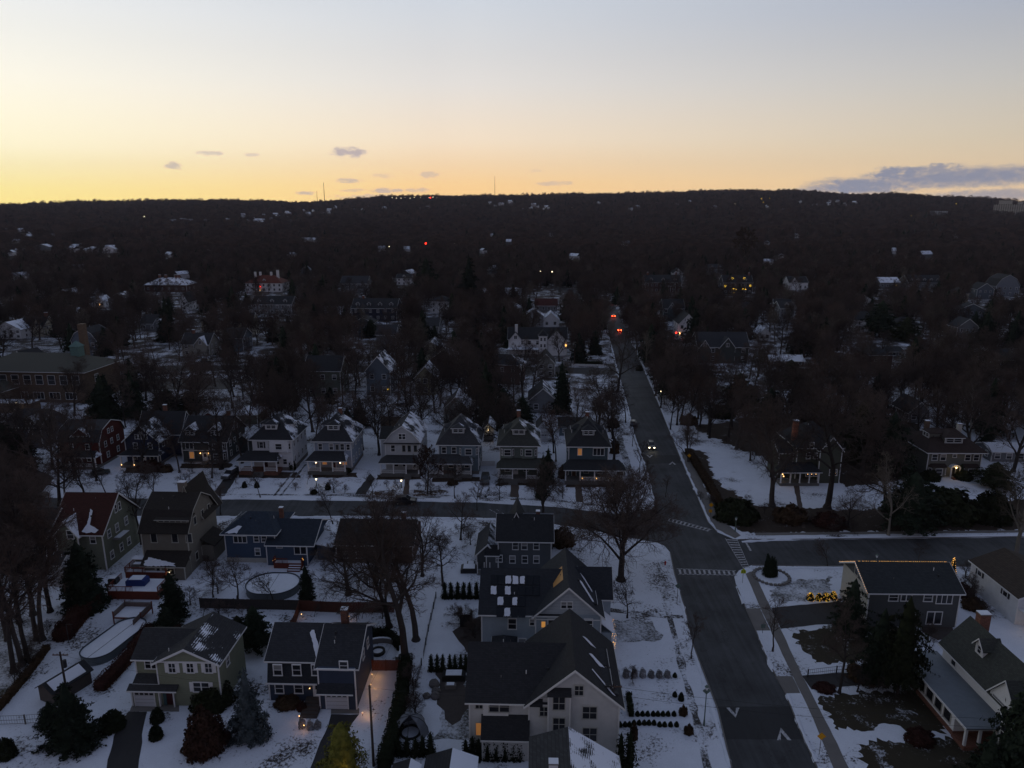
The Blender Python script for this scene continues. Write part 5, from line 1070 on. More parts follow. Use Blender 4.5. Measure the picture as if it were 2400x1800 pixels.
# deck beyond, its own thing
def deck(name, label, x, y, xr, depth, z=.9, rail=True, m=M_redwood, steps=True, lights=0, group=None):
    b0 = P(x, y); k = px_scale(x, y); w = (xr - x) / k; e = empty(name, b0, math.radians(YW)); tag(e, label, 'deck', group); b = MB(); b.box(0, w, 0, depth, -.1, z, m); b.box(.15, w - .15, .15, depth - .1, z, z + .06, M_snow); b.build('platform', e)
    if rail:
        for (a, c, yy) in (((0, 0), (w * .5, 0), 0), ((0, 0), (0, depth), 1), ((w, 0), (w, depth), 1)):
            r_ = MB(); L = math.hypot(c[0] - a[0], c[1] - a[1]); n = max(2, int(L / .22)); r_.slab([(a[0] - .05, a[1] - .05, z + .98), (c[0] + .05, a[1] - .05, z + .98), (c[0] + .05, c[1] + .05, z + .98), (a[0] - .05, c[1] + .05, z + .98)], .09, m)
            for i in range(n + 1): u = a[0] + (c[0] - a[0]) * i / n; v_ = a[1] + (c[1] - a[1]) * i / n; q = .05 if i % 7 == 0 else .025; r_.box(u - q, u + q, v_ - q, v_ + q, z, z + .9, m)
            r_.build('railing', e)
    if steps:
        s_ = MB()
        for i in range(3): s_.box(w * .55, w, -.4 * (i + 1), -.4 * i - .003, -.1, z * (1 - (i + 1) / 4), m); s_.box(w * .57, w - .04, -.4 * (i + 1) + .04, -.4 * i - .05, z * (1 - (i + 1) / 4), z * (1 - (i + 1) / 4) + .04, M_snow)
        s_.build('steps', e)
    if lights:
        f = MB()
        for i in range(lights):
            t = R.random(); sd = i % 2; f.ball((-.07 if sd else w + .07, t * depth, z + .55 + .3 * math.sin(t * 20)), .04, M_fairy, 4, 3)
        f.build('fairy_lights', e); light(b0 + Vector((.1, 1.2, z + 1.1)), 4, (1, .4, .1)); light(b0 + Vector((w - .3, 1.2, z + 1.1)), 4, (1, .4, .1))
    return e, w
deck('deck', 'red wooden deck with fairy lights behind the bright blue house', 642, 1332, 708, 4.2, 1.0, lights=70)
# brown house under the trees
H = simple('house', 'low brown brick house hidden under bare trees east of the bright blue house', 'house', 790, 1318, 968, 1275, 10, 2.6, brick((.075, .035, .025)), shingle((.050, .046, .045)), 'x', fin=False); H.wins('F', (1.6, 4.2), 1., 1.1, 1.2, 's'); H.wins('F', (7.5, 10.), 1., 1.1, 1.2); H.chimney(H.w * .82, 6, H.h + 1, H.h + 3.6); H.done()
# brown gambrel house
C_tan = siding((.17, .158, .132)); S_br = shingle((.045, .038, .033))
H = House('house', 'taupe house with a big brown gambrel roof and stone chimney, seen from its back yard', 'house', 343, 1342, 449, YW, 1248, depth=11.5, wall=C_tan, roof=S_br, trim=M_off)
w, h = H.w, H.h; H.box(0, w, 0, 11.5, -.2, h); H.gambrel(0, w, 0, 11.5, h, 3.2, 2.0, 2.3, 'x', .4); H.gambrel(w * .35, w * 1.02, 6, 13, h, 3.6, 2.8, 1.9, 'y', .4); H.chimney(w * .62, 6.2, h + 3.6, h + 7.0, 1.3, 1., plain('stone', (.16, .14, .12)))
H.dormer(w * .66, .9, h + 1.4, 5.6, .75, .25, 'shed', 2., n=5); H.box(-1.2, 1.2, -.9, 0, -.2, 3.2); H.Rf.box(-1.6, 1.3, -1.3, -.01, 3.2, 3.35, M_snow); H.box(1.2, w + .1, -2.4, 0, -.2, 2.7); H.shed(1.0, w + .1, -2.4, -.01, 2.8, 4.3, .4)
H.patch([(.9, -2.8, 2.72), (7.2, -2.7, 2.76), (6.6, -2.2, 3.08), (2.0, -1.3, 3.66), (1.1, -1.3, 3.66)], .07)
for x in (361, 410, 443): wpx(H, x, 1261, 1.0, 1.6, 'c')
H.wins('R', (3.2, 6.2, 8.8), h + .2, .85, 1.4, 'c'); H.wins('R', (2.5, 5, 8), 1.4, .9, 1.4, 'c'); H.wins('F', (w * .72,), 1.1, 1.1, 1.1, 'c', -2.4); H.door(w * .45, .4, at=-2.4, m=M_off); H.lampball((w * .68, -2.6, 1.5), .12, M_wbulb, 'wall_lamp', 1.5, (1, .8, .5)); H.box(w, w + 2.2, 4.5, 9.5, -.2, 3.2, corner=False); H.Rf.prism([(w, 4.4), (w + 2.6, 3.1), (w + 2.6, 3.25), (w, 4.55)], 4.2, 9.8, S_br); H.done()
# red roofed house
C_gr = siding((.15, .16, .12)); S_rd = shingle((.085, .026, .020), .18)
H = House('house', 'greenish house with a steep red roof streaked with snow, behind a dark yew', 'house', 140, 1334, 251, YW, 1245, depth=11, wall=C_gr, roof=S_rd)
w, h = H.w, H.h; H.box(0, w, 0, 11, -.2, h); H.gable(0, w, 0, 11, h, 5.0, 'x', .6); H.gable(w * .10, w * .55, -.8, 5, h - .3, 2.6, 'y', .4, m=shingle((.090, .022, .016), .8)); H.box(w * .10, w * .55, -.8, 0, -.2, h - .3)
zr = lambda y: h + 5.0 * y / 5.5 + .25
H.patch([(w * .60, 3.2, zr(3.2)), (w * .66, 3.0, zr(3.0)), (w * .72, .8, zr(.8)), (w * .98, -.1, zr(-.1)), (w * .97, -.45, zr(-.45)), (w * .60, -.4, zr(-.4)), (w * .66, 1., zr(1.))], .07)
wpx(H, 165, 1253, 1.1, 1.5, 's', -.8); H.wins('R', (4.9, 6.1), h + 1.6, .6, 1.4); H.wins('R', (2, 4.5, 7.5), h - 2., .9, 1.4); H.wins('R', (2, 5, 7.5), 1.3); H.wins('F', (w * .8,), h - 2.2); b = MB(); b.box(w, w + 1.3, 2.6, 6.4, h - 2.9, h - 2.7, M_conc); b.box(w + .1, w + 1.2, 3.2, 6.2, h - 2.7, h - 2.62, M_snow); b.build('side_roof', H.e); H.done()
simple('house', 'shadowy grey house behind bare trunks at the left edge, one warm lamp at its wall', 'house', -45, 1345, 118, 1262, 10, 3.6, siding((.06, .06, .065)), shingle((.045, .047, .052), .35), 'x', wins=(('F', .6, .62, .9, 1.4, 's'), ('F', .85, .62, .9, 1.4, 's'), ('R', .3, .6, .9, 1.4, 's')))
simple('porch_shed', 'pale lean-to with white railings and snowy steps beside the red roofed house', 'shed', 128, 1375, 150, 1322, 4, 1.2, C_wgrey, S_wh, 'x')
# right hand side of the main road
C_sg = siding((.072, .078, .080)); H = House('house', 'dark grey two storey house with a string of warm lights along its roof ridge', 'house', 2027, 1468, 2238, -1, 1385, depth=9, wall=C_sg, roof=shingle((.050, .060, .066)))
w, h = H.w, H.h; H.box(0, w, 0, 9, -.2, h); H.gable(0, w, 0, 9, h, 2.4, 'x', .5); H.W.box(-.03, .0, 0, 9, 0, h, M_off)
for x, y, ww, hh, st_ in ((2094, 1400, 1.3, 1.1, 's'), (2124, 1400, 1.5, 1.1, '2'), (2175, 1401, 1.2, 1.1, 's'), (2213, 1404, 2.3, 1.4, 't'), (2138, 1440, 1.1, 1.1, 's'), (2189, 1448, 2.2, 2.0, '2')): wpx(H, x, y, ww, hh, st_)
f = MB()
for i in range(44): f.ball((w * i / 43 + R.uniform(-.1, .1), 4.5, h + 2.66), .035, M_fairy, 4, 3)
for i in range(16): t = i / 15; f.ball((-.55, 4.5 - 5 * t, h + 2.62 - 2.68 * t), .033, M_fairy, 4, 3); f.ball((-.55, 4.5 + 5 * t, h + 2.62 - 2.68 * t), .033, M_fairy, 4, 3)
f.build('fairy_lights', H.e); H.win('L', 4.5, h + .3, 1., 1.2, 'c'); H.done()
H = simple('house', 'white sided house with a brown roof and an upper balcony at the right edge', 'house', 2377, 1464, 2540, 1402, 12, 2.2, C_white, shingle((.085, .065, .050)), 'y', yaw=-1, fin=False); w, h = H.w, H.h; H.wins('L', (3., 9.5), h - 1.4, 1., .8, 'K'); b = MB(); b.box(.2, 6, -2.2, -.02, 2.7, 2.9, M_white); b.build('balcony', H.e)
b = MB(); b.box(.2, 6, -2.2, -2.12, 3.7, 3.8, M_white); [b.box(.25 + i * .2, .31 + i * .2, -2.19, -2.13, 2.9, 3.7, M_white) for i in range(29)]; b.build('railing', H.e); q = MB(); q.box(.2, .4, -2.2, -2., 0, 2.7, M_white); q.build('post', H.e); H.lampball((.9, -2.4, 2.3), .2, M_wbulb, 'porch_lamp', 18, (1, .6, .2)); H.done()
# white house with sunroom, lower right
S_gg = shingle((.085, .092, .082)); M_flat = plain('metal_roof', (.13, .15, .17), .6, .2)
H = House('house', 'white house with a flat roofed sunroom and cross gable at the lower right', 'house', 0, 0, w=6.6, h=5.4, yaw=0, depth=16, wall=siding((.70, .70, .70)), roof=S_gg, base=(59.2, 70., 0))
H.box(0, 6.6, 0, 16, -.2, 5.4); H.gable(0, 6.6, 0, 16, 5.4, 3.6, 'y', .5); H.dormer(1.3, 11.0, 7.0, 1.5, 1.3, .9, 'gable', 2.4, face='L', n=1); H.dormer(-.3, 3.4, 5.0, 4.8, .6, 3.0, 'gable', 4., face='L', n=1); H.chimney(4.0, 15.0, 7.4, 10.4, 1.4, 1.); H.chimney(5.4, 7.5, 7.5, 10.6, 1., .8)
H.box(-5., 0, 4.6, 17, .7, 3.0, corner=False); H.W.box(-5.03, 0, 4.57, 17.03, -.2, .7, M_brick); b = MB(); b.box(-5.3, .05, 2.0, 17.3, 3.0, 3.18, M_flat); b.box(-5.38, -5.3, 2., 17.3, 2.94, 3.2, M_white); b.build('flat_roof', H.e)
for i in range(6): H.win('L', 6.0 + i * 1.9, 1.25, 1.35, 1.35, 'c', at=-5.)
for (x, y) in ((-5.1, 2.3), (-3.4, 2.3), (-1.2, 2.3)): q = MB(); q.box(x, x + .28, y, y + .28, 0, 3.0, M_white); q.build('post', H.e)
f = MB(); f.box(-5.2, 0, 2.1, 4.56, -.2, .5, M_brick); f.build('porch_floor', H.e); bt = MB()
for z0, z1, m_ in ((0, 5.0, H.wall),): bt.add([(0, 2.4, z0), (-1.6, 1.7, z0), (-1.6, .3, z0), (0, -.4, z0), (0, 2.4, z1), (-1.6, 1.7, z1), (-1.6, .3, z1), (0, -.4, z1)], [(0, 1, 5, 4), (1, 2, 6, 5), (2, 3, 7, 6), (4, 5, 6, 7), (3, 2, 1, 0)], m_)
o = bt.build('bay', H.e); br_ = MB(); br_.add([(0, 2.8, 5.0), (-1.95, 1.9, 5.0), (-1.95, .1, 5.0), (0, -.8, 5.0), (0, 1., 6.3)], [(0, 1, 4), (1, 2, 4), (2, 3, 4), (3, 2, 1, 0)], M_flat); br_.build('bay_roof', o); H.win('L', 1.0, 2.7, .9, 1.6, 's', at=-1.6); H.win('L', 1.0, .6, .9, 1.4, 's', at=-1.6); H.wins('L', (13.5,), 3.6, .9, 1.5, 's'); H.done()
# ---------------------------------------------------------------- east side of the main road, north block
H = House('house', 'grey shingled house with a brown hipped roof, two chimneys and a glowing arched portico', 'house', 2169, 1117, 2293, -1, 1060, depth=12, wall=siding((.135, .135, .115)), roof=shingle((.065, .043, .036)))
w, h = H.w, H.h; H.box(0, w, 0, 12, -.2, h); H.hip(0, w, 0, 12, h, 4.2, .9, ridge=5.5); H.dormer(w * .52, 1.8, None, 4.2, 1.3, 1.3, 'hip', 3.4, n=2); H.dormer(1.6, 5., None, 2.8, 1.2, 1.1, 'hip', 3., face='L', n=2)
H.wins('F', (w * .12, w * .74, w * .90), h - 2.0, 1.2, 1.4, 's'); H.win('F', w * .28, h - 2.0, 1.2, 1.4, 'b'); H.win('F', w * .49, h - 1.2, .8, .7, 's'); H.bay(w * .03, w * .36, .3, 2.7, .9, zw=.5, hw=1.5); H.bay(w * .64, w * .97, .3, 2.7, .9, zw=.5, hw=1.5)
p = MB(); cx = w * .5
for sg in (-1, 1): p.box(cx + sg * 1.0 - .12, cx + sg * 1.0 + .12, -1.1, -.86, 0, 2.5, M_white)
for i in range(8):
    a0, a1 = math.pi * i / 8, math.pi * (i + 1) / 8; p.prism([(cx + 1.2 * math.cos(a0), 2.5 + .8 * math.sin(a0)), (cx + 1.2 * math.cos(a1), 2.5 + .8 * math.sin(a1)), (cx + 1.05 * math.cos(a1), 2.5 + .62 * math.sin(a1)), (cx + 1.05 * math.cos(a0), 2.5 + .62 * math.sin(a0))], -1.1, 0, M_white)
p.build('portico', H.e); H.door(cx, .3, 1., 2.1, m=M_dark); H.lampball((cx, -1.15, 2.75), .16, M_wbulb, 'porch_lamp', 30, (1, .62, .2)); H.chimney(w * .28, 8.5, h + 2, h + 5.3, 1., .8, M_brick2); H.chimney(w * .84, 7, h + 1.6, h + 5.0, 1., .8, M_off)
st = MB(); [st.box(cx - .9, cx + .9, -1.1 - .35 * (i + 1), -1.1 - .35 * i - .003, -.2, .3 - .07 * i, M_brick) for i in range(3)]; st.build('steps', H.e); H.done()
H = House('house', 'dark Victorian house with an orange brick chimney and candles in its windows', 'house', 1862, 1128, 1962, 0, 1050, depth=12, wall=siding((.075, .08, .06)), roof=shingle((.038, .042, .048)))
w, h = H.w, H.h; H.box(0, w, 0, 12, -.2, h); H.hip(0, w, 0, 12, h, 4.8, .6, ridge=1.); H.gable(w * .48, w * .98, -1.2, 5, h, 3., 'y', .4); H.box(w * .48, w * .98, -1.2, 0, -.2, h); H.chimney(.4, 3.5, h - .5, h + 5.6, 1.2, .9, brick((.30, .10, .05))); H.box(-3.4, 0, 2, 9, -.2, h - 1.8); H.gable(-3.4, 0, 2, 9, h - 1.8, 2., 'x', .4)
H.porch(-4.6, w * .45, -3., .7, 2.4, 5, rise=1.5, rail=False, rm=shingle((.03, .033, .04)))
for x, y in ((1894, 1070), (1911, 1070), (1903, 1046), (1893, 1111), (1902, 1111), (1912, 1111), (1948, 1109), (1957, 1109), (1940, 1041)):
    u, z = _hit(H, x, y, -1.2); H.win('F', u, z - .5, .8, 1.4, 's', -1.2); H.lampball((u, -1.32, z), .065, M_bulb, 'candle_lamp')
for i, (x, y) in enumerate(((1816, 1071), (1824, 1080), (1833, 1090))): H.lampball((-4.4 + i * .3, -2.9 + i * .1, 3.4 - i * .55), .12, M_bulb, 'lantern', 2.5)
H.done()
# ---------------------------------------------------------------- the middle distance
def mid(label, x, y, xr, eave, rise, wall, roof, ax='x', depth=10, rows=2, cols=4, roofk='gable', dorm=0, chim=(), lamps=(), cat='house', name='house', yaw=YW, wst='s', extra=None, trim=None, gab=None):
    H = House(name, label, cat, x, y, xr, yaw, eave, depth=depth, wall=wall, roof=roof, trim=trim); w, h = H.w, H.h; H.box(0, w, 0, depth, -.4, h)
    if roofk == 'gable': H.gable(0, w, 0, depth, h, rise, ax, .45)
    elif roofk == 'hip': H.hip(0, w, 0, depth, h, rise, .6)
    elif roofk == 'gambrel': H.gambrel(0, w, 0, depth, h, rise * .62, rise * .38, w * .17 if ax == 'y' else depth * .17, ax)
    fh = h / rows
    for r_ in range(rows): H.wins('F', [w * (i + .5) / cols for i in range(cols)], fh * r_ + fh * .32, min(1.3, w / cols * .5), min(1.6, fh * .5), wst)
    sd = 'R' if x < 1200 else 'L'
    for r_ in range(rows): H.wins(sd, [depth * .3, depth * .7], fh * r_ + fh * .32, 1., min(1.5, fh * .5), wst)
    for i in range(dorm): H.dormer(w * (i + .5 + .0) / dorm, depth * .12, h + rise * .22, 2.0, 1.3, .9, 'gable', 3., n=1)
    for g in gab or (): H.gable(w * g[0], w * g[1], -.8, depth * .5, h * .97, g[2], 'y', .4); H.box(w * g[0], w * g[1], -.8, 0, -.2, h * .97, corner=False); H.win('F', w * (g[0] + g[1]) / 2, h + .1, 1.1, 1.4, '2', -.8)
    for c in chim: H.chimney(w * c[0], depth * .5, h + rise * .4, h + rise + c[1], c[2] if len(c) > 2 else 1.1, .9, c[3] if len(c) > 3 else M_brick)
    for u, z, r_, m_ in lamps: H.lampball((u * w, -.25, z * h), r_, m_, 'wall_lamp')
    if extra: extra(H)
    KEEP.append((min(x, xr) - 4, max(x, xr) + 4, eave - (rise * px_scale(x, y)) * .9, y - (y - eave) * .35)); return H.done()
KEEP = []; St = siding((.78, .78, .78)); Cm = siding((.48, .44, .34)); Gy = siding((.16, .17, .18)); S_sn = shingle((.06, .06, .065), .66, 0); S_sn2 = shingle((.055, .055, .06), .55)
# school
H = House('school', 'long tan brick school with a dull green hipped roof, copper cupola and tall chimney', 'school', -60, 940, 207, -4, 869, depth=19, wall=M_brick2, roof=plain('dull_green_roof', (.062, .062, .050), .8, .25)); w, h = H.w, H.h
H.box(0, w, 0, 19, -.4, h, corner=False); H.hip(0, w, 0, 19, h, 4.6, .8); KEEP.append((-60, 280, 790, 930))
for i in range(9): H.win('F', w * (.08 + i * .105), h * .60, 2.4, 3.0, 's')
for i in range(5): H.win('F', w * (.30 + i * .14), h * .12, 3.6, 2.2, 't')
H.wins('R', (6,), h * .6, 1.8, 2.4, 's'); H.box(w * .18, w * .42, -8, 0, -.3, h * .52, corner=False); H.gable(w * .18, w * .42, -8, 0, h * .52, 2.0, 'y', .3, m=H.roofm)
b = MB(); cx, cy = w * .80, 9.5; b.box(cx - 1.5, cx + 1.5, cy - 1.5, cy + 1.5, h + 3.6, h + 7.0, plain('copper_green', (.09, .16, .15))); b.hipv = 0; b.add([(cx - 1.8, cy - 1.8, h + 7.0), (cx + 1.8, cy - 1.8, h + 7.0), (cx + 1.8, cy + 1.8, h + 7.0), (cx - 1.8, cy + 1.8, h + 7.0), (cx, cy, h + 9.0)], [(0, 1, 4), (1, 2, 4), (2, 3, 4), (3, 0, 4), (3, 2, 1, 0)], plain('copper_green', (.09, .16, .15))); b.build('cupola', H.e)
b = MB(); b.box(w * .74 - 1.0, w * .74 + 1.0, 16, 18, h + .5, h + 13.5, M_brick2); b.build('chimney', H.e); b = MB(); b.box(w * .0, w * .75, -13, -8.5, 0, 3.2, M_brick2); b.box(0, w * .75, -13, -8.5, 3.2, 3.4, M_snow); b.build('annex', H.e); H.lampball((w * .66, -14, 3.6), .32, M_wbulb, 'flood_lamp', 120, (1, .85, .6)); H.done()
mid('blue grey gambrel house just above the school roof', 172, 834, 231, 800, 5.6, siding((.13, .155, .19)), S_dark, 'y', 12, 2, 3, 'gambrel')
mid('white house with a snowy roof at the far left edge', -10, 794, 52, 772, 3.6, St, S_sn, 'y', 12, 2, 4)
mid('cream house with a tall brick chimney on its gable at the far left', 52, 788, 106, 764, 4.4, Cm, S_dark, 'x', 9, 2, 3, chim=((.92, 1.8, 1.6),), lamps=((.15, .3, .35, M_bulb),), gab=((.55, .98, 3.8),))
mid('white mansion with a red tiled roof, four white chimneys and a red wreath', 576, 684, 662, 664, 5.6, St, M_tile, 'x', 18, 2, 7, 'hip', dorm=1, chim=((.18, 2.4, 1.6, M_white), (.32, 2.4, 1.6, M_white), (.62, 2.4, 1.6, M_white), (.80, 3.8, 2., M_white)), lamps=((.40, .62, .38, M_red), (.40, .2, .3, M_bulb)))
mid('brick house with a snow streaked red roof and four chimneys', 340, 684, 438, 668, 5., brick((.10, .05, .04)), shingle((.11, .055, .05), .5, 0), 'x', 18, 1, 6, 'hip', chim=((.25, 2.0, 1.8), (.4, 2., 1.8), (.65, 2., 1.8), (.72, 2., 1.8)))
mid('grey shingled house with many white windows below the white mansion', 592, 736, 684, 713, 4.2, Gy, S_dark, 'x', 14, 2, 7, dorm=3)
mid('pale stucco house with a gabled front beyond the schoolyard street', 428, 834, 492, 806, 4., siding((.26, .25, .22)), S_sn2, 'x', 10, 2, 3, gab=((.5, .95, 3.2),), chim=((.3, 1.4),))
mid('narrow white gable end rising among dark trees', 424, 728, 442, 706, 5., St, S_dark, 'y', 12, 2, 1)
mid('dark house with two snowy gables at the left middle', 330, 776, 386, 758, 4., Gy, S_sn2, 'x', 11, 1, 3, gab=((.6, .95, 3.),))
mid('small white cottage with a hipped roof, lamp by its door', 222, 720, 246, 706, 3.2, St, S_sn, 'y', 9, 1, 2, lamps=((.5, .4, .5, M_bulb),))
mid('navy block with rows of white framed windows', 826, 752, 930, 722, 4.6, siding((.022, .026, .045)), S_dark, 'x', 16, 2, 6, dorm=4, chim=((.2, 1.6),), wst='2d')
mid('dark house with a white glazed upper porch left of the navy block', 800, 686, 862, 664, 5., Gy, S_slate, 'x', 14, 2, 6, wst='t')
mid('small white house with a round topped dormer', 930, 668, 964, 652, 3., St, S_dark, 'x', 12, 2, 3, dorm=1)
mid('tall olive house screened by bare trunks left of centre', 718, 930, 800, 868, 4., C_olive, S_dark, 'x', 11, 2, 3)
mid('blue grey gabled house with snow on its rake and a warm yard lamp', 860, 926, 916, 868, 4.8, siding((.115, .14, .165)), S_darks, 'y', 12, 2, 2, lamps=((.9, .25, .16, M_yel),))
mid('pale yellow house behind tree trunks near the centre', 974, 926, 1022, 884, 3.8, siding((.22, .20, .13)), S_sn2, 'y', 10, 2, 3)
# white farmhouse group by the main road
def farm(H):
    w, h = H.w, H.h; H.box(w * .52, w * .66, -2.5, 2.5, 0, h + 1.6); H.hip(w * .52, w * .66, -2.5, 2.5, h + 1.6, 2.6, .3); H.wins('F', (w * .56, w * .62), h - .4, .7, 1.3, 's', -2.5); H.wins('F', (w * .56, w * .62), h - 3.2, .7, 1.3, 's', -2.5)
    H.chimney(w * .13, 3, h + 2, h + 5.6, 1.2, 1.2, M_white); H.porch(w * .0, w * .5, -3.2, .4, 2.4, 5, rise=.8, rail=False, rm=M_snow)
mid('white farmhouse with a pointed turret, glowing porch and snowy lawn left of the main road', 1192, 832, 1328, 794, 4.2, St, S_dark, 'x', 11, 2, 7, gab=((.02, .22, 3.), (.68, .97, 4.)), lamps=((.05, .35, .4, M_fairy), (.12, .35, .3, M_bulb), (.58, .55, .3, M_yel), (.62, .3, .35, M_red), (.98, .62, .45, M_fairy)), extra=farm)
mid('low house with a dark red roof beyond the white farmhouse', 1254, 730, 1306, 716, 3.6, Gy, shingle((.10, .025, .02)), 'x', 12, 1, 4)
mid('small white gabled house between the red roof and the farmhouse', 1272, 766, 1310, 750, 4., St, S_sn, 'y', 10, 1, 2)
mid('pale grey cottage with a steep gable below the farmhouse garden', 1258, 884, 1300, 852, 3.8, siding((.22, .22, .20)), S_dark, 'y', 10, 2, 2)
mid('grey house half hidden by dark evergreens north of the grey green porch house', 1240, 968, 1305, 938, 3.8, Gy, S_darks, 'y', 12, 1, 2)
mid('long brick mansion with dormers and white entrance columns', 1512, 686, 1596, 662, 5., brick((.085, .035, .03)), S_dark, 'x', 18, 2, 8, dorm=3, chim=((.1, 2.), (.9, 2.)), extra=lambda H: H.porch(H.w * .62, H.w * .82, -3, .3, 5., 4, rise=.8, rail=False))
def gold(H):
    w, h = H.w, H.h; b = MB()
    for i in range(60): t = i / 59; b.ball((w * (.26 + .48 * t), -3.3, h * .46 + .5 * abs(math.sin(t * 9.42))), .16, M_yel, 4, 3)
    for cx in (.3, .7):
        for i in range(8): a = 6.283 * i / 8; b.ball((w * cx + .7 * math.cos(a), .4, h + 3.2 + .7 * math.sin(a)), .14, M_yel, 4, 3)
    for cx in (.06, .92):
        for i in range(8): a = 6.283 * i / 8; b.ball((w * cx + .6 * math.cos(a), -.35, h * .72 + .6 * math.sin(a)), .14, M_yel, 4, 3)
    b.build('fairy_lights', H.e); H.porch(w * .26, w * .74, -3, .3, 2.6, 4, rise=.6, rail=False)
mid('dark house with yellow garlands, lit wreaths and two glowing dormers', 1694, 690, 1762, 662, 4.8, siding((.05, .05, .06)), S_dark, 'x', 12, 2, 6, dorm=2, lamps=((.38, .15, .4, M_yel), (.62, .15, .4, M_yel)), extra=gold, chim=((.93, 1.8),))
mid('small house with two white dormers behind the garlanded house', 1660, 640, 1696, 630, 4., Gy, S_sn2, 'x', 14, 1, 3, dorm=2)
mid('blue green house behind bare trees right of the main road', 1554, 752, 1602, 722, 4.4, siding((.07, .09, .095)), S_dark, 'x', 12, 2, 4, gab=((.2, .6, 3.4),))
mid('white gabled house with red porch lamp beside the dark shingled house', 1590, 793, 1632, 758, 4.6, St, S_dark, 'y', 14, 2, 3, lamps=((.05, .35, .35, M_bulb), (-.15, .38, .4, M_red)))
mid('large dark shingled house with two front gables and an arched white window', 1634, 850, 1752, 812, 5., siding((.062, .068, .062)), S_slate, 'x', 13, 2, 5, gab=((.42, .72, 4.), (.02, .22, 3.)))
mid('little white outbuilding with a sharp snowy gable', 1778, 798, 1804, 782, 3., St, S_sn, 'y', 9, 1, 2)
mid('white house with a big arched window under its gable', 1848, 680, 1892, 662, 4.2, St, S_dark, 'x', 14, 1, 4, gab=((.05, .45, 4.),))
mid('grey three storey house with white dormer at the right middle', 1826, 758, 1858, 722, 3., Gy, S_sn2, 'x', 12, 3, 3, dorm=1)
mid('long dark house with five white dormers', 2128, 676, 2206, 662, 5.4, Gy, S_dark, 'x', 16, 1, 8, dorm=5)
mid('low house with a snow covered roof left of the five dormers', 2062, 676, 2108, 662, 3.6, Gy, S_sn, 'x', 14, 1, 4, lamps=((.8, .5, .4, M_yel),))
mid('big grey gambrel house with a white trimmed gable at the far right', 2332, 694, 2386, 670, 8., siding((.17, .19, .22)), S_dark, 'y', 14, 2, 4, 'gambrel')
mid('low pinkish house left of the grey gambrel house', 2306, 696, 2336, 684, 3., siding((.20, .15, .14)), S_dark, 'x', 12, 1, 4)
mid('plain pale low building among the right hand woods', 2074, 836, 2116, 824, 1.4, siding((.18, .19, .20)), S_dark, 'x', 8, 1, 3)
mid('beige house screened by tree trunks at the right edge', 2326, 880, 2374, 842, 3., siding((.17, .155, .13)), S_dark, 'x', 10, 2, 4)
mid('dark roofed cottage with snow beside it, north of the brown hipped roof house', 2128, 990, 2176, 966, 3.2, Gy, S_sn2, 'y', 10, 1, 2)
mid('snowy flat roofed shelter right of the brown hipped roof house', 2322, 1082, 2404, 1058, 1.2, Gy, M_snow, 'x', 7, 1, 3)
mid('dark low house with snowy roof edge east of the tall clipped evergreen', 1716, 950, 1780, 930, 2.6, Gy, S_sn2, 'x', 9, 1, 3, lamps=((.3, .5, .16, M_bulb),))
mid('small pale shed roof in the garden right of the main road', 1806, 858, 1884, 846, 1.6, siding((.15, .11, .08)), shingle((.09, .07, .06), .7, 0), 'x', 9, 1, 4)
mid('grey house with a white gable end behind the long brick mansion', 1578, 650, 1600, 640, 4., St, S_dark, 'y', 12, 1, 2)
for i, (x, y, xr, ev) in enumerate(((706, 640, 728, 633), (946, 590, 960, 584), (60, 560, 78, 553), (238, 594, 272, 584), (246, 588, 268, 581), (704, 568, 738, 562), (80, 586, 118, 578), (1288, 556, 1300, 550), (1186, 574, 1198, 566), (1864, 560, 1874, 552), (2160, 604, 2186, 596), (888, 590, 904, 583), (1150, 640, 1160, 632), (2090, 596, 2100, 588))):
    H = House('house', 'pale distant house glimpsed through the far woods', 'house', x, y, xr, R.uniform(-20, 20), ev, depth=10, wall=St if i % 2 else Gy, roof=S_sn, group='pale houses in the far woods'); H.box(0, H.w, 0, 10, -1, H.h, corner=False); H.gable(0, H.w, 0, 10, H.h, 4, 'x' if i % 3 else 'y', .3); KEEP.append((x - 2, xr + 2, ev - 5, y - 2)); H.done()
KEEP += [(560, 690, 630, 688), (822, 940, 700, 752), (1185, 1340, 765, 835), (1404, 1470, 716, 800), (1426, 1500, 790, 880), (1452, 1545, 870, 960), (1476, 1590, 950, 1050), (1240, 1345, 654, 676), (262, 560, 852, 925), (0, 150, 795, 832), (1190, 1420, 800, 862)]
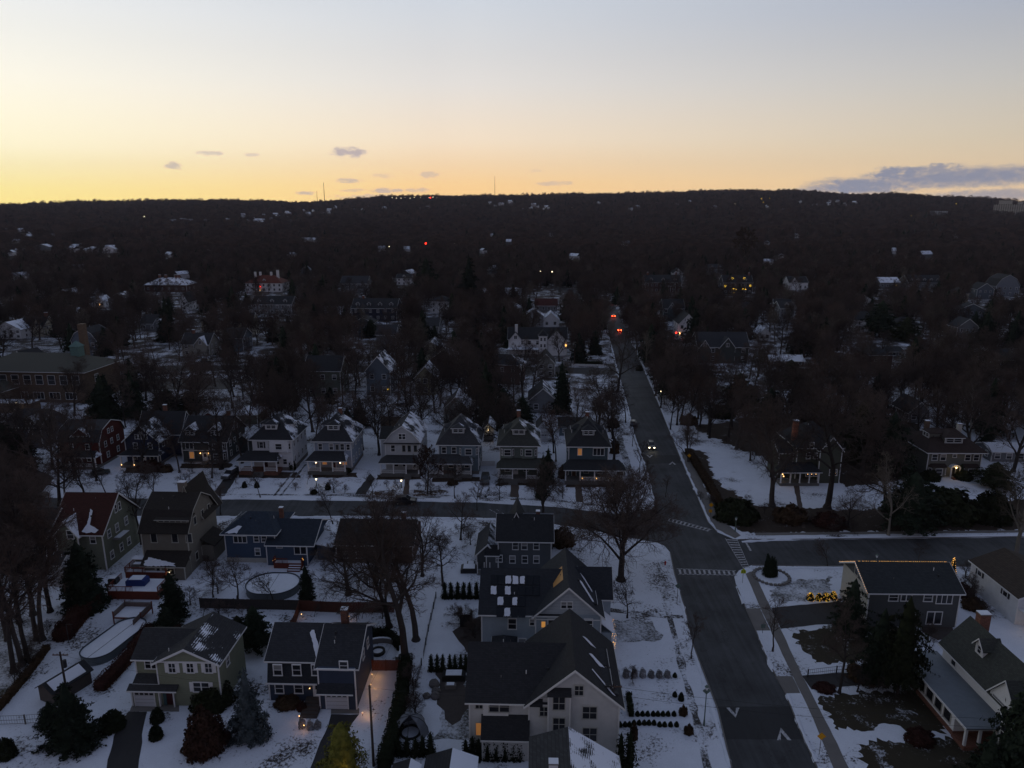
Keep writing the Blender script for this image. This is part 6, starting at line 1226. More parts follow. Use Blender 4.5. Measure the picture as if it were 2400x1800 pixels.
for i in range(30):
    wl = [St, Gy, Cm, siding((.11, .13, .15)), brick((.10, .05, .04)), siding((.30, .31, .33))][i % 6]
    for _ in range(40):
        y = R.uniform(700, 905); x = R.uniform(10, 2380); p = P(x, y)
        if all((p.x - a) ** 2 + (p.y - b) ** 2 > (c + 9) ** 2 for a, b, c in FOOT) and not (1330 < x < 1640) and not (240 < x < 600 and y > 830) and not (1180 < x < 1420 and y > 780): break
    k = px_scale(x, y); hh = R.uniform(5.5, 7.5); wd = R.uniform(9, 14); side = 'west' if x < 1450 else 'east'
    H = House('house', 'plain house half hidden among bare trees on the %s side of the main road' % side, 'house', x, y, w=wd, h=hh, yaw=R.choice((YW, YW + 90, YW - 12)), depth=R.uniform(8, 11), wall=wl, roof=[S_dark, S_slate, S_sn2, S_dark, S_darks, S_sn][i % 6], group='half hidden houses on the %s side' % side, base=p)
    H.box(0, wd, 0, H.d, -.4, hh); (H.hip if i % 4 == 0 else H.gable)(0, wd, 0, H.d, hh, R.uniform(2.6, 4.2), **({} if i % 4 == 0 else {'ax': 'xy'[i % 2]})); H.wins('F', [wd * q for q in (.2, .5, .8)], hh - 2.4, .95, 1.4); H.wins('F', [wd * q for q in (.2, .8)], 1.2, .95, 1.4); H.wins('RL'[side == 'east'], [H.d * q for q in (.3, .7)], hh - 2.4, .9, 1.3)
    if i % 3 == 0: KEEP.append((x - 2, x + wd * k + 2, y - hh * k * .95 - 12, y - hh * k * .4))
    H.done()
# hillside: tiny pale houses and lamps on the slope
def hill_pt(x, y):
    d = ray(x, y); t = 1500.
    while t < 9000:
        p = Vector((0, 0, CH)) + d * t
        if p.z < ground_z(p.x, p.y): return p
        t += 12
    return Vector((0, 0, CH)) + d * 4400
hm = MB(); hm.box(-9, 9, -5, 5, -3, 6, St); hm.prism([(-6, 6), (6, 6), (0, 10)], -9.5, 9.5, S_sn, 'x'); HM = hm.mesh('house')
spots = [(R.gauss(612, 30), R.gauss(522, 7)) for _ in range(16)] + [(R.gauss(660, 14), R.gauss(515, 6)) for _ in range(10)] + [(R.gauss(725, 14), R.gauss(508, 6)) for _ in range(9)] + [(R.gauss(770, 8), R.gauss(504, 5)) for _ in range(5)] + [(R.gauss(1190, 30), R.gauss(484, 3)) for _ in range(6)] + [(R.gauss(1270, 30), R.gauss(493, 4)) for _ in range(10)] + [(R.gauss(1940, 40), R.gauss(484, 4)) for _ in range(9)] + [(R.uniform(1400, 1900), R.uniform(480, 500)) for _ in range(10)] + [(R.uniform(830, 1100), R.uniform(487, 505)) for _ in range(7)] + [(R.uniform(330, 560), R.uniform(524, 532)) for _ in range(7)]
spots2 = [(R.gauss(60, 40), R.gauss(552, 9)) for _ in range(9)] + [(R.gauss(225, 30), R.gauss(588, 7)) for _ in range(6)] + [(R.uniform(0, 2400), R.uniform(535, 660)) for _ in range(34)]
for x, y in spots2:
    p = P(x, y); o = inst('house', HM, None, (p.x, p.y, ground_z(p.x, p.y)), R.uniform(0, 3), R.uniform(.6, .95)); tag(o, 'small pale house with a snowy roof lost in the far flat woods', 'house', 'houses in the far flat woods'); FOOT.append((p.x, p.y, 7)); u, v = proj(p); k = px_scale(x, y)
    if R.random() < .6: KEEP.append((u - 6 * k, u + 6 * k, v - 9 * k, v - 3 * k))
for x, y in spots:
    p = hill_pt(x, y); o = inst('house', HM, None, (p.x, p.y, ground_z(p.x, p.y) + 10), R.uniform(0, 3), R.uniform(.5, 1.1)); tag(o, 'tiny pale house with a snowy roof on the far hillside', 'house', 'houses on the far hillside')
bl = MB(); bl.ball((0, 0, 0), 1., M_wbulb, 6, 4); LM = bl.mesh('hill_lamp'); by = MB(); by.ball((0, 0, 0), 1., M_yel, 6, 4); LY = by.mesh('hill_lamp'); rd = MB(); rd.ball((0, 0, 0), 1., M_red, 6, 4); LR = rd.mesh('red_beacon')
for x, y, s_ in [(920 + i * 10.5 + R.uniform(-4, 4), 472.5 + R.uniform(-1.2, 1.2) - i * .15, R.uniform(.9, 2.0)) for i in range(11)] + [(340, 523, 3.2), (1340, 497, 2.2), (1784, 476, 2), (1788, 486, 2.6), (1803, 475, 2.), (1722, 489, 2.), (1170, 532, 1.2), (1444, 540, 1.1), (1482, 542, 1.3), (2134, 520, 1.2), (912, 578, .6), (1065, 571, .8), (1267, 636, .45), (1294, 637, .45), (2240, 488, 1.4)]:
    p = hill_pt(x, y) if y < 530 else P(x, y, 12); o = inst('street_lamp_light', LM if x < 1750 else LY, None, (p.x, p.y, (ground_z(p.x, p.y) + 17 if y < 530 else 12)), 0, s_); tag(o, 'tiny warm lamp burning in the distant woods or on the far ridge', 'lamp', 'distant lamps')
p = P(998, 571, 14); o = inst('red_lamp_light', LR, None, p, 0, 1.3); tag(o, 'single red lamp among the distant trees left of centre', 'lamp')
p = hill_pt(1009, 472); o = inst('red_lamp_light', LR, None, (p.x, p.y, ground_z(p.x, p.y) + 18), 0, 2.4); tag(o, 'red lamp at the end of the string of lamps on the ridge', 'lamp')
# large pale buildings on the right slope and the ridge
def block(label, x, y, w_, h_, m, extra=()):
    p = hill_pt(x, y); e = empty('apartment_block', (p.x, p.y, ground_z(p.x, p.y)), -math.atan2(p.x, p.y)); tag(e, label, 'building'); b = MB(); b.box(-w_ / 2, w_ / 2, 0, 24, -8, h_, m)
    for (u0, u1, z1) in extra: b.box(u0, u1, .5, 20, 0, z1, m)
    b.build('wall', e); g_ = MB(); n = int(w_ / 6); f = int(h_ / 4)
    for j in range(f):
        for i in range(n): u = -w_ / 2 + w_ * (i + .5) / n; g_.box(u - 1.6, u + 1.6, -.25, 0, 2 + j * 4 + 8 * 0, 4 + j * 4, M_glass)
    g_.build('window', e); return e
block('large pale multi storey building on the slope at the far right', 2362, 510, 84, 40, siding((.36, .34, .30)), ((-30, 6, 52), (20, 34, 47)))
block('small white block left of the large building at the far right', 2198, 517, 44, 28, siding((.40, .42, .45))); block('long low building on the ridge right of the string of lamps', 1047, 474, 64, 18, siding((.16, .14, .12))); block('low dark building on the ridge beside the lattice masts', 778, 481, 90, 12, siding((.10, .10, .10)))
def mast(x, ytop, label, w_=9.):
    p = hill_pt(x, 492); z = ground_z(p.x, p.y); ht = hgt_at(p, ytop) - z; e = MB(); n = 22
    for i in range(3):
        a = 2.094 * i; e.tube((w_ * .16 * math.cos(a), w_ * .16 * math.sin(a), 0), (w_ * .05 * math.cos(a), w_ * .05 * math.sin(a), ht), .55, .35, M_dark, 4)
    for k in range(n):
        z0, z1 = ht * k / n, ht * (k + 1) / n; f0 = w_ * (.16 - .11 * k / n); f1 = w_ * (.16 - .11 * (k + 1) / n)
        for i in range(3): a, b_ = 2.094 * i, 2.094 * (i + 1); e.tube((f0 * math.cos(a), f0 * math.sin(a), z0), (f1 * math.cos(b_), f1 * math.sin(b_), z1), .22, .22, M_dark, 3)
    o = e.build('radio_mast', None, (p.x, p.y, z)); tag(o, label, 'mast'); return o
def hgt_at(p, yt):
    lo, hi = -50., 900.
    for _ in range(40):
        m_ = (lo + hi) / 2
        if proj((p.x, p.y, m_))[1] > yt: lo = m_
        else: hi = m_
    return lo
mast(762, 428, 'tall lattice mast standing on the ridge left of centre', 14); mast(745, 448, 'shorter thin mast just left of the tall lattice mast', 8); mast(1160, 413, 'slender solitary mast on the ridge near the centre', 8)
# ---------------------------------------------------------------- planted trees
print('planting...')
tree(1455, 1360, 1142, 'great0', 'great spreading bare tree on the corner lawn left of the striped junction', 1.12, 1.0)
tree(1470, 1448, 1338, 'young0', 'small bare tree in front of the great corner tree, beside the pale blue house lawn', 1.15, 2)
tree(1620, 1543, 1432, 'young1', 'slim bare street tree on the snowy verge beside the main road, by the house gardens', 1.0, 1)
tree(952, 1556, 1185, 'tall0', 'tall bare tree with a dark ivy clad trunk, left of the cream house yard', 1.5, .5); tree(975, 1500, 1200, 'tall1', 'tall reddish bare tree close behind the ivy clad trunk', 1.4, 2.5)
tree(912, 1470, 1230, 'oak2', 'bare tree left of the ivy clad trunk, over the lit back yard', 1.1, 1)
tree(816, 1394, 1275, 'spread0', 'low wide bare fruit tree in the snowy yard behind the brown fence', 1.2, 1.3)
tree(557, 1404, 1288, 'young0', 'thin crooked bare tree between the fence and the bright blue house', 1.3, 3.); tree(500, 1400, 1310, 'young1', 'thin bare sapling left of the crooked tree by the fence', 1.4, 1.); tree(640, 1410, 1330, 'young0', 'twiggy bare sapling behind the round pool', 1.3, 2.)
tree(1038, 1372, 1225, 'tall1', 'narrow bare tree above the row of clipped arborvitae', 1.2, 4.); tree(990, 1350, 1190, 'oak1', 'wide bare tree right of the low brown house', 1.0, 2)
tree(880, 1340, 1165, 'oak3', 'broad bare tree in front of the low brown house', 1.05, 5.); tree(1080, 1265, 1165, 'oak0', 'bare tree left of the rear facing grey house, by the cross street', 1.0, 4.)
tree(780, 1228, 1150, 'young0', 'bare street tree on the cross street near the bright blue house', 1.2, 1); tree(517, 1206, 1130, 'young1', 'bare street tree on the cross street right of the brown gambrel roof', 1.2, 1)
tree(1274, 1212, 1098, 'multi0', 'many stemmed bare tree spreading over the cross street before the grey green porch house', 1.15, 1.)
tree(1387, 1184, 1110, 'young0', 'small bare lawn tree before the dark teal corner house', 1.3, 2.); tree(1445, 1215, 1105, 'multi0', 'many stemmed bare tree at the street corner below the dark teal house', .9, 3.)
tree(1499, 1108, 1030, 'young1', 'slim bare verge tree right of the dark teal house', 1, 2); tree(1508, 1143, 1070, 'young0', 'slim bare verge tree nearest the corner on the left side of the main road', .9, 3); tree(1482, 1046, 985, 'young1', 'slim bare verge tree beside the parked dark car', 1, 1)
tree(1448, 918, 772, 'oak0', 'tall bare tree leaning over the main road from its left verge', .95, 2.6); tree(1404, 1000, 868, 'oak1', 'bare tree behind the dark teal corner house', .95, 1.6)
tree(1466, 990, 890, 'young0', 'bare verge tree north of the parked dark car', 1.2, 1.8); tree(1532, 900, 828, 'young1', 'bare verge tree right of the main road beside the tall clipped evergreen', 1.5, 1.1); tree(1613, 1082, 978, 'multi0', 'bare multi stemmed tree behind the upper yellow diamond sign', .9, 2.2)
tree(1640, 1000, 905, 'multi0', 'bare tree spreading over the verge right of the oncoming car', 1., 4.)
tree(1809, 1186, 952, 'oak1', 'large bare tree with arching limbs left of the dark Victorian house', 1.15, .6); tree(1939, 1190, 905, 'tall0', 'massive straight trunked bare tree right of the dark Victorian house walk', 1.5, 1.7)
tree(1987, 1236, 1160, 'spread0', 'small crooked bare tree on the bank above the right hand street', 1., 2.2); tree(2082, 1254, 1085, 'pale1', 'leaning pale barked tree above the right hand street', .9, 2.0); tree(2376, 1320, 1050, 'pale0', 'tall pale barked tree on the verge at the right edge', 1.1, .4)
tree(1939, 1327, 1262, 'young0', 'small bare street tree above the lawn with light balls', 1.3, 1); tree(2152, 1322, 1268, 'young1', 'small bare street tree behind the lit roof ridge', 1.3, 2); tree(2075, 1200, 1010, 'oak3', 'bare tree on the wooded bank left of the brown hipped roof house', 1.0, 1.2)
tree(1967, 1624, 1385, 'tall0', 'slender bare tree between the two drives on the lower right', .8, 2); tree(1811, 1526, 1402, 'young1', 'slim bare street tree by the pavement on the lower right', 1.1, 3)
tree(332, 1275, 1098, 'tall0', 'tall dark forked tree between the red roof and the brown gambrel roof', .9, 1); tree(250, 1160, 1085, 'young0', 'bare tree before the navy porch house at the cross street', 1.5, 1); tree(200, 1170, 1050, 'oak2', 'spreading bare tree at the cross street left of the navy house', .9, 2); tree(361, 1178, 1085, 'young1', 'bare vase shaped street tree before the wide dark grey house', 1.4, 2)
tree(318, 1180, 1082, 'young0', 'bare street tree just right of the navy house walk', 1.3, 5); tree(140, 1185, 1010, 'oak0', 'large bare tree overhanging the dark car at the left junction', 1., 3); tree(155, 1200, 1040, 'tall1', 'reddish bare tree standing by the left junction beside a larger one', 1.1, 1)
for i, (x, y, t) in enumerate(((32, 1575, 1230), (52, 1560, 1200), (64, 1550, 1260), (86, 1500, 1190), (100, 1500, 1150), (78, 1442, 1130), (118, 1434, 1120), (18, 1500, 1180), (8, 1430, 1120), (46, 1460, 1150), (-20, 1520, 1160))):
    tree(x, y, t, ('tall0', 'tall1', 'oak1')[i % 3], 'tall bare tree in the dense grove at the lower left edge', 1.0 if i % 3 < 2 else .8, group='trees of the left grove')
for i, (x, y, t) in enumerate(((20, 1290, 1090), (60, 1270, 1060), (95, 1255, 1060), (30, 1200, 1050))): tree(x, y, t, ('oak0', 'tall1', 'oak3', 'oak1')[i], 'bare tree crowding the grey house at the left edge', .9, group='trees by the left edge house')
for x, y, t, k, lb in ((610, 1166, 1098, 'young0', 'slim bare street tree before the white porch house steps'), (874, 1167, 1108, 'young1', 'slim bare street tree by the dark drive left of the white gambrel house'), (1066, 1168, 1085, 'young0', 'bare street tree before the grey blue porch house'), (1118, 1196, 1120, 'young1', 'thin bare tree leaning over the cross street kerb near the black pickup'),
                       (1171, 1172, 1100, 'young1', 'thin bare sapling between the black pickup and the grey green porch walk'), (497, 1120, 1040, 'oak0', 'bare tree in the planted bank before the wide dark grey house'), (720, 1135, 1105, 'young0', 'small crooked garden tree left of the glowing lamp post'), (1560, 1165, 1110, 'young1', 'slim sapling on the right verge opposite the dark teal house'), (1478, 1170, 1100, 'young0', 'small bare tree on the verge just above the street corner'), (440, 1172, 1098, 'young1', 'bare verge tree left of the parked estate car')):
    tree(x, y, t, k, lb, 1.1)
# brushwood along the yard edges
for (x0, y0, x1, y1, n) in ((470, 1446, 600, 1440, 6), (735, 1446, 930, 1448, 5), (480, 1300, 520, 1400, 6), (760, 1335, 960, 1420, 12), (1075, 1235, 1130, 1300, 6), (1625, 1175, 1990, 1243, 16), (1640, 1010, 1830, 1100, 9), (150, 1440, 230, 1400, 5), (380, 1400, 470, 1420, 5), (700, 1232, 800, 1300, 5), (1310, 1225, 1400, 1260, 5), (440, 1105, 500, 1150, 6), (640, 1150, 820, 1158, 6), (900, 1140, 1060, 1160, 8), (1230, 1150, 1330, 1170, 5), (2255, 1345, 2300, 1440, 7), (1060, 1430, 1125, 1500, 6), (960, 1560, 985, 1700, 5), (880, 990, 1300, 1004, 10), (545, 1095, 560, 1140, 3), (2000, 1625, 2200, 1628, 6), (2130, 1480, 2200, 1520, 5), (30, 1600, 110, 1480, 8), (1485, 1560, 1490, 1600, 1)):
    for i in range(n):
        t = (i + R.random()) / n; x = x0 + (x1 - x0) * t + R.uniform(-8, 8); y = y0 + (y1 - y0) * t + R.uniform(-4, 4); p = P(x, y)
        if any(in_poly(p.x, p.y, q) for q in ROADS): continue
        k = R.choice(('multi0', 'spread0', 'young0')); H_, mt, mc, _ = BT[k]; h_ = R.uniform(1.3, 3.2); s_ = h_ / H_; e = empty('bare_shrub', p, R.uniform(0, 6)); e.scale = (s_ * 1.3, s_ * 1.3, s_); tag(e, 'low twiggy leafless shrub at the edge of a snowy yard', 'shrub', 'leafless yard shrubs'); inst('stem', mt, e); inst('twigs', mc, e)
# rust leaved oak: bare framework that kept its leaves
def leafy(x, y, top, wx, leaf, label, n=3200, size=.16):
    e = tree(x, y, top, 'oak1', label, wx); segs = np.array(BT['oak1'][3][3]); q = segs[rs.randint(0, len(segs), n), 3:6] + rs.normal(size=(n, 3)) * .12; V, F = cards(q, size, None, .6)
    inst('foliage', npmesh('foliage', V, F, [leaf]), e); return e
leafy(1002, 1158, 1050, .82, L_rust, 'oak keeping its rusty leaves in front of the grey blue porch house'); leafy(1745, 620, 540, 1., L_brown, 'brown leaved tree at the right of the far road', 2600, .25)
# evergreens
conifer(586, 1728, 1555, 96, 'blue0', 'blue grey spruce between the green house and the slate blue house'); conifer(806, 1850, 1686, 112, 'goldround', 'golden green cypress lit by a lamp at the lower edge'); light(P(815, 1800) + Vector((1.2, -5.5, 4.5)), 26, (1, .62, .2), .4)
conifer(172, 1742, 1592, 138, 'fir0', 'dark fir in front of the shed at the lower left'); conifer(120, 1700, 1640, 70, 'fir1', 'small dark fir hugging the corner of the shed')
conifer(200, 1422, 1262, 104, 'cone0', 'big black yew beside the red roofed house'); conifer(408, 1450, 1335, 66, 'cone0', 'black evergreen right of the snowy deck'); conifer(395, 1478, 1420, 70, 'pine1', 'low dark evergreen behind the pale green house')
conifer(720, 1410, 1320, 40, 'cone0', 'dark evergreen right of the round pool'); conifer(600, 1520, 1415, 90, 'pine1', 'dark pine between the two lower left houses'); conifer(560, 1500, 1440, 70, 'pine0', 'dark pine behind the pale green house roof')
conifer(1990, 1492, 1350, 74, 'pine1', 'dark round pine before the lit roofed house'); conifer(2053, 1600, 1418, 84, 'pine1', 'dark spruce left of the tallest one in the lower right yard'); conifer(2103, 1625, 1388, 96, 'pine0', 'tallest dark spruce in the lower right yard')
conifer(2398, 1862, 1548, 165, 'pine1', 'huge dark pine filling the lower right corner'); conifer(2300, 1880, 1705, 120, 'fir1', 'dark spruce left of the huge pine in the lower right corner')
e = conifer(2226, 1372, 1305, 26, 'cone0', 'slim evergreen wound with fairy lights behind the lit roof'); f = MB(); [f.ball((.0 + 2.0 * math.cos(i * 2.1) * (1 - i / 40), 2.0 * math.sin(i * 2.1) * (1 - i / 40), 1.5 + i * .22), .12, M_fairy, 4, 3) for i in range(38)]; f.build('fairy_lights', e)
e = conifer(2000, 1420, 1368, 20, 'cone0', 'small lit evergreen at the gable end of the lit roof'); f = MB(); [f.ball((2.1 * math.cos(i * 2.1) * (1 - i / 40), 2.1 * math.sin(i * 2.1) * (1 - i / 40), 1.5 + i * .22), .14, M_fairy, 4, 3) for i in range(30)]; f.build('fairy_lights', e)
for x, y, t, wd, k, lb in ((245, 985, 872, 90, 'fir0', 'dark spruce between the school and the navy house'), (315, 978, 862, 80, 'fir1', 'taller dark spruce left of the navy house roof'), (395, 970, 908, 90, 'pine1', 'low dark pine behind the wide dark grey house'), (450, 965, 915, 70, 'pine0', 'dark pine behind the garages left of centre'),
                         (845, 1000, 925, 50, 'fir2', 'dark fir behind the pale blue porch house'), (815, 990, 950, 40, 'fir1', 'small dark fir beside the larger one behind the pale blue porch house'), (775, 945, 905, 40, 'fir0', 'dark fir beside the tall olive house'), (1140, 1002, 838, 76, 'fir2', 'very tall black spruce behind the grey blue and grey green porch houses'), (1180, 990, 905, 80, 'pine1', 'wide black pine right of the very tall spruce'),
                         (1225, 990, 925, 60, 'pine1', 'dark pine behind the white garage'), (1316, 968, 842, 50, 'cone0', 'tall evergreen with a few lights behind the dark low garage'), (1572, 920, 836, 76, 'cone0', 'tall clipped black evergreen right of the main road'), (1190, 815, 782, 24, 'cone0', 'dark evergreen at the left of the white farmhouse'),
                         (248, 832, 762, 52, 'fir0', 'dark fir right of the blue grey gambrel house'), (395, 800, 690, 56, 'fir1', 'tall dark fir in the left middle woods'), (760, 720, 640, 60, 'fir2', 'dark fir left of the navy block'), (870, 790, 745, 46, 'pine1', 'dark pine in front of the navy block'), (1100, 730, 590, 70, 'fir0', 'towering dark spruce on the centre skyline of the woods'), (1000, 690, 600, 60, 'pine1', 'dark pine left of the towering spruce'),
                         (1650, 900, 850, 70, 'pine0', 'olive dark pine among bare trees right of the tall clipped evergreen'), (1730, 960, 870, 90, 'pine0', 'broad olive pine on the right hand block'), (1800, 1000, 905, 80, 'pine1', 'dark pine before the Victorian house roof'), (1850, 900, 840, 80, 'pine0', 'pine in the right middle woods'), (2080, 1110, 960, 100, 'pine1', 'broad dark pine left of the brown hipped roof house'), (2010, 1080, 930, 90, 'pine0', 'tall loose pine right of the Victorian house'),
                         (2310, 1060, 985, 56, 'fir1', 'dark fir at the right corner of the brown hipped roof house'), (2130, 1240, 1100, 130, 'pine1', 'spreading black pine above the right hand street'), (2060, 790, 700, 80, 'pine1', 'dark pine in the far right woods'), (2120, 800, 740, 70, 'pine0', 'pine behind the plain pale low building'), (2330, 1140, 1080, 90, 'pine0', 'olive evergreen at the right edge below the snowy shelter'),
                         (20, 1100, 985, 100, 'cone0', 'large black evergreen at the left edge'), (60, 1100, 1010, 70, 'pine1', 'dark evergreen beside the large one at the left edge'), (1420, 640, 600, 30, 'fir1', 'dark fir near the far bend of the road'), (1240, 760, 690, 40, 'fir2', 'dark fir behind the farmhouse roofs'), (1395, 830, 770, 34, 'cone0', 'dark evergreen in the farmhouse garden by the road'), (640, 800, 740, 40, 'fir0', 'dark fir at the left centre of the woods'), (2250, 1120, 1085, 20, 'cone0', 'small dark cypress beside the glowing portico')): conifer(x, y, t, wd, k, lb)
conifer(1272, 1165, 1060, 34, 'cone0', 'tall narrow black hedge tree right of the grey green porch house'); conifer(1284, 1135, 1045, 30, 'cone0', 'second narrow black hedge tree behind the first, right of the grey green porch house')
for i, x in enumerate((1043, 1057, 1073, 1087, 1101, 1117, 1130)): conifer(x, 1401, 1361, 13.5, 'arbor', 'clipped arborvitae in the upper row behind the pale blue house', 'upper arborvitae row')
for i, x in enumerate((1011, 1025, 1038, 1055, 1067, 1080, 1092)): conifer(x, 1572, 1530, 12.5, 'arbor', 'clipped arborvitae in the row left of the cream house', 'middle arborvitae row')
for i, (x, t) in enumerate(((935, 1728), (954, 1725), (975, 1728), (991, 1722), (1010, 1712))): conifer(x, 1768, t, 19, 'arbor', 'arborvitae in the lower row in front of the grey play tent', 'lower arborvitae row')
for i, (x, t) in enumerate(((1092, 1730), (1108, 1722), (1122, 1728), (1143, 1718), (1163, 1722), (1183, 1716), (1203, 1722), (1217, 1720))): conifer(x, 1778, t, 19, 'arbor', 'arborvitae in the row under the cream house wall', 'arborvitae under the cream house')
conifer(1453, 1812, 1712, 24, 'arbor', 'tall conical evergreen left of a twin by the lower garden', 'twin conical evergreens'); conifer(1474, 1815, 1706, 26, 'arbor', 'tall conical evergreen right of its twin by the lower garden', 'twin conical evergreens')
# shrubs
for i, (x, y, w_, h_, k, lb) in enumerate(((478, 1683, 118, 62, 'mound', 'wide dark clipped bush before the green house front windows'), (459, 1795, 112, 112, 'rustmound', 'big rust brown bush at the lower edge before the green house'), (245, 1728, 68, 46, 'ball', 'round dark bush with a dusting of snow right of the dark fir'), (361, 1702, 36, 38, 'ball', 'upper of two round bushes beside the green house drive'), (358, 1742, 36, 38, 'ball', 'lower of two round bushes beside the green house drive'), (528, 1745, 26, 36, 'redmound', 'small dark bush right of the big rust brown bush'),
    (0, 1790, 52, 56, 'mound', 'dark bush cut by the left edge'), (135, 1508, 52, 44, 'redmound', 'dark reddish bush beside the tree grove'), (664, 1674, 70, 24, 'brownmound', 'brown shrubs under the slate blue house windows'), (704, 1672, 30, 24, 'redmound', 'reddish shrub beside the brown steps'), (705, 1712, 18, 30, 'frost', 'lamp lit shrub by the foot of the brown steps'), (724, 1715, 18, 24, 'frost', 'frosty shrub right of the lamp lit one'), (742, 1712, 18, 22, 'frost', 'frosty shrub nearest the slate blue house drive'),
    (1583, 1590, 12, 12, 'ball', 'dark round bush at the end of the frosted shrub row'), (1583, 1636, 13, 14, 'ball', 'round bush left of a pair near the pavement'), (1598, 1646, 16, 22, 'ball', 'taller round bush right of a pair near the pavement'), (1604, 1682, 24, 26, 'brownmound', 'grey brown shrub at the right end of the upper boxwoods'), (1617, 1727, 26, 26, 'brownmound', 'grey brown shrub at the right end of the lower boxwoods'), (1446, 1668, 14, 14, 'ball', 'dark bush at the corner of the cream house'),
    (1487, 1740, 22, 50, 'brownmound', 'straggly brown shrub right of the twin conical evergreens'), (405, 1518, 60, 44, 'redmound', 'dark bushes behind the pale green house'), (450, 1510, 50, 36, 'brownmound', 'brown bushes behind the pale green house ridge'), (1320, 1290, 70, 46, 'brownmound', 'dark round shrub right of the rear facing grey house'), (1738, 1236, 118, 54, 'mound', 'big black clipped mound at the junction corner'), (1868, 1236, 90, 40, 'brownmound', 'brown shrub bank right of the junction mound'),
    (1960, 1246, 90, 34, 'redmound', 'reddish brown shrub bank above the right hand street'), (2250, 1240, 190, 76, 'mound', 'great black hedge mass before the brown hipped roof house'), (2170, 1245, 110, 60, 'mound', 'black hedge mass left of the greatest one'), (2350, 1238, 110, 80, 'mound', 'black hedge mass at the right edge'), (2192, 1132, 52, 26, 'mound', 'dark bushes left of the glowing portico'), (2268, 1130, 46, 24, 'mound', 'dark bushes right of the glowing portico'),
    (337, 1112, 72, 26, 'redmound', 'wine red bush bank before the navy porch'), (385, 1110, 30, 20, 'brownmound', 'brown bush right of the navy porch'), (571, 1145, 14, 16, 'ball', 'left of two clipped balls before the white porch house'), (600, 1145, 14, 16, 'ball', 'right of two clipped balls before the white porch house'), (767, 1150, 16, 18, 'ball', 'clipped ball before the pale blue porch house'), (733, 1160, 20, 12, 'mound', 'low dark bush before the pale blue porch house'),
    (681, 1104, 22, 34, 'ball', 'tall dark bush at the right corner of the white porch house'), (1442, 1066, 26, 40, 'brownmound', 'russet bush right of the dark teal house roof'), (1457, 1115, 22, 30, 'ball', 'dark bush at the right corner of the dark teal porch'), (1320, 1124, 26, 36, 'brownmound', 'brown shrub left of the dark teal porch'), (1378, 1132, 80, 14, 'redmound', 'low dark hedge under the dark teal porch'), (1438, 1005, 34, 24, 'mound', 'dark bush behind the dark teal house'),
    (735, 1110, 24, 12, 'mound', 'low dark shrubs left of the pale blue porch steps'), (812, 1110, 22, 12, 'mound', 'low dark shrubs right of the pale blue porch steps'), (1060, 1140, 30, 10, 'brownmound', 'brown low shrubs before the grey blue porch'), (1245, 1142, 26, 10, 'mound', 'low shrub before the grey green porch'), (2270, 1408, 60, 34, 'redmound', 'dark shrub bed between the lit roof and the white sided house'), (2300, 1440, 60, 28, 'brownmound', 'brown shrub strip beside the white sided house'),
    (2060, 1620, 110, 26, 'brownmound', 'brown shrubs under the lower right spruces'), (1945, 1632, 60, 14, 'redmound', 'low dark shrub at the foot of the slender tree'), (2140, 1515, 40, 22, 'redmound', 'dark shrubs in the snowy yard before the sunroom'), (2176, 1760, 80, 30, 'redmound', 'dark shrub bed before the white house porch'), (1405, 775, 40, 34, 'mound', 'rounded dark tree mass near the braking cars'), (1885, 1000, 60, 40, 'mound', 'dark shrubbery behind the Victorian house'), (1700, 985, 80, 30, 'mound', 'dark hedge at the top of the right hand lawn'), (1620, 1000, 50, 26, 'brownmound', 'brown bushes beside the right hand verge'), (1500, 870, 20, 14, 'mound', 'small dark bush right of the main road'))):
    shrub(x, y, w_, h_, k, lb)
def leaned_wall(): pass
for x in (1446, 1468, 1488, 1508, 1528, 1547, 1566): shrub(x, 1592, 17, 26 if x < 1520 else 20, 'frost', 'snow frosted shrub in the straight row across the front yard', group='frosted shrub row')
for x in (1495, 1507, 1519, 1532, 1543, 1555, 1567, 1581): shrub(x, 1681, 13, 13, 'ball', 'clipped boxwood ball in the upper short row of the front garden', group='upper boxwood row')
for i, x in enumerate((1454, 1466, 1476, 1487, 1499, 1511, 1522, 1534, 1547, 1559, 1573, 1587)): shrub(x, 1706 - (4 if 2 < i < 8 else 0), 13, 13, 'ball', 'clipped boxwood ball in the lower long row of the front garden', group='lower boxwood row')
for i in range(4):
    x, y = ((1903, 1411), (1922, 1411), (1939, 1411), (1957, 1408))[i]; o = shrub(x, y, 20 if i != 1 else 17, 20, 'ball', ('leftmost', 'second', 'third', 'rightmost')[i] + ' of the four round bushes glowing with fairy lights', name='lit_bush', dy=1.0); f = MB()
    for k in range(60):
        d = Vector((R.gauss(0, 1), R.gauss(0, 1) , abs(R.gauss(0, 1)))).normalized(); f.ball((d.x * .5, d.y * .5, d.z * .9), .020, M_yel if k % 2 else M_fairy, 4, 3)
    f.build('fairy_lights', o)
    light(o.location + Vector((0, -1.0, 1.6)), 1.6, (1, .6, .15))
def hedge(name, label, px, wd, h, m_=L_box, cat='hedge', size=.12, per=130):
    pts = [P(*p) for p in px]; v, f, _ = gen_hedge(pts, wd, h, per, size); o = inst(name, npmesh(name, v, f, [m_]), None, pts[0]); tag(o, label, cat); return o
hedge('hedge', 'long tall black hedge running down the yard line beside the slate blue house', [(952, 1560), (942, 1640), (925, 1720), (898, 1810)], 1.7, 1.9)
hedge('hedge', 'curved black hedge behind the round patio wall', [(872, 1496), (895, 1492), (920, 1502), (940, 1524)], 1.1, 1.5); hedge('hedge', 'short clipped boxwood hedge at the corner of the front garden', [(1473, 1632), (1480, 1680)], .7, .75)
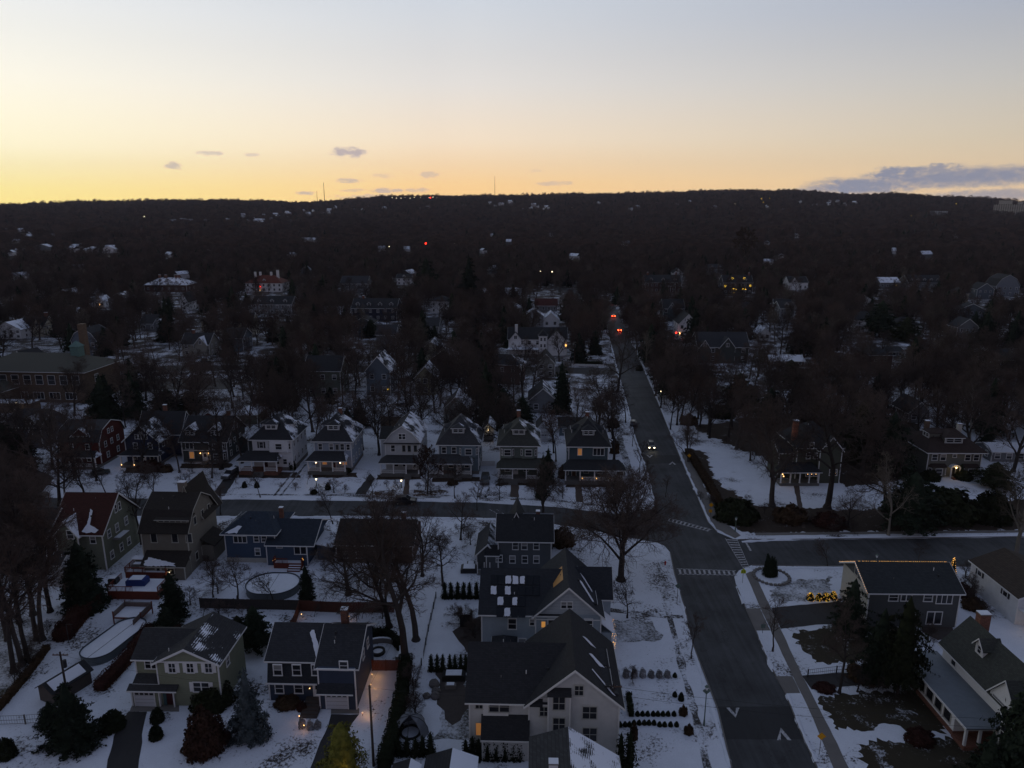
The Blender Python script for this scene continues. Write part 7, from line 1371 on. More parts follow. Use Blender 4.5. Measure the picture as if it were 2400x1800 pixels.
hedge('hedge', 'dark hedge strip from the oval pool down to the pale green house', [(352, 1478), (318, 1530), (262, 1592), (232, 1620)], 1.8, 1.4, L_red); hedge('hedge', 'dark overgrown hedge between the grove and the snowy back yard', [(232, 1412), (190, 1450), (150, 1500)], 2.4, 2.2, L_red)
hedge('hedge', 'rough dark hedge along the left side of the snowy yard', [(112, 1520), (60, 1590), (0, 1660), (-60, 1720)], 1.0, .8, L_brown); hedge('hedge', 'dark hedge along the pavement on the upper right bank', [(1612, 1060), (1650, 1120), (1690, 1190)], 1.8, 1.2, L_brown)
hedge('hedge', 'low dark hedge with a white fence in front of the farmhouse garden', [(1345, 852), (1412, 854)], 1.4, 1.2)
# weeping tree on its round bed
e = shrub(1811, 1358, 40, 54, 'dark', 'black weeping tree on a round snowy bed by the junction', name='weeping_tree', cat='tree')
mb = MB()
for i in range(26):
    a = 6.283 * i / 26; mb.box(math.cos(a) * 3.0 - .25, math.cos(a) * 3.0 + .25, math.sin(a) * 3.0 - .25, math.sin(a) * 3.0 + .25, -.1, .28, M_conc)
o = mb.build('stone_ring', None, P(1808, 1352)); tag(o, 'ring of edging stones around the black weeping tree', 'stone edging')
# ---------------------------------------------------------------- fences
def fence(label, px, h=1.8, m=M_redwood, post=2.4, name='fence', th=.06, mesh=False):
    pts = [P(*p) for p in px]; e = empty(name, pts[0]); tag(e, label, 'fence'); o = pts[0]; pan = MB()
    for a, b in zip(pts, pts[1:]):
        L = (b - a).length; d = (b - a) / L; s_ = Vector((-d.y, d.x, 0)) * th / 2; n = max(1, int(L / post))
        for i in range(n):
            p = a + d * (L * i / n) - o; q = a + d * (L * (i + 1) / n) - o
            if mesh:
                for z in (.12, h * .5, h): pan.tube(p + Vector((0, 0, z)), q + Vector((0, 0, z)), .025, .025, m, 4)
                k = int((q - p).length / .3)
                for j in range(k): r_ = p.lerp(q, j / k); pan.tube(r_ + Vector((0, 0, .1)), r_ + Vector((0, 0, h)), .015, .015, m, 3)
            else:
                k = max(1, int((q - p).length / .16)); 
                for j in range(k):
                    r0, r1 = p.lerp(q, j / k), p.lerp(q, (j + .9) / k); hh = h + R.uniform(-.02, .02); pan.slab([(*(r0 - s_)[:2], hh), (*(r1 - s_)[:2], hh), (*(r1 + s_)[:2], hh), (*(r0 + s_)[:2], hh)], hh - .03, m)
            pb_ = MB(); pb_.box(p.x - .07, p.x + .07, p.y - .07, p.y + .07, -.1, h + .08, m); pb_.build('post', e)
    pan.build('panel', e); return e
fence('long red brown board fence behind the lit back yard', [(705, 1432), (800, 1436), (925, 1436)], 1.9, plain('fence_wood', (.085, .030, .020), .8, .3)); fence('dark weathered board fence behind the round pool', [(470, 1425), (590, 1428), (704, 1430)], 1.8, plain('old_fence', (.045, .038, .034), .8, .3))
fence('short red brown fence beside the slate blue house back yard', [(702, 1434), (690, 1470), (672, 1500)], 1.9, plain('fence_wood', (.085, .030, .020), .8, .3)); fence('red brown gate fence below the round patio', [(873, 1572), (905, 1572), (940, 1572)], 1.7, plain('fence_wood', (.085, .030, .020), .8, .3))
fence('pale board fence running through the snow at the far right', [(2318, 946), (2400, 994), (2480, 1040)], 2.0, M_grey); fence('thin wire fence across the snowy lawn strip between the drives', [(1893, 1586), (1960, 1578), (2075, 1572)], 1.1, M_dark, 2.6, mesh=True)
fence('low lattice fence at the left edge of the front yard', [(-20, 1700), (60, 1697), (120, 1692)], 1.3, M_grey, 2.2, mesh=True); fence('brown board fence behind the grey green house garages', [(1180, 1005), (1240, 1003)], 1.7, M_wood)
fence('white picket gate between the grey blue and grey green porch houses', [(1122, 1092), (1160, 1092)], 1.3, M_white); fence('thin wire fence down the middle of the long snowy yard', [(1022, 1402), (1004, 1480), (992, 1545)], 1.1, M_dark, 2.6, mesh=True); fence('wire fence along the lower boundary of the long snowy yard', [(988, 1560), (975, 1610), (955, 1660)], 1.1, M_dark, 2.6, mesh=True)
fence('low white fence across the farmhouse garden front', [(1340, 858), (1415, 860)], 1.0, M_white)
# ---------------------------------------------------------------- pools, decks and garden things
def pool(name, label, cx, cy, lx, ly, rot, h=1.2, deep=False):
    c = P(cx, cy); e = empty(name, c, math.radians(rot)); tag(e, label, 'pool'); n = 40; o = []; r = min(lx, ly)
    for i in range(n):
        a = 6.2832 * i / n; s_ = (ly - r); o.append((r * math.cos(a) + (lx - r) * (1 if math.cos(a) > 0 else -1), r * math.sin(a) + s_ * (1 if math.sin(a) > 0 else -1)))
    w_ = MB(); k = len(o); V = [(x, y, 0) for x, y in o] + [(x, y, h) for x, y in o]; w_.add(V, [(i, (i + 1) % k, k + (i + 1) % k, k + i) for i in range(k)], plain('pool_wall', (.10, .12, .13), .6, .3)); w_.build('wall', e)
    q = [(x * .985, y * .985) for x, y in o]; q2 = [(x * 1.03, y * 1.02) for x, y in o]; rim = MB(); V = [(x, y, h) for x, y in q] + [(x, y, h) for x, y in q2] + [(x, y, h + .09) for x, y in q] + [(x, y, h + .09) for x, y in q2]
    rim.add(V, [(2 * k + i, 3 * k + i, 3 * k + (i + 1) % k, 2 * k + (i + 1) % k) for i in range(k)] + [(k + i, k + (i + 1) % k, 3 * k + (i + 1) % k, 3 * k + i) for i in range(k)] + [(i, 2 * k + i, 2 * k + (i + 1) % k, (i + 1) % k) for i in range(k)], plain('pool_rim', (.02, .03, .045), .5, .2)); rim.build('rim', e)
    s_ = MB(); s_.add([(x * .99, y * .99, h - .1) for x, y in o], [tuple(range(k))], M_snow); s_.build('cover', e)
    ln = MB(); ln.tube((0, -ly * .95, h - .085), (0, ly * .95, h - .085), .03, .03, M_dark, 4); ln.build('cable', e); return e
pool('oval_pool', 'long oval above ground pool under snow, left of the pale green house', 270, 1510, 2.4, 5.3, -13); pool('round_pool', 'round above ground pool under snow behind the bright blue house', 641, 1383, 4.4, 3.6, 0, 1.3)
def small(name, label, cat, x, y, fn, rz=0.0, group=None):
    e = empty(name, P(x, y), math.radians(rz)); tag(e, label, cat, group); fn(e); return e
def pool_deck(e):
    b = MB(); b.box(0, 4.4, 0, 3.2, .9, 1.1, M_redwood); b.box(.1, 4.3, .1, 3.1, 1.1, 1.16, M_snow); b.build('platform', e)
    for x0, x1, y0, y1 in ((0, .06, 0, 3.2), (4.34, 4.4, -2.0, 3.2), (0, 4.4, 3.14, 3.2)): r_ = MB(); r_.box(x0, x1, y0, y1, 1.9, 2.0, M_grey); r_.box(x0, x1, y0, y1, 1.16, 1.85, plain('lattice', (.12, .09, .085))); r_.build('railing', e)
    for x, y in ((0, 0), (4.4, 0), (0, 3.2), (4.4, 3.2)): q = MB(); q.box(x - .07, x + .07, y - .07, y + .07, 0, 2.15, M_redwood); q.build('post', e)
small('pool_deck', 'small railed wooden deck at the far end of the oval pool', 'deck', 268, 1462, pool_deck, -3)
e, dw = deck('deck', 'snowy two level red wood deck behind the brown gambrel roofed house', 254, 1404, 374, 4.4, 1.4, steps=False); deck('deck', 'upper snowy deck terrace joined to the brown gambrel roofed house', 296, 1362, 392, 4.4, 1.7, steps=False)
def grill(m_, w_=1.6, d=.9, h=1.1):
    def f(e):
        b = MB(); b.box(-w_ / 2, w_ / 2, -d / 2, d / 2, 0, h * .8, m_); b.prism([(-w_ / 2, h * .8), (w_ / 2, h * .8), (w_ * .36, h), (-w_ * .36, h)], -d / 2, d / 2, m_); b.build('cover', e); s_ = MB(); s_.box(-w_ * .34, w_ * .34, -d * .42, d * .42, h + .003, h + .07, M_snow); s_.build('snow_patch', e)
    return f
g_ = small('covered_table', 'blue covered table capped with snow on the red wood deck', 'furniture', 326, 1386, grill(plain('blue_cover', (.012, .03, .14), .6, .2), 3.2, 1.8, 1.1)); g_.location.z = 1.46
g_ = small('covered_chair', 'dark covered chair at the left end of the red wood deck', 'furniture', 270, 1384, grill(M_dark, 1.4, 1.1, 1.0)); g_.location.z = 1.46; g_ = small('covered_sofa', 'snow topped garden sofa on the upper deck terrace', 'furniture', 330, 1352, grill(M_grey, 2.4, 1.0, .9)); g_.location.z = 1.76
small('covered_grill', 'black covered grill in the yard left of the pale blue house', 'grill', 1093, 1462, grill(M_rubber, 1.9, 1.8, 2.1)); small('covered_grill', 'low black covered furniture on the terrace left of the cream house', 'furniture', 1064, 1590, grill(M_rubber, 3.2, 1.4, .9)); small('garden_bench', 'pale garden bench among stones on the terrace left of the cream house', 'bench', 1056, 1612, grill(M_conc, 1.5, .7, .6)); small('covered_table', 'dark grey covered table at the left terrace of the rear facing grey house', 'furniture', 1100, 1338, grill(M_dark, 3., 2., .9)); small('picnic_table', 'snow covered table beside the rear facing grey house', 'furniture', 1104, 1330, grill(M_grey, 1.5, 2.2, .8))
for x, y, s_ in ((1018, 1606, .8), (1022, 1622, .6), (1020, 1634, .7), (1000, 1634, .55)):
    b = MB(); b.ball((0, 0, .2), s_, plain('boulder', (.11, .10, .095)), 9, 6, .7, .12); o = b.build('boulder', None, P(x, y)); tag(o, 'rounded boulder in the snowy yard left of the terrace', 'boulder', 'boulders in the long yard')
def tent(e):
    fr = MB(); n = 8; R0 = 2.3; top = []
    M_net = plain('grey_netting', (.13, .14, .16), .7, .2)
    for i in range(n):
        a0 = 6.283 * i / n; pts = [(R0 * math.cos(a0) * math.cos(t), R0 * math.sin(a0) * math.cos(t), 2.5 * math.sin(t)) for t in (0, .35, .7, 1.05, 1.5)]
        for p, q in zip(pts, pts[1:]): fr.tube(p, q, .035, .035, M_dark, 5)
    fr.build('frame', e); d = MB()
    for i in range(n):
        if i in (5, 6): continue
        a0, a1 = 6.283 * i / n, 6.283 * (i + 1) / n; ts = (0.02, .35, .7, 1.05, 1.5)
        for t0, t1 in zip(ts, ts[1:]): d.slab([(R0 * .98 * math.cos(a) * math.cos(t), R0 * .98 * math.sin(a) * math.cos(t), 2.45 * math.sin(t)) for a, t in ((a0, t0), (a1, t0), (a1, t1), (a0, t1))], .03, M_net)
    d.build('canopy', e); f = MB()
    for i in range(16): a0 = 6.283 * i / 16; a1 = 6.283 * (i + 1) / 16; f.tube((1.2 * math.cos(a0), 1.2 * math.sin(a0), .15), (1.2 * math.cos(a1), 1.2 * math.sin(a1), .15), .15, .15, M_rubber, 6)
    f.build('ring', e)
small('play_tent', 'grey dome shaped play tent on the snow above the lower arborvitae row', 'tent', 962, 1718, tent)
def firepit(e):
    r_ = MB(); 
    for i in range(18): a0 = 6.283 * i / 18; a1 = 6.283 * (i + 1) / 18; r_.slab([(.75 * math.cos(a0), .75 * math.sin(a0), .45), (.75 * math.cos(a1), .75 * math.sin(a1), .45), (1.05 * math.cos(a1), 1.05 * math.sin(a1), .45), (1.05 * math.cos(a0), 1.05 * math.sin(a0), .45)], .45, M_rubber)
    r_.build('ring', e); s_ = MB(); s_.add([(.75 * math.cos(6.283 * i / 18), .75 * math.sin(6.283 * i / 18), .25) for i in range(18)], [tuple(range(18))], M_snow); s_.build('snow_patch', e)
small('fire_pit', 'round stone fire pit on the snowy patio right of the slate blue house', 'fire pit', 886, 1530, firepit)
def arcwall(e):
    b = MB(); 
    for i in range(14):
        a0 = -.5 + 2.6 * i / 14; a1 = -.5 + 2.6 * (i + 1) / 14; b.slab([(r * math.cos(a), r * math.sin(a), .8) for r, a in ((3.0, a0), (3.4, a0), (3.4, a1), (3.0, a1))], .8, M_conc)
    b.build('wall', e); s_ = MB()
    for i in range(14):
        a0 = -.5 + 2.6 * i / 14; a1 = -.5 + 2.6 * (i + 1) / 14; s_.slab([(r * math.cos(a), r * math.sin(a), .86) for r, a in ((3.02, a0), (3.38, a0), (3.38, a1), (3.02, a1))], .055, M_snow)
    s_.build('snow_patch', e)
small('patio_wall', 'low curved stone seat wall around the fire pit', 'wall', 888, 1536, arcwall)
def shed(e):
    b = MB(); b.box(-1.5, 1.5, 0, 5.2, -.1, 2.0, plain('shed_brown', (.055, .045, .042))); b.prism([(-1.5, 2.0), (1.5, 2.0), (0, 2.9)], .01, 5.19, plain('shed_brown', (.055, .045, .042))); b.build('wall', e)
    r_ = MB(); r_.prism([(-1.75, 1.85), (0, 2.95), (0, 3.07), (-1.75, 1.97)], -.3, 5.5, S_dark); r_.prism([(0, 2.95), (1.75, 1.85), (1.75, 1.97), (0, 3.07)], -.3, 5.5, S_dark); r_.build('roof', e); s_ = MB(); s_.prism([(.2, 2.95), (1.5, 2.14), (1.5, 2.2), (.2, 3.02)], .2, 4.6, M_snow); s_.build('snow_patch', e)
small('garden_shed', 'brown garden shed with a strip of snow on its roof, lower left', 'shed', 112, 1648, shed, -24)
def swing(e):
    b = MB(); b.tube((0, 0, 0), (0, 0, 3.2), .06, .05, M_dark, 6); b.tube((0, 0, 3.2), (1.0, 0, 3.2), .04, .04, M_dark, 5); b.build('post', e); c = MB(); c.tube((.7, 0, 3.2), (.5, 0, .7), .015, .015, M_dark, 4); c.tube((.7, 0, 3.2), (1.0, 0, .7), .015, .015, M_dark, 4)
    [c.tube((.75 + .45 * math.cos(6.283 * i / 12), .45 * math.sin(6.283 * i / 12), .6), (.75 + .45 * math.cos(6.283 * (i + 1) / 12), .45 * math.sin(6.283 * (i + 1) / 12), .6), .03, .03, M_dark, 4) for i in range(12)]; c.build('seat', e)
small('hanging_swing', 'dark hanging ring swing on a post beside the oval pool', 'swing', 162, 1508, swing)
# warm pools of light beside the slate blue house
def path_light(e): b = MB(); b.tube((0, 0, 0), (0, 0, .45), .025, .025, M_dark, 5); b.build('post', e); c = MB(); c.ball((0, 0, .5), .06, M_bulb, 6, 4); c.build('bulb', e)
for i, (x, y, p_) in enumerate(((872, 1588, 26), (869, 1612, 24), (866, 1635, 20), (850, 1678, 30))):
    small('path_light', 'low warm garden light beside the slate blue house side wall', 'light', x, y, path_light, group='side path lights'); light(P(x + 9, y) + Vector((.1, 0, .75)), p_ * .5, (1, .42, .10), .05)
for x, y, lb, p_ in ((818, 1451, 'warm garden light by the red brown board fence', 3), (707, 1446, 'dim garden light at the left end of the lit back yard', 2), (702, 1686, 'orange lamp low in the shrubs beside the brown steps', 4), (713, 1708, 'warm lamp at the foot of the frosty shrubs', 5), (1338, 1124, 'white lamp at the foot of the dark teal porch steps', 2)):
    small('garden_light', lb, 'light', x, y, path_light); light(P(x, y) + Vector((.1, -.5, .8)), p_, (1, .42, .12), .1)
# ---------------------------------------------------------------- poles, lamps, signs
def pole(label, x, y, top, arms=2, r=.15, trans=False):
    h = hgt(x, y, top); e = empty('utility_pole', P(x, y)); tag(e, label, 'utility pole'); b = MB(); b.tube((0, 0, -.2), (0, 0, h), r, r * .65, B_dark, 8); b.build('pole', e)
    for i in range(arms): c = MB(); c.box(-1.0, 1.0, -.05, .05, h - .5 - i * .8, h - .38 - i * .8, M_wood); [c.ball((u, 0, h - .3 - i * .8), .07, M_conc, 5, 4) for u in (-.9, -.4, .4, .9)]; c.build('crossarm', e)
    if trans: t_ = MB(); t_.tube((.35, 0, h - 2.2), (.35, 0, h - 1.2), .25, .25, M_dark, 8); t_.build('transformer', e)
    return e, P(x, y) + Vector((0, 0, h))
poles = {}
for k, (lb, x, y, t, a, tr) in {'A': ('dark utility pole beside the slate blue house side yard', 876, 1795, 1606, 0, False), 'B': ('tall grey utility pole at the right corner of the cream house', 1432, 1756, 1602, 1, True), 'C': ('utility pole with a transformer behind the garden shed', 163, 1660, 1528, 1, True), 'D': ('utility pole behind the pale blue porch house', 793, 985, 926, 1, False), 'E': ('utility pole behind the green garage', 467, 982, 944, 1, False), 'F': ('thin dark pole rising from the roof line north of the brown hipped roof house', 2157, 985, 910, 1, False)}.items():
    poles[k] = pole(lb, x, y, t, a, .17, tr)[1]
def wire(a, b, sag=.9, name='overhead_wire', label=None, r=.014, group='overhead wires'):
    mb = MB(); pts = []
    for i in range(13): t = i / 12; p = a.lerp(b, t); p.z -= sag * 4 * t * (1 - t); pts.append(p - a)
    for p, q in zip(pts, pts[1:]): mb.tube(p, q, r, r, M_rubber, 4)
    o = mb.build(name, None, a); tag(o, label, 'wire', group)
A, B_, C_ = poles['A'], poles['B'], poles['C']; far = Vector((62, 66, 9.2))
for i, dz in enumerate((0, -1.1)): wire(B_ + Vector((0, 0, -.4 + dz)), far + Vector((0, 0, dz)), 1.0, label='overhead wire from the grey utility pole across the main road', group='wires over the main road')
wire(A + Vector((0, 0, -.3)), B_ + Vector((0, 0, -1.5)), .8, label='overhead wire between the two lower utility poles', r=.012); wire(C_ + Vector((0, 0, -.4)), A + Vector((0, 0, -.5)), 1.5, label='overhead wire over the pale green house yard', r=.010); wire(C_ + Vector((0, 0, -.4)), Vector((-62, 72, 8)), 1.0, label='overhead wire leaving the transformer pole to the left', r=.010); wire(A + Vector((0, 0, -.2)), P(1000, 1420) + Vector((0, 0, 8)), 1.0, label='thin wire up the long snowy yard', r=.010)
wire(P(1440, 990) + Vector((0, 0, 8)), P(1600, 985) + Vector((0, 0, 8)), .5, label='wire across the main road beyond the oncoming car', r=.02, group='upper road wires'); wire(P(1445, 965) + Vector((0, 0, 8)), P(1600, 958) + Vector((0, 0, 8)), .5, label='wire across the main road beyond the oncoming car', r=.02, group='upper road wires'); wire(poles['D'], poles['E'], 1., label='wire between the poles behind the porch row', r=.02)
def sign(name, label, x, y, top, kind, m, face=0.0, cat='road sign'):
    h = hgt(x, y, top); e = empty(name, P(x, y), math.radians(face)); tag(e, label, cat); b = MB(); b.tube((0, 0, 0), (0, 0, h), .035, .035, M_grey, 6); b.build('post', e); s_ = .52
    sh = {'diamond': [(0, -s_), (s_, 0), (0, s_), (-s_, 0)], 'school': [(-.42, -.42), (.42, -.42), (.42, .12), (0, .52), (-.42, .12)], 'rect': [(-.34, -.34), (.34, -.34), (.34, .34), (-.34, .34)]}[kind]; c = h - s_
    p = MB(); p.prism([(u, c + v) for u, v in sh], -.07, -.045, m); p.prism([(u * .9, c + v * .9) for u, v in sh], -.074, -.07, M_dark if m is not M_green else m); p.prism([(u * .86, c + v * .86) for u, v in sh], -.078, -.074, m)
    if kind == 'school':
        for u in (-.13, .13): p.ball((u, -.085, c + .17), .055, M_rubber, 6, 4); p.box(u - .05, u + .05, -.085, -.078, c - .12, c + .11, M_rubber); p.box(u - .05, u - .015, -.085, -.078, c - .32, c - .12, M_rubber); p.box(u + .015, u + .06, -.085, -.078, c - .32, c - .12, M_rubber)
    p.build('plate', e); 
    return e
sign('school_sign', 'lime green pentagon school crossing sign with two walking figures at the junction corner', 1740, 1366, 1332, 'school', M_lime, -4); sign('warning_sign', 'yellow diamond warning sign at the lower right pavement', 1920, 1768, 1716, 'diamond', M_yellow, -4); sign('warning_sign', 'yellow diamond warning sign beside the verge north of the junction', 1665, 1208, 1178, 'diamond', M_yellow, -5); sign('warning_sign', 'yellow diamond warning sign beside the small road chevrons', 1614, 1088, 1063, 'diamond', M_yellow, -5)
s2 = sign('warning_plate', 'small yellow rectangular plate on the verge north of the junction', 1664, 1212, 1192, 'rect', M_yellow, -5)
sign('street_sign', 'grey green backed diamond sign on the verge below the junction', 1587, 1410, 1366, 'diamond', M_green, 0); sign('street_sign', 'thin sign post by the pavement below the first drive', 1787, 1484, 1460, 'rect', M_green, 0)
def lamp_post(label, x, y, top, lit=False, m=M_green):
    h = hgt(x, y, top); e = empty('street_lamp', P(x, y)); tag(e, label, 'street lamp'); b = MB(); b.tube((0, 0, 0), (0, 0, h - .5), .09, .05, m, 8); b.tube((0, 0, 0), (0, 0, .8), .15, .11, m, 8); b.build('post', e)
    c = MB(); c.tube((0, 0, h - .55), (0, 0, h - .1), .12, .24, M_wbulb if lit else M_white, 8); c.build('lantern', e); d = MB(); d.tube((0, 0, h - .1), (0, 0, h + .18), .27, .03, m, 8); d.build('cap', e); return e
lamp_post('green street lamp by the pavement at the foot of the snowy front garden', 1650, 1700, 1608); lamp_post('unlit white topped lamp post beside the junction mound', 1723, 1246, 1213); lamp_post('lamp post on the lawn in front of the pale blue porch house, glowing', 742, 1140, 1120, True); lamp_post('low glowing lamp post beside the walk of the white gambrel house', 941, 1143, 1123, True)
lamp_post('glowing lamp post right of the main road near the tall clipped evergreen', 1549, 930, 915, True); lamp_post('slim grey pole on the snowy verge behind the lit roof ridge', 2052, 1328, 1300); sign('street_sign', 'grey green diamond sign high on the green street lamp post', 1650, 1699, 1610, 'diamond', M_green, 0)
def hydrant(e): b = MB(); b.tube((0, 0, 0), (0, 0, .6), .13, .13, plain('hydrant_red', (.35, .012, .012)), 8); b.ball((0, 0, .62), .15, plain('hydrant_red', (.35, .012, .012)), 8, 5); b.tube((-.25, 0, .42), (.25, 0, .42), .06, .06, plain('hydrant_red', (.35, .012, .012)), 6); b.build('barrel', e)
small('fire_hydrant', 'red fire hydrant on the snowy verge below the junction', 'hydrant', 1559, 1324, hydrant)
# ---------------------------------------------------------------- cars
CB = {}
def car_meshes(c):
    if c in CB: return CB[c]
    pm = mat(('car_paint', c), lambda t, b: (setattr(b.inputs['Base Color'], 'default_value', (*c, 1)), setattr(b.inputs['Roughness'], 'default_value', .3), setattr(b.inputs['Specular IOR Level'], 'default_value', .5), setattr(b.inputs['Coat Weight'], 'default_value', .5)))
    W_ = .92; prof = [(-2.3, .35), (-2.32, .75), (-2.15, 1.02), (-1.6, 1.08), (1.05, 1.05), (2.05, .92), (2.3, .75), (2.32, .35)]
    me = MB(); bmx = [(-W_, .0), (-W_ * .97, 1)]
    k = len(prof); V = [(x, -W_ * (.93 if z > .9 or abs(x) > 2.2 else 1), z) for x, z in prof] + [(x, W_ * (.93 if z > .9 or abs(x) > 2.2 else 1), z) for x, z in prof]
    me.add(V, [tuple(range(k)), tuple(range(2 * k - 1, k - 1, -1))] + [(i, k + i, k + (i + 1) % k, (i + 1) % k) for i in range(k)], pm)
    cab = [(-2.0, 1.03), (-1.75, 1.55), (.25, 1.6), (1.1, 1.03)]; k = 4; V = [(x, -(.80 if z < 1.2 else .66), z) for x, z in cab] + [(x, (.80 if z < 1.2 else .66), z) for x, z in cab]
    gl = MB(); gl.add(V, [tuple(range(k)), tuple(range(2 * k - 1, k - 1, -1))] + [(i, k + i, k + (i + 1) % k, (i + 1) % k) for i in range(k)], M_glass)
    rf = MB(); rf.slab([(-1.72, -.64, 1.64), (.22, -.64, 1.66), (.22, .64, 1.66), (-1.72, .64, 1.64)], .07, pm)
    for sg in (-1, 1):
        for (a, b) in (((-1.95, .79, 1.05), (-1.74, .66, 1.6)), ((-.6, .79, 1.05), (-.65, .66, 1.62)), ((1.05, .79, 1.05), (.24, .66, 1.62))): rf.tube((a[0], a[1] * sg, a[2]), (b[0], b[1] * sg, b[2]), .05, .05, pm, 4)
    wh = MB(); wh.tube((0, -.12, 0), (0, .12, 0), .34, .34, M_rubber, 14); rm = MB(); rm.tube((0, -.13, 0), (0, .13, 0), .2, .2, M_conc, 10)
    CB[c] = (me.mesh('body'), gl.mesh('windows'), rf.mesh('roof'), wh.mesh('tyre'), rm.mesh('rim')); return CB[c]
def car(label, x, y, rz, c, lights=None, snow=False, sc_=1.0, z=0.0, group=None):
    """rz: heading in degrees from +X; lights 'head' or 'tail'"""
    b, g_, r_, t_, rm = car_meshes(c); e = empty('parked_car' if not lights else 'car', P(x, y) + Vector((0, 0, z)), math.radians(rz)); e.scale = (sc_,) * 3; tag(e, label, 'car', group)
    bo = inst('body', b, e); inst('windows', g_, e); inst('roof', r_, e)
    for u in (-1.42, 1.42):
        for s_ in (-1, 1): w_ = inst('wheel', t_, e, (u, s_ * .84, .34)); inst('rim', rm, w_)
    hm_ = M_head if lights == 'head' else M_conc; tm = M_tail if lights == 'tail' else plain('tail_glass', (.08, .005, .005), .4)
    for s_ in (-1, 1): q = MB(); q.ball((0, 0, 0), .15 if lights == 'head' else .11, hm_, 8, 5); q.build('headlight', e, (2.26, s_ * .66, .72)); q = MB(); q.ball((0, 0, 0), .21 if lights == 'tail' else .1, tm, 8, 5); q.build('tail_light', e, (-2.28, s_ * .72, .88))
    if snow: q = MB(); q.slab([(-1.7, -.6, 1.74), (.2, -.6, 1.76), (.2, .6, 1.76), (-1.7, .6, 1.74)], .08, M_snow); q.slab([(1.1, -.7, 1.12), (2.0, -.7, 1.0), (2.0, .7, 1.0), (1.1, .7, 1.12)], .05, M_snow); q.build('snow_patch', e)
    if lights == 'head':
        for s_ in (-1, 1): p = e.matrix_basis @ Vector((2.9, s_ * .6, .7)); l = light(p + Vector((0, -1.5, 0)), 6, (1, .85, .6), .1)
    if lights == 'tail': p = e.matrix_basis @ Vector((-2.9, 0, .9)); light(p, 60, (1, .03, .02), .2)
    return e
car('oncoming car with two bright headlights on the main road', 1526, 1049, -96, (.05, .045, .045), 'head'); car('dark car parked at the left kerb of the main road', 1484, 996, 80, (.02, .022, .03)); car('nearer braking car with red tail lights far up the main road', 1452, 776, 84, (.06, .06, .07), 'tail'); car('second braking car with red tail lights ahead of the nearer one', 1438, 743, 84, (.06, .06, .07), 'tail')
car('third car with a single red glow where the far road bends', 1439, 712, 100, (.05, .05, .05), 'tail', sc_=.9); car('car with small white headlights on the far bending road', 1383, 711, -60, (.05, .05, .05), 'head')
car('dark estate car parked in the drive beside the white porch house', 540, 1118, -100, (.015, .015, .018), None, True, 1.12); car('black pickup parked in the drive between the grey blue and grey green porch houses', 1137, 1130, -91, (.014, .014, .016), None, False, 1.15); car('dark car parked at the kerb of the cross street below the rust leaved oak', 950, 1180, 2, (.02, .018, .02), None, False, 1.1)
car('dark car with a lit interior waiting at the left junction', 82, 1168, 4, (.025, .02, .02), None, False, 1.15); car('silver grey car parked on the schoolyard street', 360, 862, 3, (.25, .26, .28)); car('dark car parked on the drive by the schoolyard street', 484, 850, 5, (.03, .03, .03)); car('pale car parked among the trees behind the porch row', 947, 952, 80, (.2, .2, .2), None, True); car('dark car under a canopy of snow behind the green garage', 622, 958, 40, (.03, .03, .035), None, True)
car('green dark car on the drive left of the navy house', 236, 1112, 35, (.02, .03, .025), None, False, .9)
for x, y, lb, s_ in ((66, 1270, 'yellow wall lamp glowing by the left edge grove', .16), (1366, 1190 + 65, 'tiny red and white lamp among the boughs of the corner tree', .05)):
    b = MB(); b.ball((0, 0, 0), s_, M_bulb, 8, 5); o = b.build('wall_lamp_globe', None, P(x, y, 3.2)); tag(o, lb, 'lamp'); light(P(x, y, 3.2) + Vector((0, -.5, 0)), 10 if s_ > .1 else 1, (1, .55, .15))
# ---------------------------------------------------------------- fill the blocks with individual bare trees, nearest first
print('filling...')
for n_, (fx, fy, fr) in enumerate(FOOT): pass
FM2 = ['oak0', 'oak1', 'oak2', 'oak3', 'tall0', 'tall1', 'pale0', 'oak0', 'tall1', 'oak1']
def near_tree(x, y, d):
    return any((x - a) ** 2 + (y - b) ** 2 < d * d for a, b, _ in TREES)
OPEN_PX = [[(300, 1108), (1530, 1115), (1530, 1190), (300, 1165)], [(1420, 1330), (1590, 1330), (1720, 1800), (1440, 1800)], [(1350, 760), (1420, 760), (1430, 1000), (1340, 1000)], [(2290, 950), (2420, 950), (2420, 1050), (2290, 1050)], [(1500, 1000), (1700, 1040), (1800, 1190), (1560, 1190)],
           [(1190, 800), (1420, 800), (1425, 862), (1190, 862)], [(0, 960), (290, 930), (290, 1010), (0, 1010)], [(2160, 1110), (2320, 1110), (2330, 1200), (2160, 1200)], [(1480, 790), (1600, 790), (1620, 850), (1500, 850)]]
OPEN = [[tuple(P(*p)[:2]) for p in q] for q in OPEN_PX]
cnt = 0; cand = []
for k in range(9000):
    y = 158 + (470 - 158) * R.random() ** .8; x = R.uniform(-.78, .78) * (y + 10); cand.append((y, x))
cand.sort()
LIM = 212; LASTY = 400
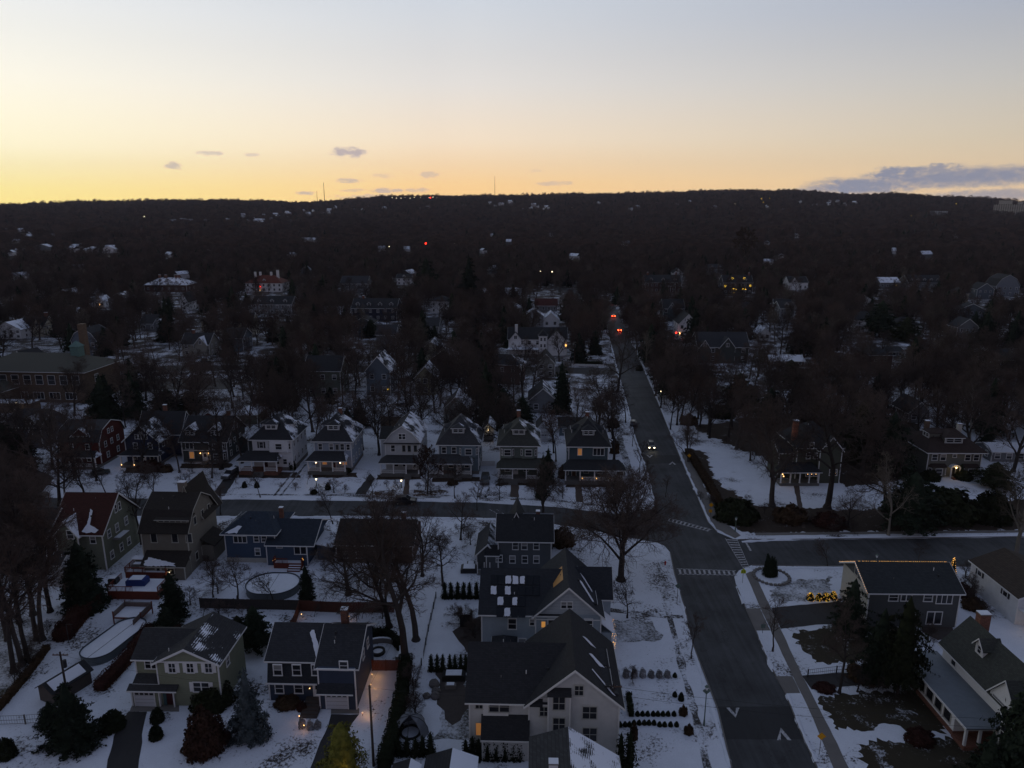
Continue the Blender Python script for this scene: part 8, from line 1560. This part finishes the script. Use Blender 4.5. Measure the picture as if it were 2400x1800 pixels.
for y, x in cand:
    if cnt >= LIM: break
    d = noise.noise(Vector((x, y, 3)) / 45); 
    rt = x > .17 * y + 10
    if d < (-.5 if rt else -.45): continue
    if near_tree(x, y, 5.0 if rt else 5.2) or not clear_of(x, y, 2.5) or any(in_poly(x, y, q) for q in OPEN): continue
    h = R.uniform(13, 20.5); 
    if view_block(x, y, h) : continue
    kind = R.choice(FM2); H, mt, mc, _ = BT[kind]; s_ = h / H; e = empty('bare_tree', (x, y, 0), R.uniform(0, 6.28)); e.scale = (s_ * R.uniform(.8, 1.05),) * 2 + (s_,)
    zone = ('east' if rt else 'west'); tag(e, 'bare brown winter tree among the wooded lots on the %s side of the main road' % zone, 'tree', 'bare trees on the %s side of the main road' % zone)
    inst('trunk', mt, e); inst('crown', mc, e); TREES.append((x, y, h)); cnt += 1; LASTY = y
print('individual fill trees', cnt, 'to', LASTY)
WOOD_FROM = LASTY * .98
pts = []; n_w = 0
r_ = 235.0
while r_ < 5600:
    sp = 6.4 if r_ < 800 else (7 + (r_ - 800) * .0028 if r_ < 4200 else 22)
    half = r_ * .84; n = int(2 * half / sp)
    for i in range(n):
        x = -half + (i + R.random()) * sp; y = math.sqrt(max(0, r_ * r_ * 1.0 - min(x * x, r_ * r_ * .4))) + R.uniform(-.5, .5) * sp
        dns = noise.noise(Vector((x, y, 0)) / (70 if r_ < 1500 else 260)) 
        if dns < (-.36 if r_ < 480 else -.46 if r_ < 1500 else -.75): continue
        if r_ > 2600 and any((u_ - a_) ** 2 / b_ ** 2 + (v_ - c_) ** 2 / 64 < 1 for u_, v_ in [proj((x, y, ground_z(x, y)))] for a_, b_, c_ in ((610, 34, 523), (664, 24, 516), (726, 20, 509), (772, 14, 503), (1275, 40, 494), (1190, 30, 485), (1945, 40, 485))) and R.random() < .7: continue
        h = (R.uniform(9, 16) if r_ > 480 else R.uniform(12, 18)) * (1 if r_ < 1500 else R.uniform(.7, 1.45) * (1 + .45 * noise.noise(Vector((x, y, 9)) / 140)))
        if r_ < 2400:
            if r_ < WOOD_FROM: continue
            if not clear_of(x, y) or view_block(x, y, h): continue
        pts.append((x, y, ground_z(x, y) - .1, h / 13 * (1.0 if r_ < 1500 else 1.15)))
    r_ += sp
a = np.array(pts); print('wood points', len(a)); nr = a[:, 1] < 1000
scatter('woodland', a[~nr][:, :3], rs.uniform(0, 6.28, (~nr).sum()), a[~nr][:, 3], WS, 'bare winter woods covering the far town and hills out to the skyline', 'woodland')
scatter('town_woods', a[nr][:, :3], rs.uniform(0, 6.28, nr.sum()), a[nr][:, 3], NS, 'leafless treetops merging over the blocks beyond the porch houses', 'woodland')

# thin evening air from the lens out past the hills
hz = MB(); hz.box(-9000, 9000, -200, 6600, -3, 460, None); hz.mats = []; ho = hz.build('haze'); ho['kind'] = 'stuff'; ho['label'] = 'thin even evening haze over the whole town'
hm_ = bpy.data.materials.new('haze'); hm_.use_nodes = True; t = NT(hm_.node_tree); t.n.clear(); vo = t.new('ShaderNodeVolumePrincipled'); vo.inputs['Density'].default_value = 3.6e-5; vo.inputs['Color'].default_value = (.78, .75, .86, 1); ou_ = t.new('ShaderNodeOutputMaterial'); t.l.new(vo.outputs[0], ou_.inputs[1]); ho.data.materials.append(hm_)
